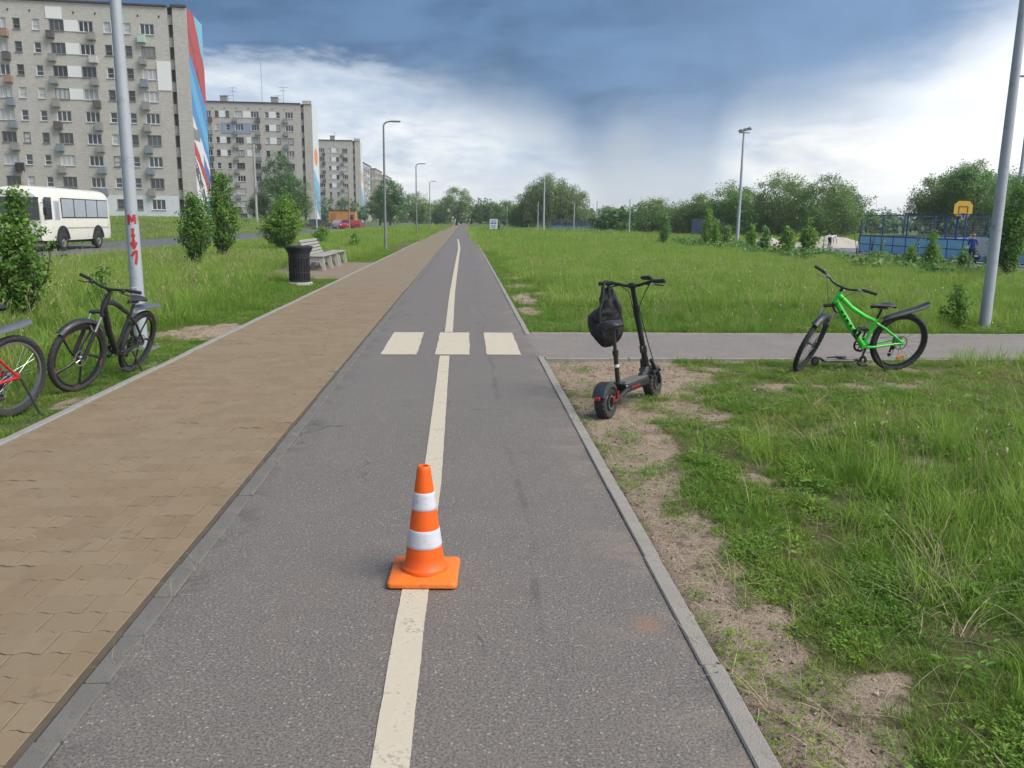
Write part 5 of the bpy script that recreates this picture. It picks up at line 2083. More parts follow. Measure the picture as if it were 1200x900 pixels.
        o = mb.obj('decal', BLK, root, sharp=0)
        o['kind'] = 'stuff'
    # crank, chain
    pa = math.radians(pedal_a)
    cr = Vector((math.cos(pa), 0, math.sin(pa)))
    mb = MB()
    mb.lathe([(.060, -.058), (.082, -.058), (.084, -.055), (.082, -.052), (.060, -.052)], 36, 'Y', bb, closed=True)
    for k in range(5):
        a = 2*PI*k/5
        mb.tube([bb+Vector((0, -.055, 0)), bb+Vector((.066*math.cos(a), -.055, .066*math.sin(a)))], .007, 6)
    ck = mb.obj('crankset', BLK, root)
    for s in (-1, 1):
        e = bb+cr*(.17*s)+Vector((0, s*.075, 0))
        mb = MB()
        mb.tube([bb+Vector((0, s*.062, 0)), e], [.013, .010], 8)
        mb.obj('crank_arm', BLK, ck)
        mb = MB()
        mb.box(e+Vector((0, s*.055, 0)), (.095, .085, .024), bev=.006)
        mb.obj('pedal', BLKM, ck)
    if not rear_only or True:
        mb = MB()
        up, dn = [], []
        mb.tube([bb+Vector((0, -.056, .083)), ra+Vector((.0, -.045, .045))], .0045, 5, caps=False)
        mb.tube([ra+Vector((0, -.045, -.045)), ra+Vector((.03, -.045, -.15)), bb+Vector((0, -.056, -.083))], .0045, 5, caps=False)
        o = mb.obj('chain', ALLOY, root)
        mb = MB()
        for k, rr in enumerate((.050, .044, .038, .032, .026)):
            mb.lathe([(rr-.01, -.034-.004*k), (rr, -.034-.004*k), (rr, -.036-.004*k), (rr-.01, -.036-.004*k)], 24, 'Y', ra, closed=True)
        mb.obj('cassette', ALLOY, rw)
        mb = MB()
        mb.tube([ra+Vector((.01, -.075, -.03)), ra+Vector((.03, -.075, -.10)), ra+Vector((.05, -.06, -.17))], [.016, .012, .010], 8)
        mb.lathe([(.022, -.004), (.022, .004)], 12, 'Y', ra+Vector((.05, -.052, -.17)))
        mb.lathe([(.022, -.004), (.022, .004)], 12, 'Y', ra+Vector((.02, -.052, -.09)))
        mb.obj('derailleur', BLK, root)
    # kickstand
    mb = MB()
    ks = Vector((.18 if not low else .30, .06, .27))
    ke = Vector((.14 if not low else .20, .22, .0))
    q = math.tan(lean)
    # foot reaches the ground line of the leaning frame
    ke = Vector((ke.x, .20, .20*q))
    if rear_only:
        ks, ke = Vector((-.02, .075, .33)), Vector((-.10, .20, .20*q))
    mb.tube([ks, ks+(ke-ks)*.55, ke], [.011, .010, .008], 8)
    mb.box(ke+Vector((0, .0, .008)), (.03, .035, .02), bev=.006)
    mb.obj('kickstand', BLKM, root)
    # saddle
    sp = Vector(bb + st_dir*((seat_z-bb.z)/st_dir.z))
    MB().tube([st_top-st_dir*.06, sp-st_dir*.02], .0135, 12).obj('seat_post', BLKM, root)
    mb = MB()
    V, F = [], []
    prof = [(-.125, .064, .0), (-.115, .076, .012), (-.07, .080, .016), (-.02, .062, .012), (.03, .036, .006), (.08, .022, .004), (.125, .018, .0), (.142, .010, -.006)]
    for (x, w, z) in prof:
        for k in range(12):
            a = 2*PI*k/12
            V.append((sp.x+x, w*math.cos(a), sp.z+.012+z+(.020 if math.sin(a) > 0 else .030)*math.sin(a)*(1-.3*abs(math.cos(a)))))
    for i in range(len(prof)-1):
        for k in range(12):
            l = (k+1) % 12
            F.append((i*12+k, i*12+l, (i+1)*12+l, (i+1)*12+k))
    F.append(tuple(range(12)))
    F.append(tuple(range((len(prof)-1)*12+11, (len(prof)-1)*12-1, -1)))
    mb.add(V, F)
    mb.obj('saddle', SADM, root, sharp=60)
    MB().tube([sp+Vector((-.06, .0, -.02)), sp+Vector((.05, 0, -.022))], .012, 6).obj('seat_clamp', ALLOY, root)
    # tail mudguard clipped to the seat post
    if tail:
        m = FENDB if tail == 'black' else FENDG
        mb = MB()
        if low:
            path = [(sp.x-.02, sp.z-.13), (sp.x-.10, sp.z-.10), (sp.x-.25, sp.z-.055), (sp.x-.40, sp.z-.01), (sp.x-.50, sp.z+.03), (sp.x-.53, sp.z+.05)]
        else:
            path = [(st_top.x-.02, .735), (.12, .745), (-.02, .742), (-.16, .735), (-.27, .715)]
        if rear_only:
            path = [(.34, .70), (.20, .730), (0.08, .745), (-.06, .765), (-.16, .785)]
        V, F = [], []
        for i, (x, z) in enumerate(path):
            t = i/(len(path)-1)
            w = .030+.026*min(1, t*3)-(.012 if t > .95 else 0)
            for yy, dz in ((-1, -.020), (-.7, 0), (0, .006), (.7, 0), (1, -.020)):
                V.append((x, yy*w, z+dz))
            for yy, dz in ((1, -.024), (.7, -.005), (0, .001), (-.7, -.005), (-1, -.024)):
                V.append((x, yy*w, z+dz))
        for i in range(len(path)-1):
            for k in range(10):
                l = (k+1) % 10
                F.append((i*10+k, i*10+l, (i+1)*10+l, (i+1)*10+k))
        F.append(tuple(range(10)))
        F.append(tuple(range((len(path)-1)*10+9, (len(path)-1)*10-1, -1)))
        mb.add(V, F)
        mb.obj('rear_mudguard', m, root, sharp=50)
    if rear_only:
        # frame continues out of the picture with fork, wheel and bars as on the others
        pass
    # ---- everything that turns with the fork
    fwh = wheel(fa, S, True)
    mb = MB()
    mb.M = S
    crown = a0+ax*.455
    for s in (-1, 1):
        y = s*.062
        off = Vector((.045, 0, .016))
        mb.tube([fa+Vector((0, y, 0))+Vector((0, 0, -.01)), fa+Vector((0, y, 0))+ax*.27], [.019, .018], 12)
    mb.obj('fork_leg', BLK if not mag else BLK, root, sharp=50)
    mb = MB()
    mb.M = S
    for s in (-1, 1):
        y = s*.062
        mb.tube([fa+Vector((0, y, 0))+ax*.26, fa+Vector((0, y, 0))+ax*.42], .0135, 12)
    st = mb.obj('stanchion', CHROME, root, sharp=50)
    st['kind'] = 'stuff'
    mb = MB()
    mb.M = S
    c0 = fa+ax*.425
    mb.tube([c0+Vector((0, -.078, 0)), c0+Vector((-.02, -.04, .02)), crown+Vector((0, 0, .0)), c0+Vector((-.02, .04, .02)), c0+Vector((0, .078, 0))], .019, 10)
    mb.tube([fa+ax*.27+Vector((.02, -.062, 0)), fa+ax*.30+Vector((.035, 0, .05)), fa+ax*.27+Vector((.02, .062, 0))], .010, 8)
    mb.tube([crown, hb], .019, 12)
    mb.obj('fork_crown', BLK, root, sharp=50)
    if fork_guard:
        mb = MB()
        mb.M = S
        V, F = [], []
        A = [(a, .362+.004*math.sin(a)) for a in np.radians(np.linspace(132 if mag else 118, 42 if mag else 60, 9))]
        for i, (a, rr) in enumerate(A):
            for yy, dr in ((-1, -.022), (-.6, 0), (0, .004), (.6, 0), (1, -.022)):
                V.append((fa.x+(rr+dr)*math.cos(a), yy*.042, fa.z+(rr+dr)*math.sin(a)))
            for yy, dr in ((1, -.026), (.6, -.005), (0, -.001), (-.6, -.005), (-1, -.026)):
                V.append((fa.x+(rr+dr)*math.cos(a), yy*.042, fa.z+(rr+dr)*math.sin(a)))
        for i in range(8):
            for k in range(10):
                l = (k+1) % 10
                F.append((i*10+k, i*10+l, (i+1)*10+l, (i+1)*10+k))
        F.append(tuple(range(10)))
        F.append(tuple(range(89, 79, -1)))
        mb.add(V, F)
        mb.obj('front_mudguard', FENDB, root, sharp=50)
    mb = MB()
    mb.M = S
    sb = ht+ax*.045
    bc = sb+Vector((.055, 0, .03))
    mb.tube([ht, sb+ax*.01], .018, 12)
    mb.tube([sb, bc], [.017, .015], 10)
    mb.obj('stem', BLK, root, sharp=50)
    rise = .06 if low else .035
    grip_in = .20
    half = .34
    bar = [bc+Vector((-.03-.012, -half, rise+.008)), bc+Vector((-.02, -.22, rise)), bc+Vector((0, -.10, .01)), bc+Vector((0, -.04, 0)), bc+Vector((0, .04, 0)), bc+Vector((0, .10, .01)), bc+Vector((-.02, .22, rise)), bc+Vector((-.03-.012, half, rise+.008))]
    mb = MB()
    mb.M = S
    mb.tube(bar, .0125, 10)
    hbars = mb.obj('handlebar', BLK, root, sharp=50)
    for s in (-1, 1):
        e, b = (bar[-1], bar[-2]) if s > 0 else (bar[0], bar[1])
        d = (e-b).normalized()
        mb = MB()
        mb.M = S
        mb.tube([b+d*.005, b+d*.02, e-d*.01, e+d*.012, e+d*.018], [.016, .0175, .0165, .0185, .012], 12)
        mb.obj('grip', BLKM, hbars, sharp=50)
        mb = MB()
        mb.M = S
        q = b-d*.035
        mb.box(q+Vector((.01, 0, -.015)), (.03, .05, .03), bev=.008)
        mb.tube([q+Vector((.02, 0, -.015)), q+d*.03+Vector((.055, 0, -.030)), q+d*.12+Vector((.060, 0, -.040))], [.006, .006, .005], 6)
        mb.obj('brake_lever', ALLOY if not mag else BLK, hbars)
        mb = MB()
        mb.M = S
        mb.tube([q+Vector((.03, 0, -.01)), bc+Vector((.12, s*.10, -.03)), bc+Vector((.09, s*.05, -.16)), hb+Vector((.035, s*.02, -.02))], .0028, 5)
        mb.obj('cable', BLKM, hbars)
    return root


def local_bell(root):
    pass


# green bicycle: faces left of the picture, fork turned hard towards the path's near side
gb = bicycle('bright green mountain bike with its fork turned, standing by the cross path', (4.86, 9.05, -.02), math.radians(184), math.radians(11), math.radians(46), GREENP, low=True, pedal_a=285, seat_z=.745, decal=True)
mb = MB()
mb.tube([(.545+.030*math.cos(a), .05+.012*math.sin(3*a), .455+.050*math.sin(a)) for a in np.linspace(0, 2*PI, 18)[:-1]], .010, 8, closed=True)
mb.tube([(.555+.026*math.cos(a), .05-.010*math.sin(2*a), .462+.044*math.sin(a)) for a in np.linspace(.5, 2*PI+.5, 18)[:-1]], .009, 8, closed=True)
lk = mb.obj('cable_lock', BLKM, None)
lk.matrix_world = gb.matrix_world.copy()
tag(lk, 'black coiled cable lock hung inside the green bike frame', 'bike lock')
bk = bicycle('black mountain bike with five curved mag spokes, standing before the graffiti pole', (-3.55, 8.93, -.02), math.radians(-97), math.radians(18), math.radians(-15), BLK, mag=True, tail='grey', pedal_a=250, seat_z=.81)
rb = bicycle('red bicycle with wire spokes of which only the rear wheel shows', (-3.70, 6.84, -.02), math.radians(-110), math.radians(8), math.radians(-8), REDF, rear_only=True, tail='grey', pedal_a=200, seat_z=.90)


# ------------------------------------------------------------------ electric scooter
DECKM = mat('grip_tape', (.115, .110, .102), .95, var=.3, vscale=40, dirt=(.12, .11, .09))
REDA = mat('red_anodised', (.26, .02, .025), .4, .3, var=.1)
WHITEST = mat('white_sticker', (.6, .6, .58), .5)


def scooter():
    p0, p1 = Vector((1.20, 6.79)), Vector((1.80, 7.68))
    d = p1-p0
    hd = math.atan2(d.y, d.x)
    root = thing('electric_scooter', 'black electric scooter with a seat post parked on the bare earth', 'electric scooter', (p0.x, p0.y, -.03), 0)
    lean = math.radians(5)
    root.matrix_world = Matrix.Translation((p0.x, p0.y, -.035)) @ Matrix.Rotation(hd, 4, 'Z') @ Matrix.Rotation(-lean, 4, 'X')
    R = .137
    WB = 1.06

    def wheel(x):
        mb = MB()
        n = 44
        prof = [(.070, -.036), (.098, -.047), (.120, -.049), (.132, -.038), (.137, -.014), (.137, .014), (.132, .038), (.120, .049), (.098, .047), (.070, .036)]
        V, F = [], []
        m = len(prof)
        for k in range(n):
            a = 2*PI*k/n
            for i, (r, y) in enumerate(prof):
                kn = .0075 if (2 <= i <= 7 and (k+(i > 4)*1) % 2 == 0) else 0
                V.append((x+(r+kn)*math.cos(a), y, R+(r+kn)*math.sin(a)))
        for k in range(n):
            l = (k+1) % n
            for i in range(m):
                j = (i+1) % m
                F.append((k*m+i, l*m+i, l*m+j, k*m+j))
        mb.add(V, F)
        w = mb.obj('wheel', TYRE, root, sharp=25)
        mb = MB()
        mb.lathe([(.071, -.036), (.066, -.040), (.052, -.030), (.030, -.034), (.012, -.042), (.001, -.043)], 24, 'Y', (x, 0, R))
        mb.lathe([(.071, .036), (.066, .040), (.052, .030), (.030, .034), (.012, .042), (.001, .043)], 24, 'Y', (x, 0, R))
        o = mb.obj('rim', BLK, w)
        mb = MB()
        mb.lathe([(.046, -.052), (.060, -.052), (.060, -.055), (.046, -.055)], 28, 'Y', (x, 0, R), closed=True)
        mb.obj('brake_disc', ALLOY, w)
        return w
    wheel(0)
    wheel(WB)
    # deck
    mb = MB()
    mb.box((.53, 0, .205), (.52, .175, .075), bev=.015)
    dk = mb.obj('deck', BLK, root)
    MB().box((.53, 0, .2445), (.50, .160, .006), bev=.002).obj('grip_tape', DECKM, dk)
    for s in (-1, 1):
        MB().box((.46, s*.0885, .205), (.20, .004, .022), bev=.001).obj('side_stripe', REDA, dk)
    # rear swing arm, shock, mudguard
    mb = MB()
    for s in (-1, 1):
        mb.tube([(.30, s*.072, .20), (.16, s*.076, .175), (0, s*.074, R)], [.022, .019, .016], 8)
    mb.tube([(.30, -.08, .2), (.30, .08, .2)], .024, 10)
    mb.obj('swing_arm', BLK, root, sharp=50)
    mb = MB()
    mb.tube([(.07, -.08, .155), (.07, -.08, .225)], .016, 10)
    mb.box((.0, -.076, R+.02), (.04, .014, .06), bev=.005)
    mb.obj('brake_caliper', REDA, root)
    mb = MB()
    V, F = [], []
    A = np.radians(np.linspace(158, 42, 11))
    for a in A:
        for yy, dr in ((-1, -.035), (-.85, 0), (-.3, .006), (.3, .006), (.85, 0), (1, -.035)):
            V.append(((.168+dr)*math.cos(a), yy*.060, R+(.168+dr)*math.sin(a)))
        for yy, dr in ((1, -.040), (.8, -.006), (.3, .0), (-.3, .0), (-.8, -.006), (-1, -.040)):
            V.append(((.168+dr)*math.cos(a), yy*.060, R+(.168+dr)*math.sin(a)))
    for i in range(10):
        for k in range(12):
            l = (k+1) % 12
            F.append((i*12+k, i*12+l, (i+1)*12+l, (i+1)*12+k))
    F.append(tuple(range(12)))
    F.append(tuple(range(131, 119, -1)))
    mg = mb.add(V, F).obj('rear_mudguard', FENDB, root, sharp=50)
    mb = MB()
    mb.box((-.158, 0, R+.055), (.012, .05, .028), bev=.004)
    mb.obj('tail_light', REFR, mg)
    # seat post and saddle
    st = (.27, 0, .24)
    MB().box((.27, 0, .255), (.10, .10, .02), bev=.005).obj('seat_base', BLK, root)
    mb = MB()
    mb.tube([st, (.245, 0, .52)], .021, 14)
    mb.obj('seat_post', BLK, root, sharp=50)
    MB().tube([(.2555, 0, .40), (.2535, 0, .425)], .0222, 14).obj('post_sticker', WHITEST, root, sharp=50)
    mb = MB()
    mb.tube([(.245, 0, .51), (.225, 0, .735)], .0155, 12)
    mb.tube([(.246, 0, .505), (.243, 0, .545)], .027, 12)
    mb.obj('seat_tube', BLK, root, sharp=50)
    mb = MB()
    V, F = [], []
    px_ = np.linspace(-.140, .145, 22)
    pw_ = np.interp(px_, [-.14, -.132, -.11, -.06, 0, .06, .11, .135, .145], [.030, .070, .098, .108, .098, .070, .046, .032, .012])
    prof = list(zip(px_, pw_))
    for (x, w) in prof:
        for k in range(14):
            a = 2*PI*k/14
            V.append((.215+x, w*math.cos(a), .765+(.040 if math.sin(a) > 0 else .046)*math.sin(a)*(1-.25*abs(math.cos(a)))+.010*min(1, max(0, (w-.05)/.05))))
    for i in range(len(prof)-1):
        for k in range(14):
            l = (k+1) % 14
            F.append((i*14+k, i*14+l, (i+1)*14+l, (i+1)*14+k))
    F.append(tuple(range(14)))
    F.append(tuple(range((len(prof)-1)*14+13, (len(prof)-1)*14-1, -1)))
    mb.add(V, F).obj('saddle', SADM, root, sharp=60)
    # front end: yoke, arms, stem
    ang = math.radians(72)
    ax = Vector((-math.cos(ang), 0, math.sin(ang)))
    foot = Vector((.955, 0, .22))
    mb = MB()
    mb.tube([(.78, 0, .215), (.86, 0, .25), foot+ax*.08], [.045, .042, .036], 12)
    mb.tube([foot, foot+ax*.20], [.034, .030], 14)
    mb.obj('neck', BLK, root, sharp=50)
    mb = MB()
    for s in (-1, 1):
        mb.tube([(.955, s*.05, .24), (.99, s*.078, .27), (1.03, s*.082, .20), (WB, s*.076, R)], [.020, .020, .018, .016], 8)
        mb.tube([foot+ax*.16+Vector((.03, s*.045, 0)), (1.03, s*.080, .21)], [.018, .018], 10)
    mb.tube([(.955, -.07, .25), (.955, .07, .25)], .026, 10)
    mb.obj('front_fork', BLK, root, sharp=50)
    mb = MB()
    mb.tube([(1.04, -.080, .175), (1.025, -.080, .215)], .014, 10)
    mb.obj('fork_knuckle', REDA, root)
    mb = MB()
    V, F = [], []
    A = np.radians(np.linspace(150, 35, 10))
    for a in A:
        for yy, dr in ((-1, -.03), (-.8, 0), (.8, 0), (1, -.03), (.75, -.006), (-.75, -.006)):
            V.append((WB+(.166+dr)*math.cos(a), yy*.058, R+(.166+dr)*math.sin(a)))
    for i in range(9):
        for k in range(6):
            l = (k+1) % 6
            F.append((i*6+k, i*6+l, (i+1)*6+l, (i+1)*6+k))
    F.append(tuple(range(6)))
    F.append(tuple(range(59, 53, -1)))
    mb.add(V, F).obj('front_mudguard', FENDB, root, sharp=50)
    top = foot+ax*.90
    mb = MB()
    mb.tube([foot+ax*.15, foot+ax*.32, top], [.029, .025, .0225], 16)
    mb.tube([foot+ax*.24, foot+ax*.30], .034, 14)
    mb.box(foot+ax*.27+Vector((-.035, 0, .0)), (.03, .03, .07), bev=.008)
    mb.obj('stem', BLK, root, sharp=50)
    bar = [top+Vector((-.02, .305, .03)), top+Vector((-.01, .18, .03)), top+Vector((0, .06, .0)), top+Vector((0, -.06, .0)), top+Vector((-.01, -.18, .03)), top+Vector((-.02, -.305, .03))]
    mb = MB()
    mb.tube(bar, .0135, 12)
    mb.box(top, (.05, .07, .05), bev=.01)
    hb = mb.obj('handlebar', BLK, root, sharp=50)
    for s, e, b in ((1, bar[0], bar[1]), (-1, bar[-1], bar[-2])):
        dd = (e-b).normalized()
        MB().tube([b-dd*.005, b+dd*.01, e-dd*.01, e+dd*.01, e+dd*.015], [.015, .019, .018, .020, .014], 12).obj('grip', BLKM, hb, sharp=50)
        mb = MB()
        q = b-dd*.03
        mb.box(q+Vector((.012, 0, -.014)), (.04, .045, .034), bev=.008)
        mb.tube([q+Vector((.03, 0, -.015)), q+dd*.04+Vector((.06, 0, -.03)), q+dd*.13+Vector((.06, 0, -.045))], [.006, .006, .005], 6)
        mb.obj('brake_lever', BLK, hb)
    mb = MB()
    mb.box(top+Vector((-.005, -.14, .062)), (.06, .10, .030), rot=Matrix.Rotation(.35, 4, 'Y'), bev=.010)
    mb.obj('display', BLK, hb)
    mb = MB()
    mb.lathe([(.016, 0), (.016, .02), (.001, .022)], 12, 'X', tuple(top+Vector((-.035, -.20, .005))))
    mb.obj('bell', CHROME, hb)
    for s in (-1, 1):
        mb = MB()
        mb.tube([top+Vector((.04, s*.16, .02)), top+Vector((.11, s*.08, -.06)), top+Vector((.06, s*.03, -.2)), foot+ax*.3+Vector((.05, s*.04, 0)), (1.02, s*.05, .30)], .0045, 6)
        mb.obj('cable', BLKM, root)
    mb = MB()
    mb.tube([(.62, .07, .19), (.60, .15, .10), (.59, .19, .02)], [.011, .009, .009], 8)
    mb.obj('kickstand', BLK, root)
    return root, bar


sco, sbar = scooter()


def backpack():
    """soft black bag hanging from the left grip of the scooter"""
    M = sco.matrix_world
    hang = M @ (sbar[1] + (sbar[0]-sbar[1])*.55)
    root = thing('backpack', 'black backpack hanging from the left handlebar of the electric scooter', 'backpack', tuple(hang), 0)
    FAB = mat('black_nylon', (.012, .012, .015), .6, var=.35, vscale=9, bump=1.0, bscale=11)
    # body: lumpy, wider at the bottom, in local x right, y away, z down from the bar
    V, F = [], []
    nu, nv = 36, 40
    LR = [(0, -.030, .030, .03), (.03, -.055, .050, .045), (.10, -.088, .075, .07), (.15, -.082, .105, .085), (.19, -.085, .118, .09), (.23, -.150, .126, .10), (.27, -.192, .134, .105),
          (.33, -.185, .137, .108), (.42, -.160, .136, .105), (.48, -.120, .112, .09), (.53, -.075, .065, .06), (.545, -.02, .02, .015)]
    ts = np.linspace(0, 1, nv)
    zi = [p[0] for p in LR]
    zz = ts*.545
    le, ri, dp = (np.interp(zz, zi, [p[q] for p in LR]) for q in (1, 2, 3))
    for i in range(nv):
        cx, hw = (le[i]+ri[i])/2, (ri[i]-le[i])/2
        for k in range(nu):
            a = 2*PI*k/nu
            c, s = math.cos(a), math.sin(a)
            q = (abs(c)**3.5+abs(s)**3.5)**(-1/3.5)
            n = float(fbm(np.array(3+c*2.2+ts[i]*4.2), np.array(5+s*2.2+ts[i]*5.1), 44))-.5
            V.append((cx+hw*q*c*(1+.22*n), dp[i]*q*s*(1+.75*n), -zz[i]-.03*n*min(1, ts[i]*3)))
    for i in range(nv-1):
        for k in range(nu):
            l = (k+1) % nu
            F.append((i*nu+k, (i+1)*nu+k, (i+1)*nu+l, i*nu+l))
    F.append(tuple(range(nu)))
    F.append(tuple(range(nv*nu-1, (nv-1)*nu-1, -1)))
    mb = MB()
    mb.M = Matrix.Translation((.035, .03, -.04))
    mb.add(V, F).obj('bag_body', FAB, root, sharp=75)
    mb = MB()
    for dx in (-.03, .03):
        mb.tube([(dx, .045, -.13), (dx*.8, .02, -.03), (dx*.3, .0, .024), (dx*.8, -.025, -.03), (dx, -.035, -.13)], [.012]*5, 6, flat=.4)
    mb.obj('hanging_strap', FAB, root, sharp=60)
    mb = MB()
    mb.tube([(-.03, -.055, -.13), (-.065, -.085, -.24), (-.06, -.10, -.34), (-.03, -.08, -.46)], .012, 6, flat=.4)
    mb.tube([(.08, -.055, -.13), (.125, -.075, -.26), (.11, -.085, -.44)], .012, 6, flat=.4)
    mb.obj('shoulder_strap', FAB, root, sharp=60)
    return root


backpack()


def kick_scooter():
    """small scooter lying on its side behind the green bicycle"""
    root = thing('kick_scooter', 'small black kick scooter lying on the ground behind the green bicycle', 'kick scooter', (4.03, 9.24, -.012), math.radians(2))
    root.scale = (.66, .66, .8)
    GW = mat('dark_grey_wheel', (.045, .045, .048), .6, var=.2)

    def wheel(x, z):
        mb = MB()
        mb.lathe([(.03, -.014), (.060, -.015), (.072, -.008), (.072, .008), (.060, .015), (.03, .014)], 28, 'Y', (x, 0, z), closed=True)
        w = mb.obj('wheel', RUBBER, root)
        mb = MB()
        mb.lathe([(.001, -.016), (.02, -.018), (.040, -.012), (.040, .012), (.02, .018), (.001, .016)], 18, 'Y', (x, 0, z))
        mb.obj('rim', GW, w)
    wheel(0, .072)
    MB().box((.42, 0, .075), (.56, .12, .03), bev=.012).obj('deck', BLK, root)
    MB().tube([(.0, 0, .085), (.07, 0, .12), (.15, 0, .085)], [.016, .018, .018], 8).obj('rear_brake', BLK, root)
    MB().tube([(.68, 0, .075), (.76, .02, .085), (.82, .03, .075)], [.02, .022, .022], 8).obj('neck', BLK, root)
    mb = MB()
    mb.lathe([(.03, -.014), (.060, -.015), (.072, -.008), (.072, .008), (.060, .015), (.03, .014)], 28, 'Y', (.90, 0.05, .072), closed=True)
    mb.obj('wheel', RUBBER, root)
    MB().tube([(.80, .03, .07), (.76, .30, .04), (.70, .62, .04)], [.018, .016, .015], 10).obj('stem', BLK, root)
    MB().tube([(.50, .58, .04), (.70, .62, .05), (.90, .66, .04)], .013, 8).obj('handlebar', BLK, root)


kick_scooter()

# ------------------------------------------------------------------ people
SKIN = mat('skin', (.42, .26, .19), .55, var=.08, vscale=10)
HAIRB = mat('light_brown_hair', (.20, .13, .065), .7, var=.3, vscale=30)
HAIRD = mat('dark_hair', (.03, .022, .018), .7, var=.3, vscale=30)
SHIRT_B = mat('blue_tshirt', (.020, .055, .26), .85, var=.15, vscale=6)
SHIRT_W = mat('white_tshirt', (.60, .60, .60), .85, var=.08, vscale=6)
SHIRT_G = mat('grey_jacket', (.10, .10, .11), .85, var=.15, vscale=6)
TROUS = mat('dark_trousers', (.022, .024, .035), .85, var=.2, vscale=6)
SHOES = mat('dark_shoes', (.03, .028, .028), .7)


def person(label, loc, rotz, H, pose, shirt, hair, trous=None, sleeve=.5):
    """continuous skinned body; local y is the way the person faces"""
    root = thing('person', label, 'person', loc, rotz, 'people out in the park')
    k = H/1.75
    # joints: name -> (x, y, z, radius)
    J = {'pelvis': (0, 0, .93, .135), 'waist': (0, .0, 1.08, .125), 'chest': (0, .0, 1.30, .145), 'collar': (0, -.005, 1.45, .085), 'neck': (0, .0, 1.53, .055), 'head': (0, .015, 1.62, .092), 'crown': (0, .01, 1.70, .078)}
    E = [('pelvis', 'waist'), ('waist', 'chest'), ('chest', 'collar'), ('collar', 'neck'), ('neck', 'head'), ('head', 'crown')]
    for s, n in ((-1, 'l'), (1, 'r')):
        J.update({n+'hip': (s*.10, 0, .88, .105), n+'knee': (s*.11, .015, .48, .062), n+'ankle': (s*.115, -.02, .09, .042), n+'toe': (s*.125, .12, .035, .035),
                  n+'sho': (s*.17, 0, 1.42, .070), n+'elb': (s*.235, -.02, 1.14, .042), n+'wri': (s*.235, .06, .90, .028), n+'palm': (s*.235, .085, .83, .026)})
        E += [('pelvis', n+'hip'), (n+'hip', n+'knee'), (n+'knee', n+'ankle'), (n+'ankle', n+'toe'), ('collar', n+'sho'), (n+'sho', n+'elb'), (n+'elb', n+'wri'), (n+'wri', n+'palm')]
        for q, (dx, dy, dz) in enumerate(((-.025, .03, -.075), (-.010, .035, -.088), (.006, .035, -.09), (.02, .028, -.078), (.0, .06, -.03))):
            J[f'{n}f{q}'] = (s*.235+dx, .085+dy, .83+dz, .009)
            E.append((n+'palm', f'{n}f{q}'))
    if pose == 'bend':
        R = Matrix.Rotation(-math.radians(72), 4, 'X')
        piv = Vector((0, 0, .90))
        for nm in list(J):
            if nm in ('waist', 'chest', 'collar', 'neck', 'head', 'crown') or nm[1:] in ('sho', 'elb', 'wri', 'palm', 'f0', 'f1', 'f2', 'f3', 'f4'):
                x, y, z, r = J[nm]
                v = piv + R @ (Vector((x, y, z))-piv)
                J[nm] = (v.x, v.y, v.z, r)
        for n in 'lr':
            sx, sy, sz, _ = J[n+'sho']
            for nm, dy, dz in (('elb', .05, -.28), ('wri', .10, -.50), ('palm', .12, -.57), ('f0', .14, -.64), ('f1', .15, -.65), ('f2', .16, -.65), ('f3', .17, -.64), ('f4', .10, -.62)):
                x, y, z, r = J[n+nm]
                J[n+nm] = (sx*1.1+(x-sx)*.2, sy+dy, sz+dz, r)
            x, y, z, r = J[n+'knee']
            J[n+'knee'] = (x, y+.06, z, r)
    elif pose == 'stride':
        J['lknee'] = (-.11, .10, .49, .062)
        J['lankle'] = (-.11, .06, .10, .042)
        J['ltoe'] = (-.12, .20, .04, .035)
        J['rankle'] = (.115, -.16, .11, .042)
        J['rtoe'] = (.125, -.03, .04, .035)
    names = list(J)
    idx = {n: i for i, n in enumerate(names)}
    me = bpy.data.meshes.new('body')
    me.from_pydata([tuple(c*k for c in J[n][:3]) for n in names], [(idx[a], idx[b]) for a, b in E], [])
    o = bpy.data.objects.new('body', me)
    COL.objects.link(o)
    o.modifiers.new('skin', 'SKIN')
    for n in names:
        r = J[n][3]*k
        me.skin_vertices[0].data[idx[n]].radius = (r, r*(.78 if n in ('pelvis', 'waist', 'chest') else 1))
    me.skin_vertices[0].data[idx['pelvis']].use_root = True
    sb = o.modifiers.new('sub', 'SUBSURF')
    sb.levels = sb.render_levels = 1
    bpy.context.view_layer.update()
    dg = bpy.context.evaluated_depsgraph_get()
    nm = bpy.data.meshes.new_from_object(o.evaluated_get(dg))
    bpy.data.objects.remove(o)
    nm.name = 'body'
    for m in (SKIN, shirt, trous or TROUS, SHOES):
        nm.materials.append(m)
    # clothing by nearest bone
    segs = []
    for a, b in E:
        pa, pb = Vector(J[a][:3])*k, Vector(J[b][:3])*k
        if a in ('neck',) or a[1:] in ('palm', 'wri') or (a in ('collar',) and b == 'neck'):
            mi = 0
        elif a[1:] == 'elb':
            mi = 1 if sleeve > .9 else 0
        elif a[1:] == 'ankle':
            mi = 3
        elif a[1:] in ('hip', 'knee') or b[1:] == 'hip':
            mi = 2
        else:
            mi = 1
        segs.append((pa, pb, mi))
    for p in nm.polygons:
        c = p.center
        best, bm_ = 1e9, 0
        for pa, pb, mi in segs:
            d = pb-pa
            t = max(0, min(1, (c-pa).dot(d)/max(d.length_squared, 1e-9)))
            q = (c-pa-d*t).length
            if q < best:
                best, bm_ = q, mi
        p.material_index = bm_
        p.use_smooth = True
    link('body', nm, root)
    # hair and face
    h0, h1 = Vector(J['head'][:3])*k, Vector(J['crown'][:3])*k
    up = (h1-h0).normalized()
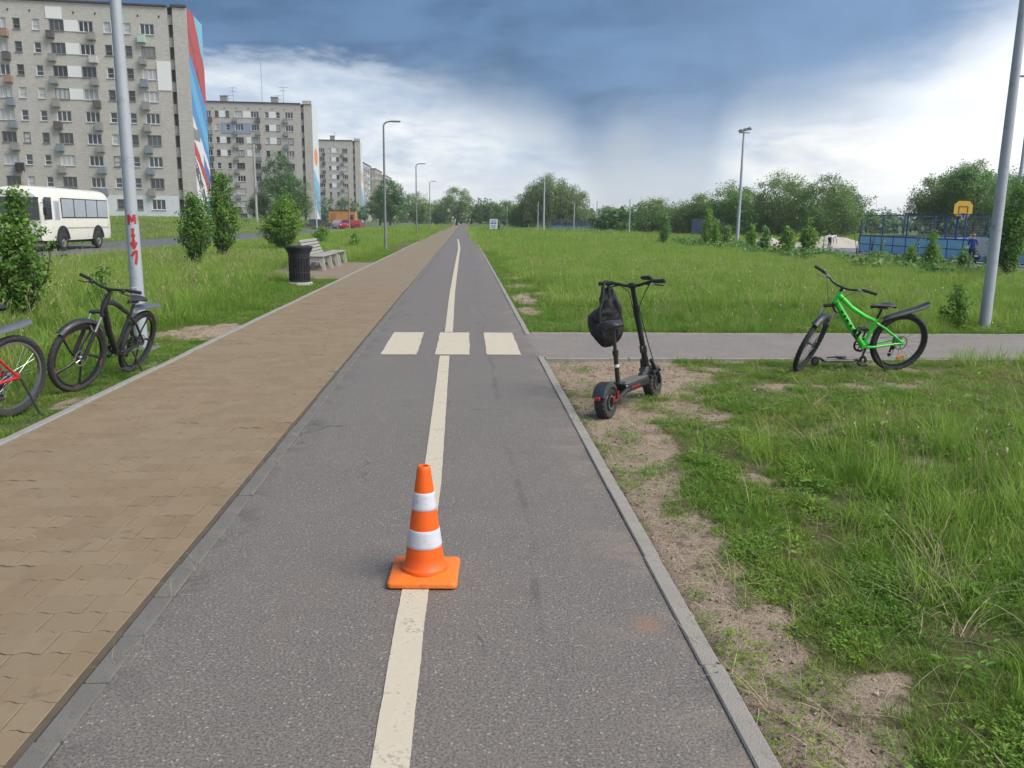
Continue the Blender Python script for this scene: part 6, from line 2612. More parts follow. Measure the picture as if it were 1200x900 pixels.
    f = Vector((0, 1, 0)) if pose != 'bend' else (Matrix.Rotation(-math.radians(72), 4, 'X') @ Vector((0, 1, 0))).normalized()
    sd = up.cross(f)
    cen = h0+(h1-h0)*.5
    V, F = [], []
    for i in range(9):
        ph = PI*.60*i/8
        for j in range(16):
            th = 2*PI*j/16
            d = up*math.cos(ph)+(f*math.cos(th)+sd*math.sin(th))*math.sin(ph)
            rr = (.112 if not (math.cos(th) > .3 and ph > PI*.36) else .085)*k*(1+.05*math.sin(5*th+i))
            V.append(cen+d*rr)
    for i in range(8):
        for j in range(16):
            l = (j+1) % 16
            F.append((i*16+j, i*16+l, (i+1)*16+l, (i+1)*16+j))
    MB().add(V, F).obj('hair', hair, root, sharp=80)
    mb = MB()
    for s in (-1, 1):
        c = h0+sd*(s*.032*k)+f*(.090*k)+up*(.03*k)
        mb.box(c, (.016*k, .010*k, .010*k))
    o = mb.obj('eyes', HAIRD, root)
    o['kind'] = 'stuff'
    c = h0+f*(.098*k)+up*(.005*k)
    MB().tube([c+up*(.03*k), c+f*(.016*k), c-up*(.004*k)], [.008*k, .012*k, .009*k], 6).obj('nose', SKIN, root)
    MB().box(h0+f*(.088*k)-up*(.035*k), (.04*k, .010*k, .008*k)).obj('mouth', mat('lips', (.32, .12, .10), .5), root)
    mb = MB()
    for s in (-1, 1):
        mb.tube([h0+sd*(s*.092*k)+up*(.03*k), h0+sd*(s*.102*k), h0+sd*(s*.09*k)-up*(.03*k)], [.012*k, .016*k, .010*k], 6)
    o = mb.obj('ears', SKIN, root)
    o['kind'] = 'stuff'
    return root, J, k


boy, BJ, bk_ = person('boy in a blue shirt seen from behind, carrying a dark bag by the court', (20.9, 33.6, -.015), math.radians(-38), 1.27, 'stand', SHIRT_B, HAIRB)
wp = boy.matrix_world if False else Matrix.Translation((20.9, 33.6, -.015)) @ Matrix.Rotation(math.radians(-38), 4, 'Z')
hand = wp @ (Vector(BJ['rpalm'][:3])*bk_)
mb = MB()
mb.tube([(-.05, 0, -.14), (-.03, 0, -.03), (0, 0, .01), (.03, 0, -.03), (.05, 0, -.14)], .008, 6)
bag = thing('carrier_bag', 'dark bag with a white patch held in the boy\'s hand', 'bag', tuple(hand), math.radians(-38))
mb.obj('handle', BLKM, bag)
V, F = [], []
for i, (z, w) in enumerate(((-.12, .10), (-.16, .14), (-.26, .16), (-.34, .14), (-.37, .06))):
    for j in range(14):
        a = 2*PI*j/14
        V.append((w*math.cos(a), w*.55*math.sin(a)*(1+.15*math.sin(3*a+i)), z))
for i in range(4):
    for j in range(14):
        l = (j+1) % 14
        F.append((i*14+j, i*14+l, (i+1)*14+l, (i+1)*14+j))
F.append(tuple(range(14)))
F.append(tuple(range(69, 55, -1)))
MB().add(V, F).obj('bag_body', BLKM, bag, sharp=70)
MB().box((0, -.085, -.22), (.14, .02, .07), bev=.005).obj('patch', WHITEST, bag)
person('person in a white top bending forward near the sand mound', (24.3, 55.0, -.02), math.radians(-75), 1.35, 'bend', SHIRT_W, HAIRD)
person('person in a white top inside the court, head and shoulders above the blue boards', (24.9, 40.2, -.02), math.radians(120), 1.30, 'stand', SHIRT_W, HAIRD)
person('small dark figure walking beside the white board far along the path', (4.6, 113, -.1), math.radians(170), 1.7, 'stride', SHIRT_G, HAIRD, sleeve=1)

# ------------------------------------------------------------------ sports court
NAVY = mat('navy_steel', (.018, .045, .15), .5, var=.15, vscale=3)
SKYB = mat('sky_blue_board', (.27, .56, .80), .5, var=.08, vscale=1.2, dirt=(.26, .46, .62))
WIRE = mat('blue_wire', (.03, .06, .16), .5)
GALV = mat('pale_blue_post', (.20, .30, .42), .5)


def court_fence(label, x0, y0, x1, y1, n):
    L = math.hypot(x1-x0, y1-y0)
    root = thing('court_fence', label, 'fence', (x0, y0, -.01), math.atan2(y1-y0, x1-x0), 'fences round the sports court')
    w = L/n
    post = MB().box((0, 0, 1.05), (.06, .06, 2.12), bev=.008).mesh('post', NAVY)
    bl = MB().box((w/2, 0, 0), (w-.10, .03, .42), bev=.006).mesh('board', SKYB)
    ml = MB().box((w/2, .012, .0), (.05, .045, .93)).mesh('stud', NAVY)
    for k in range(n+1):
        link('post', post, root, (k*w, 0, 0))
    for k in range(n):
        for z in (.30, .735):
            o = link('board', bl, root, (k*w, 0, z))
        link('stud', ml, root, (k*w, -.02, .52))
    rails = MB()
    for z, h in ((.07, .05), (.52, .035), (.975, .06), (2.09, .035)):
        link('rail', MB().box((L/2, -.022, z), (L-.02, .05, h)).mesh('rail', NAVY), root)
    mb = MB()
    for k in range(int(L/.16)):
        x = .08+k*.16
        mb.tube([(x, .0, 1.0), (x, .0, 2.07)], .0045, 3, caps=False)
    for k in range(7):
        z = 1.1+k*.15
        mb.tube([(0, .004, z), (L, .004, z)], .004, 3, caps=False)
    o = mb.obj('wire_mesh', WIRE, root, sharp=0)
    o['kind'] = 'stuff'
    return root


court_fence('blue boarded court fence running along the asphalt, facing the field', 22.55, 47.0, 22.6, 22.0, 10)
court_fence('blue boarded court fence closing the far end behind the basketball hoop', 22.6, 47.05, 40.0, 47.05, 7)
court_fence('blue boarded court fence on the far side before the big trees', 40.05, 47.0, 40.05, 22.0, 10)


def hoop():
    root = thing('basketball_hoop', 'yellow octagonal basketball board on a pale blue post over the court', 'basketball hoop', (28.0, 46.3, 0), math.radians(-8))
    YEL = mat('yellow_board', (.62, .38, .03), .55, var=.06)
    oc = [(.50, .16), (.50, .62), (.30, .84), (-.30, .84), (-.50, .62), (-.50, .16), (-.32, .0), (.32, .0)]
    MB().prism([(a, b+2.10) for a, b in oc], -.02, .02, axis='Y').obj('backboard', YEL, root, sharp=20)
    mb = MB()
    for c, s in (((0, -.026, 2.63), (.52, .01, .05)), ((-.235, -.026, 2.42), (.05, .01, .37)), ((.235, -.026, 2.42), (.05, .01, .37))):
        mb.box(c, s)
    mb.obj('target_frame', mat('dark_red_paint', (.16, .02, .03), .6), root, sharp=0)
    MB().torus(.225, .012, 28, 8, 'Z', (0, -.27, 2.26)).obj('ring', mat('ring_orange', (.5, .12, .03), .5), root)
    MB().box((0, -.05, 2.16), (.22, .10, .24), bev=.01).obj('ring_bracket', NAVY, root)
    mb = MB()
    for k in range(12):
        a = 2*PI*k/12
        mb.tube([(.225*math.cos(a), -.27+.225*math.sin(a), 2.25), (.13*math.cos(a+.3), -.27+.13*math.sin(a+.3), 1.9)], .006, 4, caps=False)
    o = mb.obj('net', WHITEST, root, sharp=0)
    o['kind'] = 'stuff'
    mb = MB()
    mb.tube([(0, .55, 0), (0, .55, 2.2), (0, .35, 2.45), (0, .03, 2.5)], [.07, .065, .06, .05], 10)
    mb.tube([(0, .55, 1.9), (0, .03, 2.25)], .04, 8)
    mb.obj('post', NAVY, root, sharp=50)


hoop()
lt = thing('court_post', 'pale blue upright pole standing against the court fence behind the boy', 'pole', (22.3, 34.3, 0), 0)
MB().tube([(0, 0, 0), (0, 0, 2.2)], [.06, .05], 12).obj('pole', GALV, lt, sharp=60)
MB().lathe([(.05, 2.2), (.055, 2.22), (.001, 2.25)], 12).obj('cap', NAVY, lt)

wb = thing('white_sign_board', 'white notice panel on dark legs beside the boy in blue', 'sign board', (22.15, 35.0, 0), math.radians(-84))
MB().box((0, 0, .70), (1.0, .04, .80), bev=.008).obj('panel', WHITEST, wb)
for s in (-.3, .3):
    MB().box((s, .03, .35), (.10, .05, .7)).obj('leg', NAVY, wb)

bs = thing('dark_blue_sign', 'dark blue square sign board on two posts among the saplings', 'sign board', (19.9, 71.5, -.05), math.radians(-12))
MB().box((0, 0, 1.32), (.95, .06, 1.2), bev=.01).obj('panel', mat('dark_blue_panel', (.035, .055, .12), .6, var=.15), bs)
for s in (-.4, .4):
    MB().tube([(s, .05, 0), (s, .05, 1.9)], .035, 8).obj('leg', POLE_D, bs)

wn = thing('white_notice_board', 'small white notice board with blue print far beside the path', 'sign board', (3.72, 108.5, -.05), 0)
MB().box((0, 0, 1.1), (1.0, .06, 1.25), bev=.01).obj('panel', WHITEST, wn)
mb = MB()
for (x, z, w, h) in ((0, 1.5, .7, .12), (-.18, 1.22, .36, .22), (.2, 1.22, .28, .22), (0, .92, .7, .06), (-.05, .80, .6, .05), (0, .68, .66, .05)):
    mb.box((x, -.034, z), (w, .008, h))
o = mb.obj('blue_print', mat('blue_print', (.06, .14, .36), .6), wn, sharp=0)
o['kind'] = 'stuff'
for s in (-.4, .4):
    MB().box((s, .05, .45), (.06, .06, .95)).obj('leg', POLE_D, wn)

# far blue mesh fence beyond the willow
ff = thing('far_court_fence', 'long dark blue mesh fence beyond the round willow', 'fence', (14.6, 142, 0), math.radians(0), None)
for k in range(8):
    MB().box((k*2.6, 0, .85), (.1, .1, 1.85)).obj('post', NAVY, ff)
FARB = mat('faded_blue_fence', (.07, .12, .24), .6, var=.2)
MB().box((9.1, 0, .40), (18.2, .04, .7)).obj('board', FARB, ff)
for z in (.8, 1.75):
    MB().box((9.1, .0, z), (18.2, .05, .07)).obj('rail', NAVY, ff)
mb = MB()
for k in range(91):
    mb.tube([(.1+k*.2, 0, .7), (.1+k*.2, 0, 1.75)], .014, 3, caps=False)
o = mb.obj('wire_mesh', FARB, ff, sharp=0)
o['kind'] = 'stuff'

# sand mounds by the pad
SANDM = mat('pale_sand', (.36, .33, .29), .95, var=.15, vscale=2, bump=.5, bscale=14)


def mound(label, x, y, rx, ry, h, seed):
    n, m = 40, 14
    V, F = [(x, y, h)], []
    for i in range(1, m+1):
        t = i/m
        for k in range(n):
            a = 2*PI*k/n
            q = 1+.18*math.sin(2*a+seed)+.10*math.sin(5*a+seed*2)
            px, py = x+rx*t*q*math.cos(a), y+ry*t*q*math.sin(a)
            z = h*(math.cos(t*PI)*.5+.5)*(1+.35*(float(fbm(np.array(px*1.2), np.array(py*1.2), seed))-.5)) - .04
            V.append((px, py, z))
    for k in range(n):
        F.append((0, 1+k, 1+(k+1) % n))
    for i in range(m-1):
        for k in range(n):
            l = (k+1) % n
            F.append((1+i*n+k, 1+(i+1)*n+k, 1+(i+1)*n+l, 1+i*n+l))
    o = MB().add(V, F).obj('sand_mound', SANDM, None, sharp=0)
    o.data.polygons.foreach_set('use_smooth', [True]*len(o.data.polygons))
    tag(o, label, 'sand mound', 'sand mounds by the court')


mound('small pale sand mound left of the pair of saplings', 21.8, 60.0, 2.0, 2.2, .62, 1)
mound('larger pale sand mound behind the bending person', 25.6, 58.0, 3.2, 2.6, .85, 2)

# ------------------------------------------------------------------ trees and bushes
LEAF_BUSH = m_leaf('bush_leaf', (0.050, 0.135, 0.022), (0.150, 0.285, 0.048), accent=(0.201, 0.306, 0.061), trans=.32, patch=.3, pscale=1.5)
LEAF_BUSH2 = m_leaf('bush_leaf_light', (0.080, 0.180, 0.030), (0.200, 0.350, 0.062), accent=(0.24, 0.336, 0.072), trans=.34, patch=.3, pscale=1.5)
LEAF_DARK = m_leaf('dark_tree_leaf', (0.037, 0.105, 0.032), (0.105, 0.215, 0.057), accent=(0.158, 0.275, 0.078), trans=.25, patch=.3, pscale=.3)
LEAF_WIL = m_leaf('willow_leaf', (0.083, 0.149, 0.047), (0.186, 0.269, 0.091), accent=(0.228, 0.296, 0.118), trans=.3, patch=.3, pscale=.25)
LEAF_GREY = m_leaf('grey_green_leaf', (0.086, 0.168, 0.048), (0.214, 0.326, 0.096), accent=(0.258, 0.352, 0.149), trans=.3, patch=.3, pscale=.25)
LEAF_MID = m_leaf('tree_leaf', (0.065, 0.151, 0.046), (0.181, 0.323, 0.091), accent=(0.265, 0.403, 0.114), trans=.3, patch=.3, pscale=.25)
BARK = mat('bark', (.075, .062, .048), .95, var=.3, vscale=6, bump=.6, bscale=25)
BARKP = mat('pale_bark', (.16, .145, .12), .9, var=.3, vscale=5, bump=.5, bscale=25)


def leaf_quads(C, N, size, asp, g):
    """pointed leaf, two triangles folded along the midrib, at each centre"""
    n = len(C)
    N = N/np.maximum(np.linalg.norm(N, axis=1, keepdims=True), 1e-6)
    t = g.normal(size=(n, 3))
    t -= N*(t*N).sum(1, keepdims=True)
    t /= np.maximum(np.linalg.norm(t, axis=1, keepdims=True), 1e-6)
    b = np.cross(N, t)
    s = size[:, None]
    fold = N*s*.12
    V = np.stack([C-t*s*.5, C+b*s*asp*.5+fold, C+t*s*.5, C-b*s*asp*.5+fold], 1).reshape(-1, 3)
    F = np.arange(n*4).reshape(n, 4)
    return V, F


def crown_points(lobes, n_clump, per, spread, g, shell=.55):
    """clumps through the lobes' volume, denser towards the outside, with gaps between"""
    L = np.array(lobes, float)
    vol = L[:, 3]*L[:, 4]*L[:, 5]
    k = g.choice(len(L), n_clump, p=vol**.75/np.sum(vol**.75))
    d = g.normal(size=(n_clump, 3))
    d /= np.linalg.norm(d, axis=1, keepdims=True)
    r = shell + (1.04-shell)*g.random(n_clump)**.7
    P = L[k, :3] + d*L[k, 3:6]*r[:, None]
    sz = spread*g.uniform(.55, 1.35, n_clump)
    C = np.repeat(P, per, 0) + np.clip(g.normal(size=(n_clump*per, 3)), -1.5, 1.5)*np.repeat(sz, per)[:, None]*np.array([1, 1, .75])
    Nn = np.repeat(d, per, 0)*.7 + g.normal(size=(n_clump*per, 3))*.75 + np.array([0, 0, .35])
    return C, Nn, P


def tree(label, x, y, z, h, lobes, mleaf, n_clump=220, per=26, spread=.35, leaf=.22, trunk_r=.18, bark=None, seed=0, group=None, name='tree', shell=.55, droop=0.0, cat='tree', ntr=1, limbs=6):
    g = np.random.default_rng(seed)
    r = random.Random(seed)
    root = thing(name, label, cat, (x, y, z), 0, group)
    n_clump = int(n_clump*1.08)
    per = int(per*2.5)
    leaf *= .58
    spread *= .9
    C, Nn, P = crown_points(lobes, n_clump, per, spread, g, shell)
    if droop:
        C[:, 2] -= droop*np.abs(g.normal(size=len(C)))*.8
    V, F = leaf_quads(C, Nn, leaf*g.uniform(.6, 1.35, len(C)), .62, g)
    link('crown', fast_mesh('crown', V, F, mleaf), root)
    mb = MB()
    top = max(l[2] for l in lobes)
    for q in range(ntr):
        ox = 0 if ntr == 1 else r.uniform(-.5, .5)*trunk_r*6
        pts, rs = [], []
        lx, ly = r.uniform(-.04, .04)*h, r.uniform(-.04, .04)*h
        for k in range(8):
            t = k/7
            pts.append((ox*(1+t)+lx*t*t+.02*h*math.sin(t*5+q), ly*t*t, -.15+t*top*.95))
            rs.append(trunk_r*(1.25-1.08*t) if k else trunk_r*1.5)
        mb.tube(pts, rs, 8)
    tk = mb.obj('trunk', bark or BARK, root, sharp=60)
    for k in range(limbs):
        p = P[r.randrange(len(P))]
        t = r.uniform(.3, .7)
        a = Vector(pts[min(7, int(t*7))])
        b = Vector(p)
        if b.z < a.z-.3*h:
            continue
        m = a+(b-a)*.5+Vector((0, 0, -.06*(b-a).length))
        MB().tube([a, m, b], [trunk_r*.6, trunk_r*.42, trunk_r*.14], 6).obj('limb', bark or BARK, tk, sharp=60)
    return root


def bush(label, x, y, h, prof, nst, n, leaf, mleaf, seed, group, cat='bush', bark=None, name='bush', bare=.10, asp=.55, twig=True, z=None):
    """upright shrub: stems rise from one foot, leaves ride on twigs inside a rounded column; prof = radius at 0, .25, .5, .75, 1 of the height"""
    if name == 'bush':
        h *= 1.14
        prof = [q*1.12 for q in prof]
    g = np.random.default_rng(seed)
    r = random.Random(seed)
    root = thing(name, label, cat, (x, y, float(gz(x, y)) if z is None else z), 0, group)
    mb = MB()
    stems = []
    for k in range(nst):
        a = 2*PI*(k+r.random()*.6)/nst
        rr = r.uniform(.15, .8)
        hh = h*(r.uniform(.55, .92) if k else 1.0)*(1.02-.18*rr)
        pts = []
        for q in range(7):
            t = q/6
            R = float(np.interp(t, [0, .25, .5, .75, 1], prof))*rr*min(1, t*2.2+.05)
            pts.append(Vector((R*math.cos(a+.3*t), R*math.sin(a+.3*t), hh*t)))
        stems.append(pts)
        mb.tube(pts, [max(.003, .016*h/2.2*(1.1-t/6)) for t in range(7)], 6)
    mb.obj('stems', bark or BARK, root, sharp=60)
    # twigs: each starts on a stem and points out and up, leaves ride along it
    nt = max(10, n//16)
    C, Nn = [], []
    tw = MB()
    for i in range(nt):
        s = stems[r.randrange(nst)]
        t = bare+(1-bare)*(r.random()**.9)
        q = min(5, int(t*6))
        b0 = s[q].lerp(s[q+1], t*6-q)
        Rm = float(np.interp(b0.z/h, [0, .25, .5, .75, 1], prof))
        a = r.uniform(0, 2*PI)
        out = Vector((math.cos(a), math.sin(a), r.uniform(.4, 1.5))).normalized()
        tip = Vector((Rm*math.cos(a)*r.uniform(.55, 1.08), Rm*math.sin(a)*r.uniform(.55, 1.08), 0))
        ln = max(.07*h, (Vector((tip.x-b0.x, tip.y-b0.y, 0))).length*.62)*r.uniform(.5, 1.15)
        e = b0+out*min(ln, .24*h)
        if i % 3 == 0 and twig:
            tw.tube([b0, b0.lerp(e, .5)+Vector((0, 0, .02)), e], [.004, .003, .0015], 3, caps=False)
        for j in range(16):
            u = .25+.8*j/16
            p = b0.lerp(e, u)
            off = Vector((r.gauss(0, 1), r.gauss(0, 1), r.gauss(0, .8)))*leaf*.75
            C.append(p+off)
            Nn.append((out.x*.4+r.gauss(0, .5), out.y*.4+r.gauss(0, .5), .55+r.gauss(0, .45)))
    V, F = leaf_quads(np.array(C), np.array(Nn), leaf*g.uniform(.55, 1.35, len(C)), asp, g)
    link('foliage', fast_mesh('foliage', V, F, mleaf), root)
    if twig and tw.v:
        o = tw.obj('twigs', bark or BARK, root, sharp=0)
        o['kind'] = 'stuff'
    return root


VB = 'bushes on the verge between road and footway'
bush('big leafy bush in front of the bus, nearest on the left verge', -6.92, 13.5, 2.0, [.26, .62, .56, .26, .03], 12, 4300, .074, LEAF_BUSH, 1, VB, asp=.6)
bush('left one of the two upright bushes beneath the painted gable', -8.3, 26.5, 2.45, [.20, .48, .60, .46, .10], 13, 5600, .085, LEAF_BUSH, 2, VB)
bush('taller right one of the two upright bushes beneath the painted gable', -9.45, 33.5, 3.15, [.40, .80, .90, .68, .15], 14, 6400, .105, LEAF_BUSH, 3, VB)
bush('round bush standing right behind the litter bin', -8.7, 41.5, 2.55, [.55, 1.05, 1.2, .95, .30], 16, 7600, .115, LEAF_BUSH2, 4, VB)
bush('low scrubby shoot in the grass between the benches and the far road', -8.7, 52, .95, [.4, .75, .7, .4, .1], 7, 900, .13, LEAF_BUSH2, 5, VB)
bush('small green shoot by the road, left of the lamp post', -6.0, 46.5, .7, [.3, .5, .5, .3, .1], 5, 400, .12, LEAF_BUSH2, 15, VB)
bush('knee-high weed clump beside the graffiti pole', -6.3, 15.0, .75, [.1, .28, .26, .2, .05], 5, 420, .07, LEAF_BUSH2, 25, VB)
bush('dense tall bush beside the court, right of the leaning lamp post', 17.05, 25.4, 3.0, [.42, .60, .62, .55, .25], 10, 7600, .085, LEAF_BUSH, 6, None)
bush('leafy weed clump at the foot of the leaning lamp post', 7.75, 12.7, .72, [.22, .36, .36, .25, .08], 8, 1100, .055, LEAF_BUSH2, 7, None, cat='weed', name='weed_clump')

SG = 'young trees along the asphalt'
SAP = [('slim young tree alone left of the dark blue sign', 14.3, 60, 2.35, .62, 1300, LEAF_MID), ('tall bright young tree just right of the dark blue sign', 16.9, 58, 3.15, .70, 1200, LEAF_BUSH2),
       ('low sapling between the tall bright tree and the floodlight mast', 16.1, 53.5, 1.75, .55, 800, LEAF_BUSH2), ('low bush sapling at the foot of the floodlight mast, on its left', 17.2, 55, 1.6, .62, 900, LEAF_MID),
       ('sapling directly right of the floodlight mast', 17.6, 51, 1.55, .55, 800, LEAF_BUSH2), ('rounded sapling left of the small sand mound', 16.3, 45, 1.42, .44, 1000, LEAF_MID),
       ('shorter one of the pair of saplings before the bending person', 16.35, 42, 1.46, .52, 1100, LEAF_BUSH2), ('taller one of the pair of saplings before the bending person', 16.55, 40, 1.92, .58, 1300, LEAF_BUSH2),
       ('leafy sapling before the blue boards, under the middle of the court fence', 17.3, 30.3, 1.45, .36, 1100, LEAF_BUSH2), ('small round sapling just left of the leafy one before the boards', 16.9, 31, 1.0, .36, 700, LEAF_BUSH2),
       ('small dense sapling in front of the boy in blue', 18.05, 29.5, .92, .32, 900, LEAF_MID), ('low sapling hugging the right side of the leafy one before the boards', 17.9, 31, .85, .32, 500, LEAF_BUSH2),
       ('tiny sapling right of the one before the boy', 18.7, 29.0, .65, .2, 350, LEAF_MID)]
for i, (lab, x, y, h, w, n, ml) in enumerate(SAP):
    bush(lab, x, y, h, [w*.45, w, w*.95, w*.7, w*.18], 6, n, .10 if y < 35 else .14, ml, 40+i, SG, cat='sapling', name='sapling')
for i, (lab, x, y, h) in enumerate((('left one of the two thin near-bare saplings above the fence corner', 21.0, 44, 3.35), ('right one of the two thin near-bare saplings above the fence corner', 20.8, 42, 3.3))):
    bush(lab, x, y, h, [.05, .12, .28, .38, .10], 3, 190, .11, LEAF_WIL, 60+i, SG, cat='sapling', name='sapling', bare=.5, bark=BARK)
for i, (lab, x, y, h, lx) in enumerate((('thin bare stake leaning right before the blue boards', 17.0, 31.5, 1.2, .45), ('thin dark stake with a few leaves by the fence corner', 19.0, 37.5, 1.15, .08), ('thin upright stake in the grass right of the pair of saplings', 17.6, 40.5, 1.3, .03))):
    st_ = thing('stake', lab, 'stake', (x, y, float(gz(x, y))), 0, 'stakes along the asphalt')
    MB().tube([(0, 0, -.05), (lx*.5, 0, h*.5), (lx, 0, h)], [.022, .018, .012], 6).obj('stick', BARK, st_, sharp=60)
    C = np.array([(lx*t+rnd.gauss(0, .07), rnd.gauss(0, .07), h*t) for t in [rnd.uniform(.3, 1) for _ in range(40)]])
    V, F = leaf_quads(C, rng.normal(size=(40, 3)), np.full(40, .09), .6, rng)
    link('leaves', fast_mesh('leaves', V, F, LEAF_BUSH2), st_)

TG = 'trees beyond the road and field'
# the birch group in front of the middle block
tree('tall dark birch before the middle brick block', -32.2, 150, .2, 12.8, [(0, 0, 8.6, 2.6, 2.2, 4.0), (-.6, 0, 5.4, 3.2, 2.6, 3.2), (1.2, 0, 6.8, 2.4, 2, 2.8)], LEAF_DARK, 330, 24, .45, .30, .20, BARKP, 101, TG)
tree('broad dark tree right of the birch, before the middle brick block', -29.4, 152, .2, 8.2, [(0, 0, 5.4, 2.3, 2.2, 2.8), (-.4, .3, 3.2, 2.9, 2.4, 2.4)], LEAF_DARK, 260, 24, .42, .30, .2, BARK, 102, TG)
tree('low dark tree left of the birch, at the wall of the middle block', -36.6, 154, .2, 5.2, [(0, 0, 3.0, 1.9, 1.8, 2.2)], LEAF_DARK, 120, 24, .40, .30, .15, BARK, 103, TG)
tree('small round tree at the foot of the farthest brick block', -26.6, 226, .1, 4.6, [(0, 0, 2.7, 1.5, 1.5, 1.9)], LEAF_DARK, 70, 22, .35, .32, .12, BARK, 104, TG)
# trees where the path ends
tree('leafy tree over the vanishing end of the path', -2.2, 232, -.1, 10.6, [(0, 0, 6.8, 3.6, 3, 3.6), (2.2, 0, 5.0, 2.6, 2.4, 3.2), (-2.4, 0, 4.6, 2.6, 2.4, 3.0)], LEAF_GREY, 250, 22, .55, .42, .28, BARK, 105, TG)
tree('lower tree right of the one over the path end', 7.0, 222, -.1, 6.4, [(0, 0, 3.8, 3.4, 2.6, 2.6), (-3, 0, 3.4, 2.4, 2, 2.4)], LEAF_DARK, 200, 22, .5, .42, .22, BARK, 106, TG)
tree('bushy bright tree behind the white board', 9.4, 186, -.1, 5.6, [(0, 0, 3.2, 3.2, 2.4, 2.4), (2.2, 0, 2.6, 2.2, 2, 2.2)], LEAF_MID, 200, 22, .48, .40, .2, BARK, 107, TG)
tree('green shrubby tree left of the round willow', 10.4, 152, -.1, 4.6, [(0, 0, 2.5, 2.0, 1.8, 2.2), (-1.4, .4, 1.9, 1.5, 1.4, 1.7)], LEAF_MID, 170, 22, .40, .32, .16, BARK, 108, TG)
for i, (lab, x, y, h, w, ml) in enumerate((('dark tree behind the lamp posts on the left of the path', -15.6, 178, 10.2, 3.0, LEAF_DARK), ('grey green tree left of the path end, behind the second lamp post', -11.8, 206, 8.2, 3.4, LEAF_GREY), ('hazy tree left of the path end, lowest of its row', -8.0, 238, 6.6, 3.2, LEAF_GREY),
                                          ('dark tree in front of the panel blocks', -20.6, 208, 8.4, 3.0, LEAF_DARK))):
    tree(lab, x, y, -.1, h, [(0, 0, h*.60, w, w*.85, h*.36), (w*.4, 0, h*.38, w*.8, w*.7, h*.28)], ml, 200, 22, .50, .42, .22, BARK, 109+i, TG)
# the round willow
tree('big round willow in the middle of the field edge', 15.6, 150, -.1, 9.8, [(-.6, 0, 6.0, 3.9, 3.4, 3.6), (-3.4, 0, 4.2, 2.9, 2.6, 3.6), (3.2, 0, 4.6, 3.4, 2.8, 3.4), (.5, -.6, 3.0, 5.0, 3.2, 2.8)], LEAF_WIL, 780, 26, .52, .36, .40, BARK, 120, TG, shell=.4, droop=.35)
tree('shrubby skirt of bushes at the right foot of the round willow', 20.6, 147, -.1, 3.6, [(0, 0, 1.8, 2.6, 2.0, 1.8)], LEAF_WIL, 110, 22, .42, .32, .12, BARK, 121, TG)
tree('small round tree standing alone right of the willow', 29.0, 170, -.2, 5.0, [(0, 0, 2.8, 2.3, 2.0, 2.1)], LEAF_GREY, 130, 22, .42, .34, .16, BARK, 122, TG)
# the row on the right
ROW = [('grey green willow at the left end of the tree row', 24.6, 110, 5.4, 3.0, LEAF_GREY, .2), ('second crown of the tree row, lower and greyer', 27.6, 106, 4.6, 2.1, LEAF_GREY, .2), ('loose grey green tree left of the floodlight mast', 30.0, 105, 5.5, 2.4, LEAF_GREY, .1),
       ('tree right behind the floodlight mast', 30.6, 96, 6.7, 2.9, LEAF_MID, .1), ('tallest feathery tree right of the floodlight mast', 35.8, 95, 8.1, 3.1, LEAF_GREY, .2), ('feathery tree at the right end of the row, next to the tallest', 39.3, 90, 7.6, 3.3, LEAF_GREY, .2),
       ('lower dark tree behind the right end of the row', 45.3, 100, 5.9, 2.8, LEAF_DARK, 0), ('dark undergrowth tree below the tallest feathery one', 37.2, 101, 4.2, 3.2, LEAF_DARK, 0), ('dark undergrowth tree behind the floodlight mast', 32.4, 102, 4.0, 3.0, LEAF_DARK, 0)]
for i, (lab, x, y, h, w, ml, dr) in enumerate(ROW):
    r_ = random.Random(200+i)
    w *= 1.12
    lob = [(0, 0, h*.56, w*.80, w*.8, h*.38), (0, 0, h*.30, w*.85, w*.8, h*.30)]
    for k in range(5):
        a = r_.uniform(0, 2*PI)
        lob.append((w*.55*math.cos(a), w*.5*math.sin(a), h*r_.uniform(.32, .74), w*r_.uniform(.35, .55), w*.45, h*r_.uniform(.16, .24)))
    tree(lab, x, y, -.2, h, lob, ml, int(80+w*h*11), 24, .42, .30, .16+.01*h, BARK, 210+i, TG, shell=.45, droop=dr)
for i, (lab, x, y, h, w, ml) in enumerate((('tree left of the basketball board, behind the court', 48.6, 85, 6.6, 2.9, LEAF_GREY), ('highest tree behind the basketball board', 49.6, 80, 7.7, 3.4, LEAF_MID), ('dark tree between the basketball board and the leaning post', 53.4, 84, 6.6, 3.4, LEAF_GREY), ('big tree behind the dense bush at the court', 57.0, 82, 8.0, 3.6, LEAF_MID), ('tree farthest right behind the court, past the dense bush', 63.0, 84, 7.6, 3.8, LEAF_MID))):
    r_ = random.Random(300+i)
    lob = [(0, 0, h*.58, w*.85, w*.8, h*.36)]
    for k in range(5):
        a = r_.uniform(0, 2*PI)
        lob.append((w*.6*math.cos(a), w*.5*math.sin(a), h*r_.uniform(.30, .72), w*r_.uniform(.35, .55), w*.45, h*r_.uniform(.16, .24)))
    tree(lab, x, y, .3, h, lob, ml, int(80+w*h*10), 24, .42, .30, .2, BARK, 310+i, TG, shell=.45)


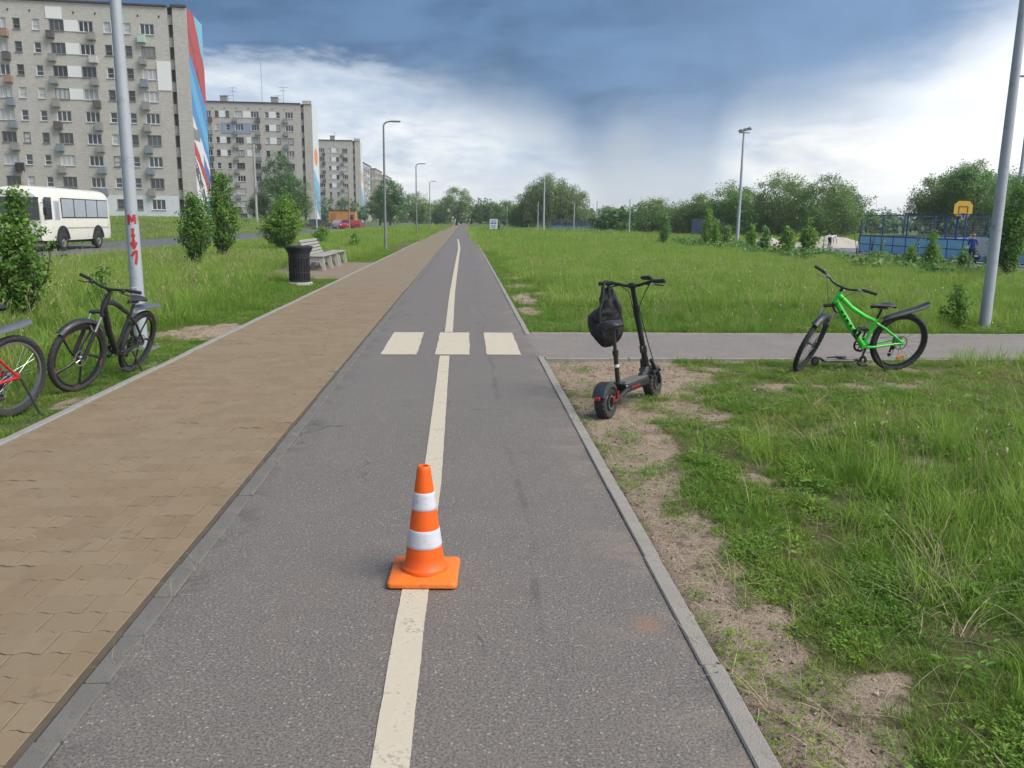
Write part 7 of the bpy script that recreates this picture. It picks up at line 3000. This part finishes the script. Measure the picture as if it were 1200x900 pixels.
# the far woods that close the horizon: one mass
def far_woods():
    g = np.random.default_rng(77)
    Cs, Ns, Ss = [], [], []
    x = -240
    while x < 330:
        y = 300+40*math.sin(x*.021)+g.uniform(-14, 14)
        if -34 < x < -16:
            y += 60
        h = g.uniform(5.5, 10.5) * (1.0 if x > 0 else .9)
        w = g.uniform(3.2, 5.5)
        C, Nn, P = crown_points([(x, y, h*.5, w, 3, h*.52), (x+w*.5, y, h*.3, w, 3, h*.35)], 40, 14, .8, g, .5)
        Cs.append(C)
        Ns.append(Nn)
        x += w*g.uniform(.8, 1.3)
    for x in np.arange(22, 120, 3.6):
        y = 122+g.uniform(-6, 8)+x*.12
        h = g.uniform(2.2, 3.6)
        C, Nn, P = crown_points([(x, y, h*.5, 3.0, 2, h*.52)], 30, 14, .55, g, .4)
        Cs.append(C)
        Ns.append(Nn)
    C, Nn = np.concatenate(Cs), np.concatenate(Ns)
    V, F = leaf_quads(C, Nn, g.uniform(.5, 1.1, len(C)), .7, g)
    o = link('far_woods', fast_mesh('far_woods', V, F, LEAF_DARK))
    tag(o, kind='stuff')


far_woods()

# hedge-like weeds along the far field edge
def field_edge():
    g = np.random.default_rng(88)
    Cs, Ns = [], []
    for k in range(150):
        x = g.uniform(2.0, 20) if k < 60 else g.uniform(14.5, 19.2)
        y = g.uniform(95, 150) if k < 60 else g.uniform(26, 66)
        h = g.uniform(.25, .8) if k < 60 else g.uniform(.15, .45)
        C, Nn, P = crown_points([(x, y, h*.4, h*1.3, h, h*.6)], 7, 14, .14+.1*h, g, .3)
        Cs.append(C)
        Ns.append(Nn)
    for k in range(40):
        x, y = g.uniform(-46, -24), g.uniform(118, 170)
        h = g.uniform(.4, 1.1)
        C, Nn, P = crown_points([(x, y, float(gz(x, y))+h*.4, h*1.3, h, h*.6)], 7, 14, .2, g, .3)
        Cs.append(C)
        Ns.append(Nn)
    C, Nn = np.concatenate(Cs), np.concatenate(Ns)
    V, F = leaf_quads(C, Nn, g.uniform(.10, .24, len(C)), .6, g)
    o = link('undergrowth', fast_mesh('undergrowth', V, F, LEAF_MID))
    tag(o, kind='stuff')


field_edge()


# ------------------------------------------------------------------ rainy air
def build_haze():
    m = bpy.data.materials.new('rainy_air')
    m.use_nodes = True
    t = NT(m.node_tree)
    v = t.n('ShaderNodeVolumePrincipled', {'Color': (.86, .90, .95, 1), 'Density': .0004, 'Anisotropy': .2})
    t.n('ShaderNodeOutputMaterial', {'Volume': v.outputs[0]})
    o = MB().box((0, 900, 18), (2200, 2200, 40)).obj('haze', m, None, sharp=0)
    tag(o, kind='stuff')


build_haze()
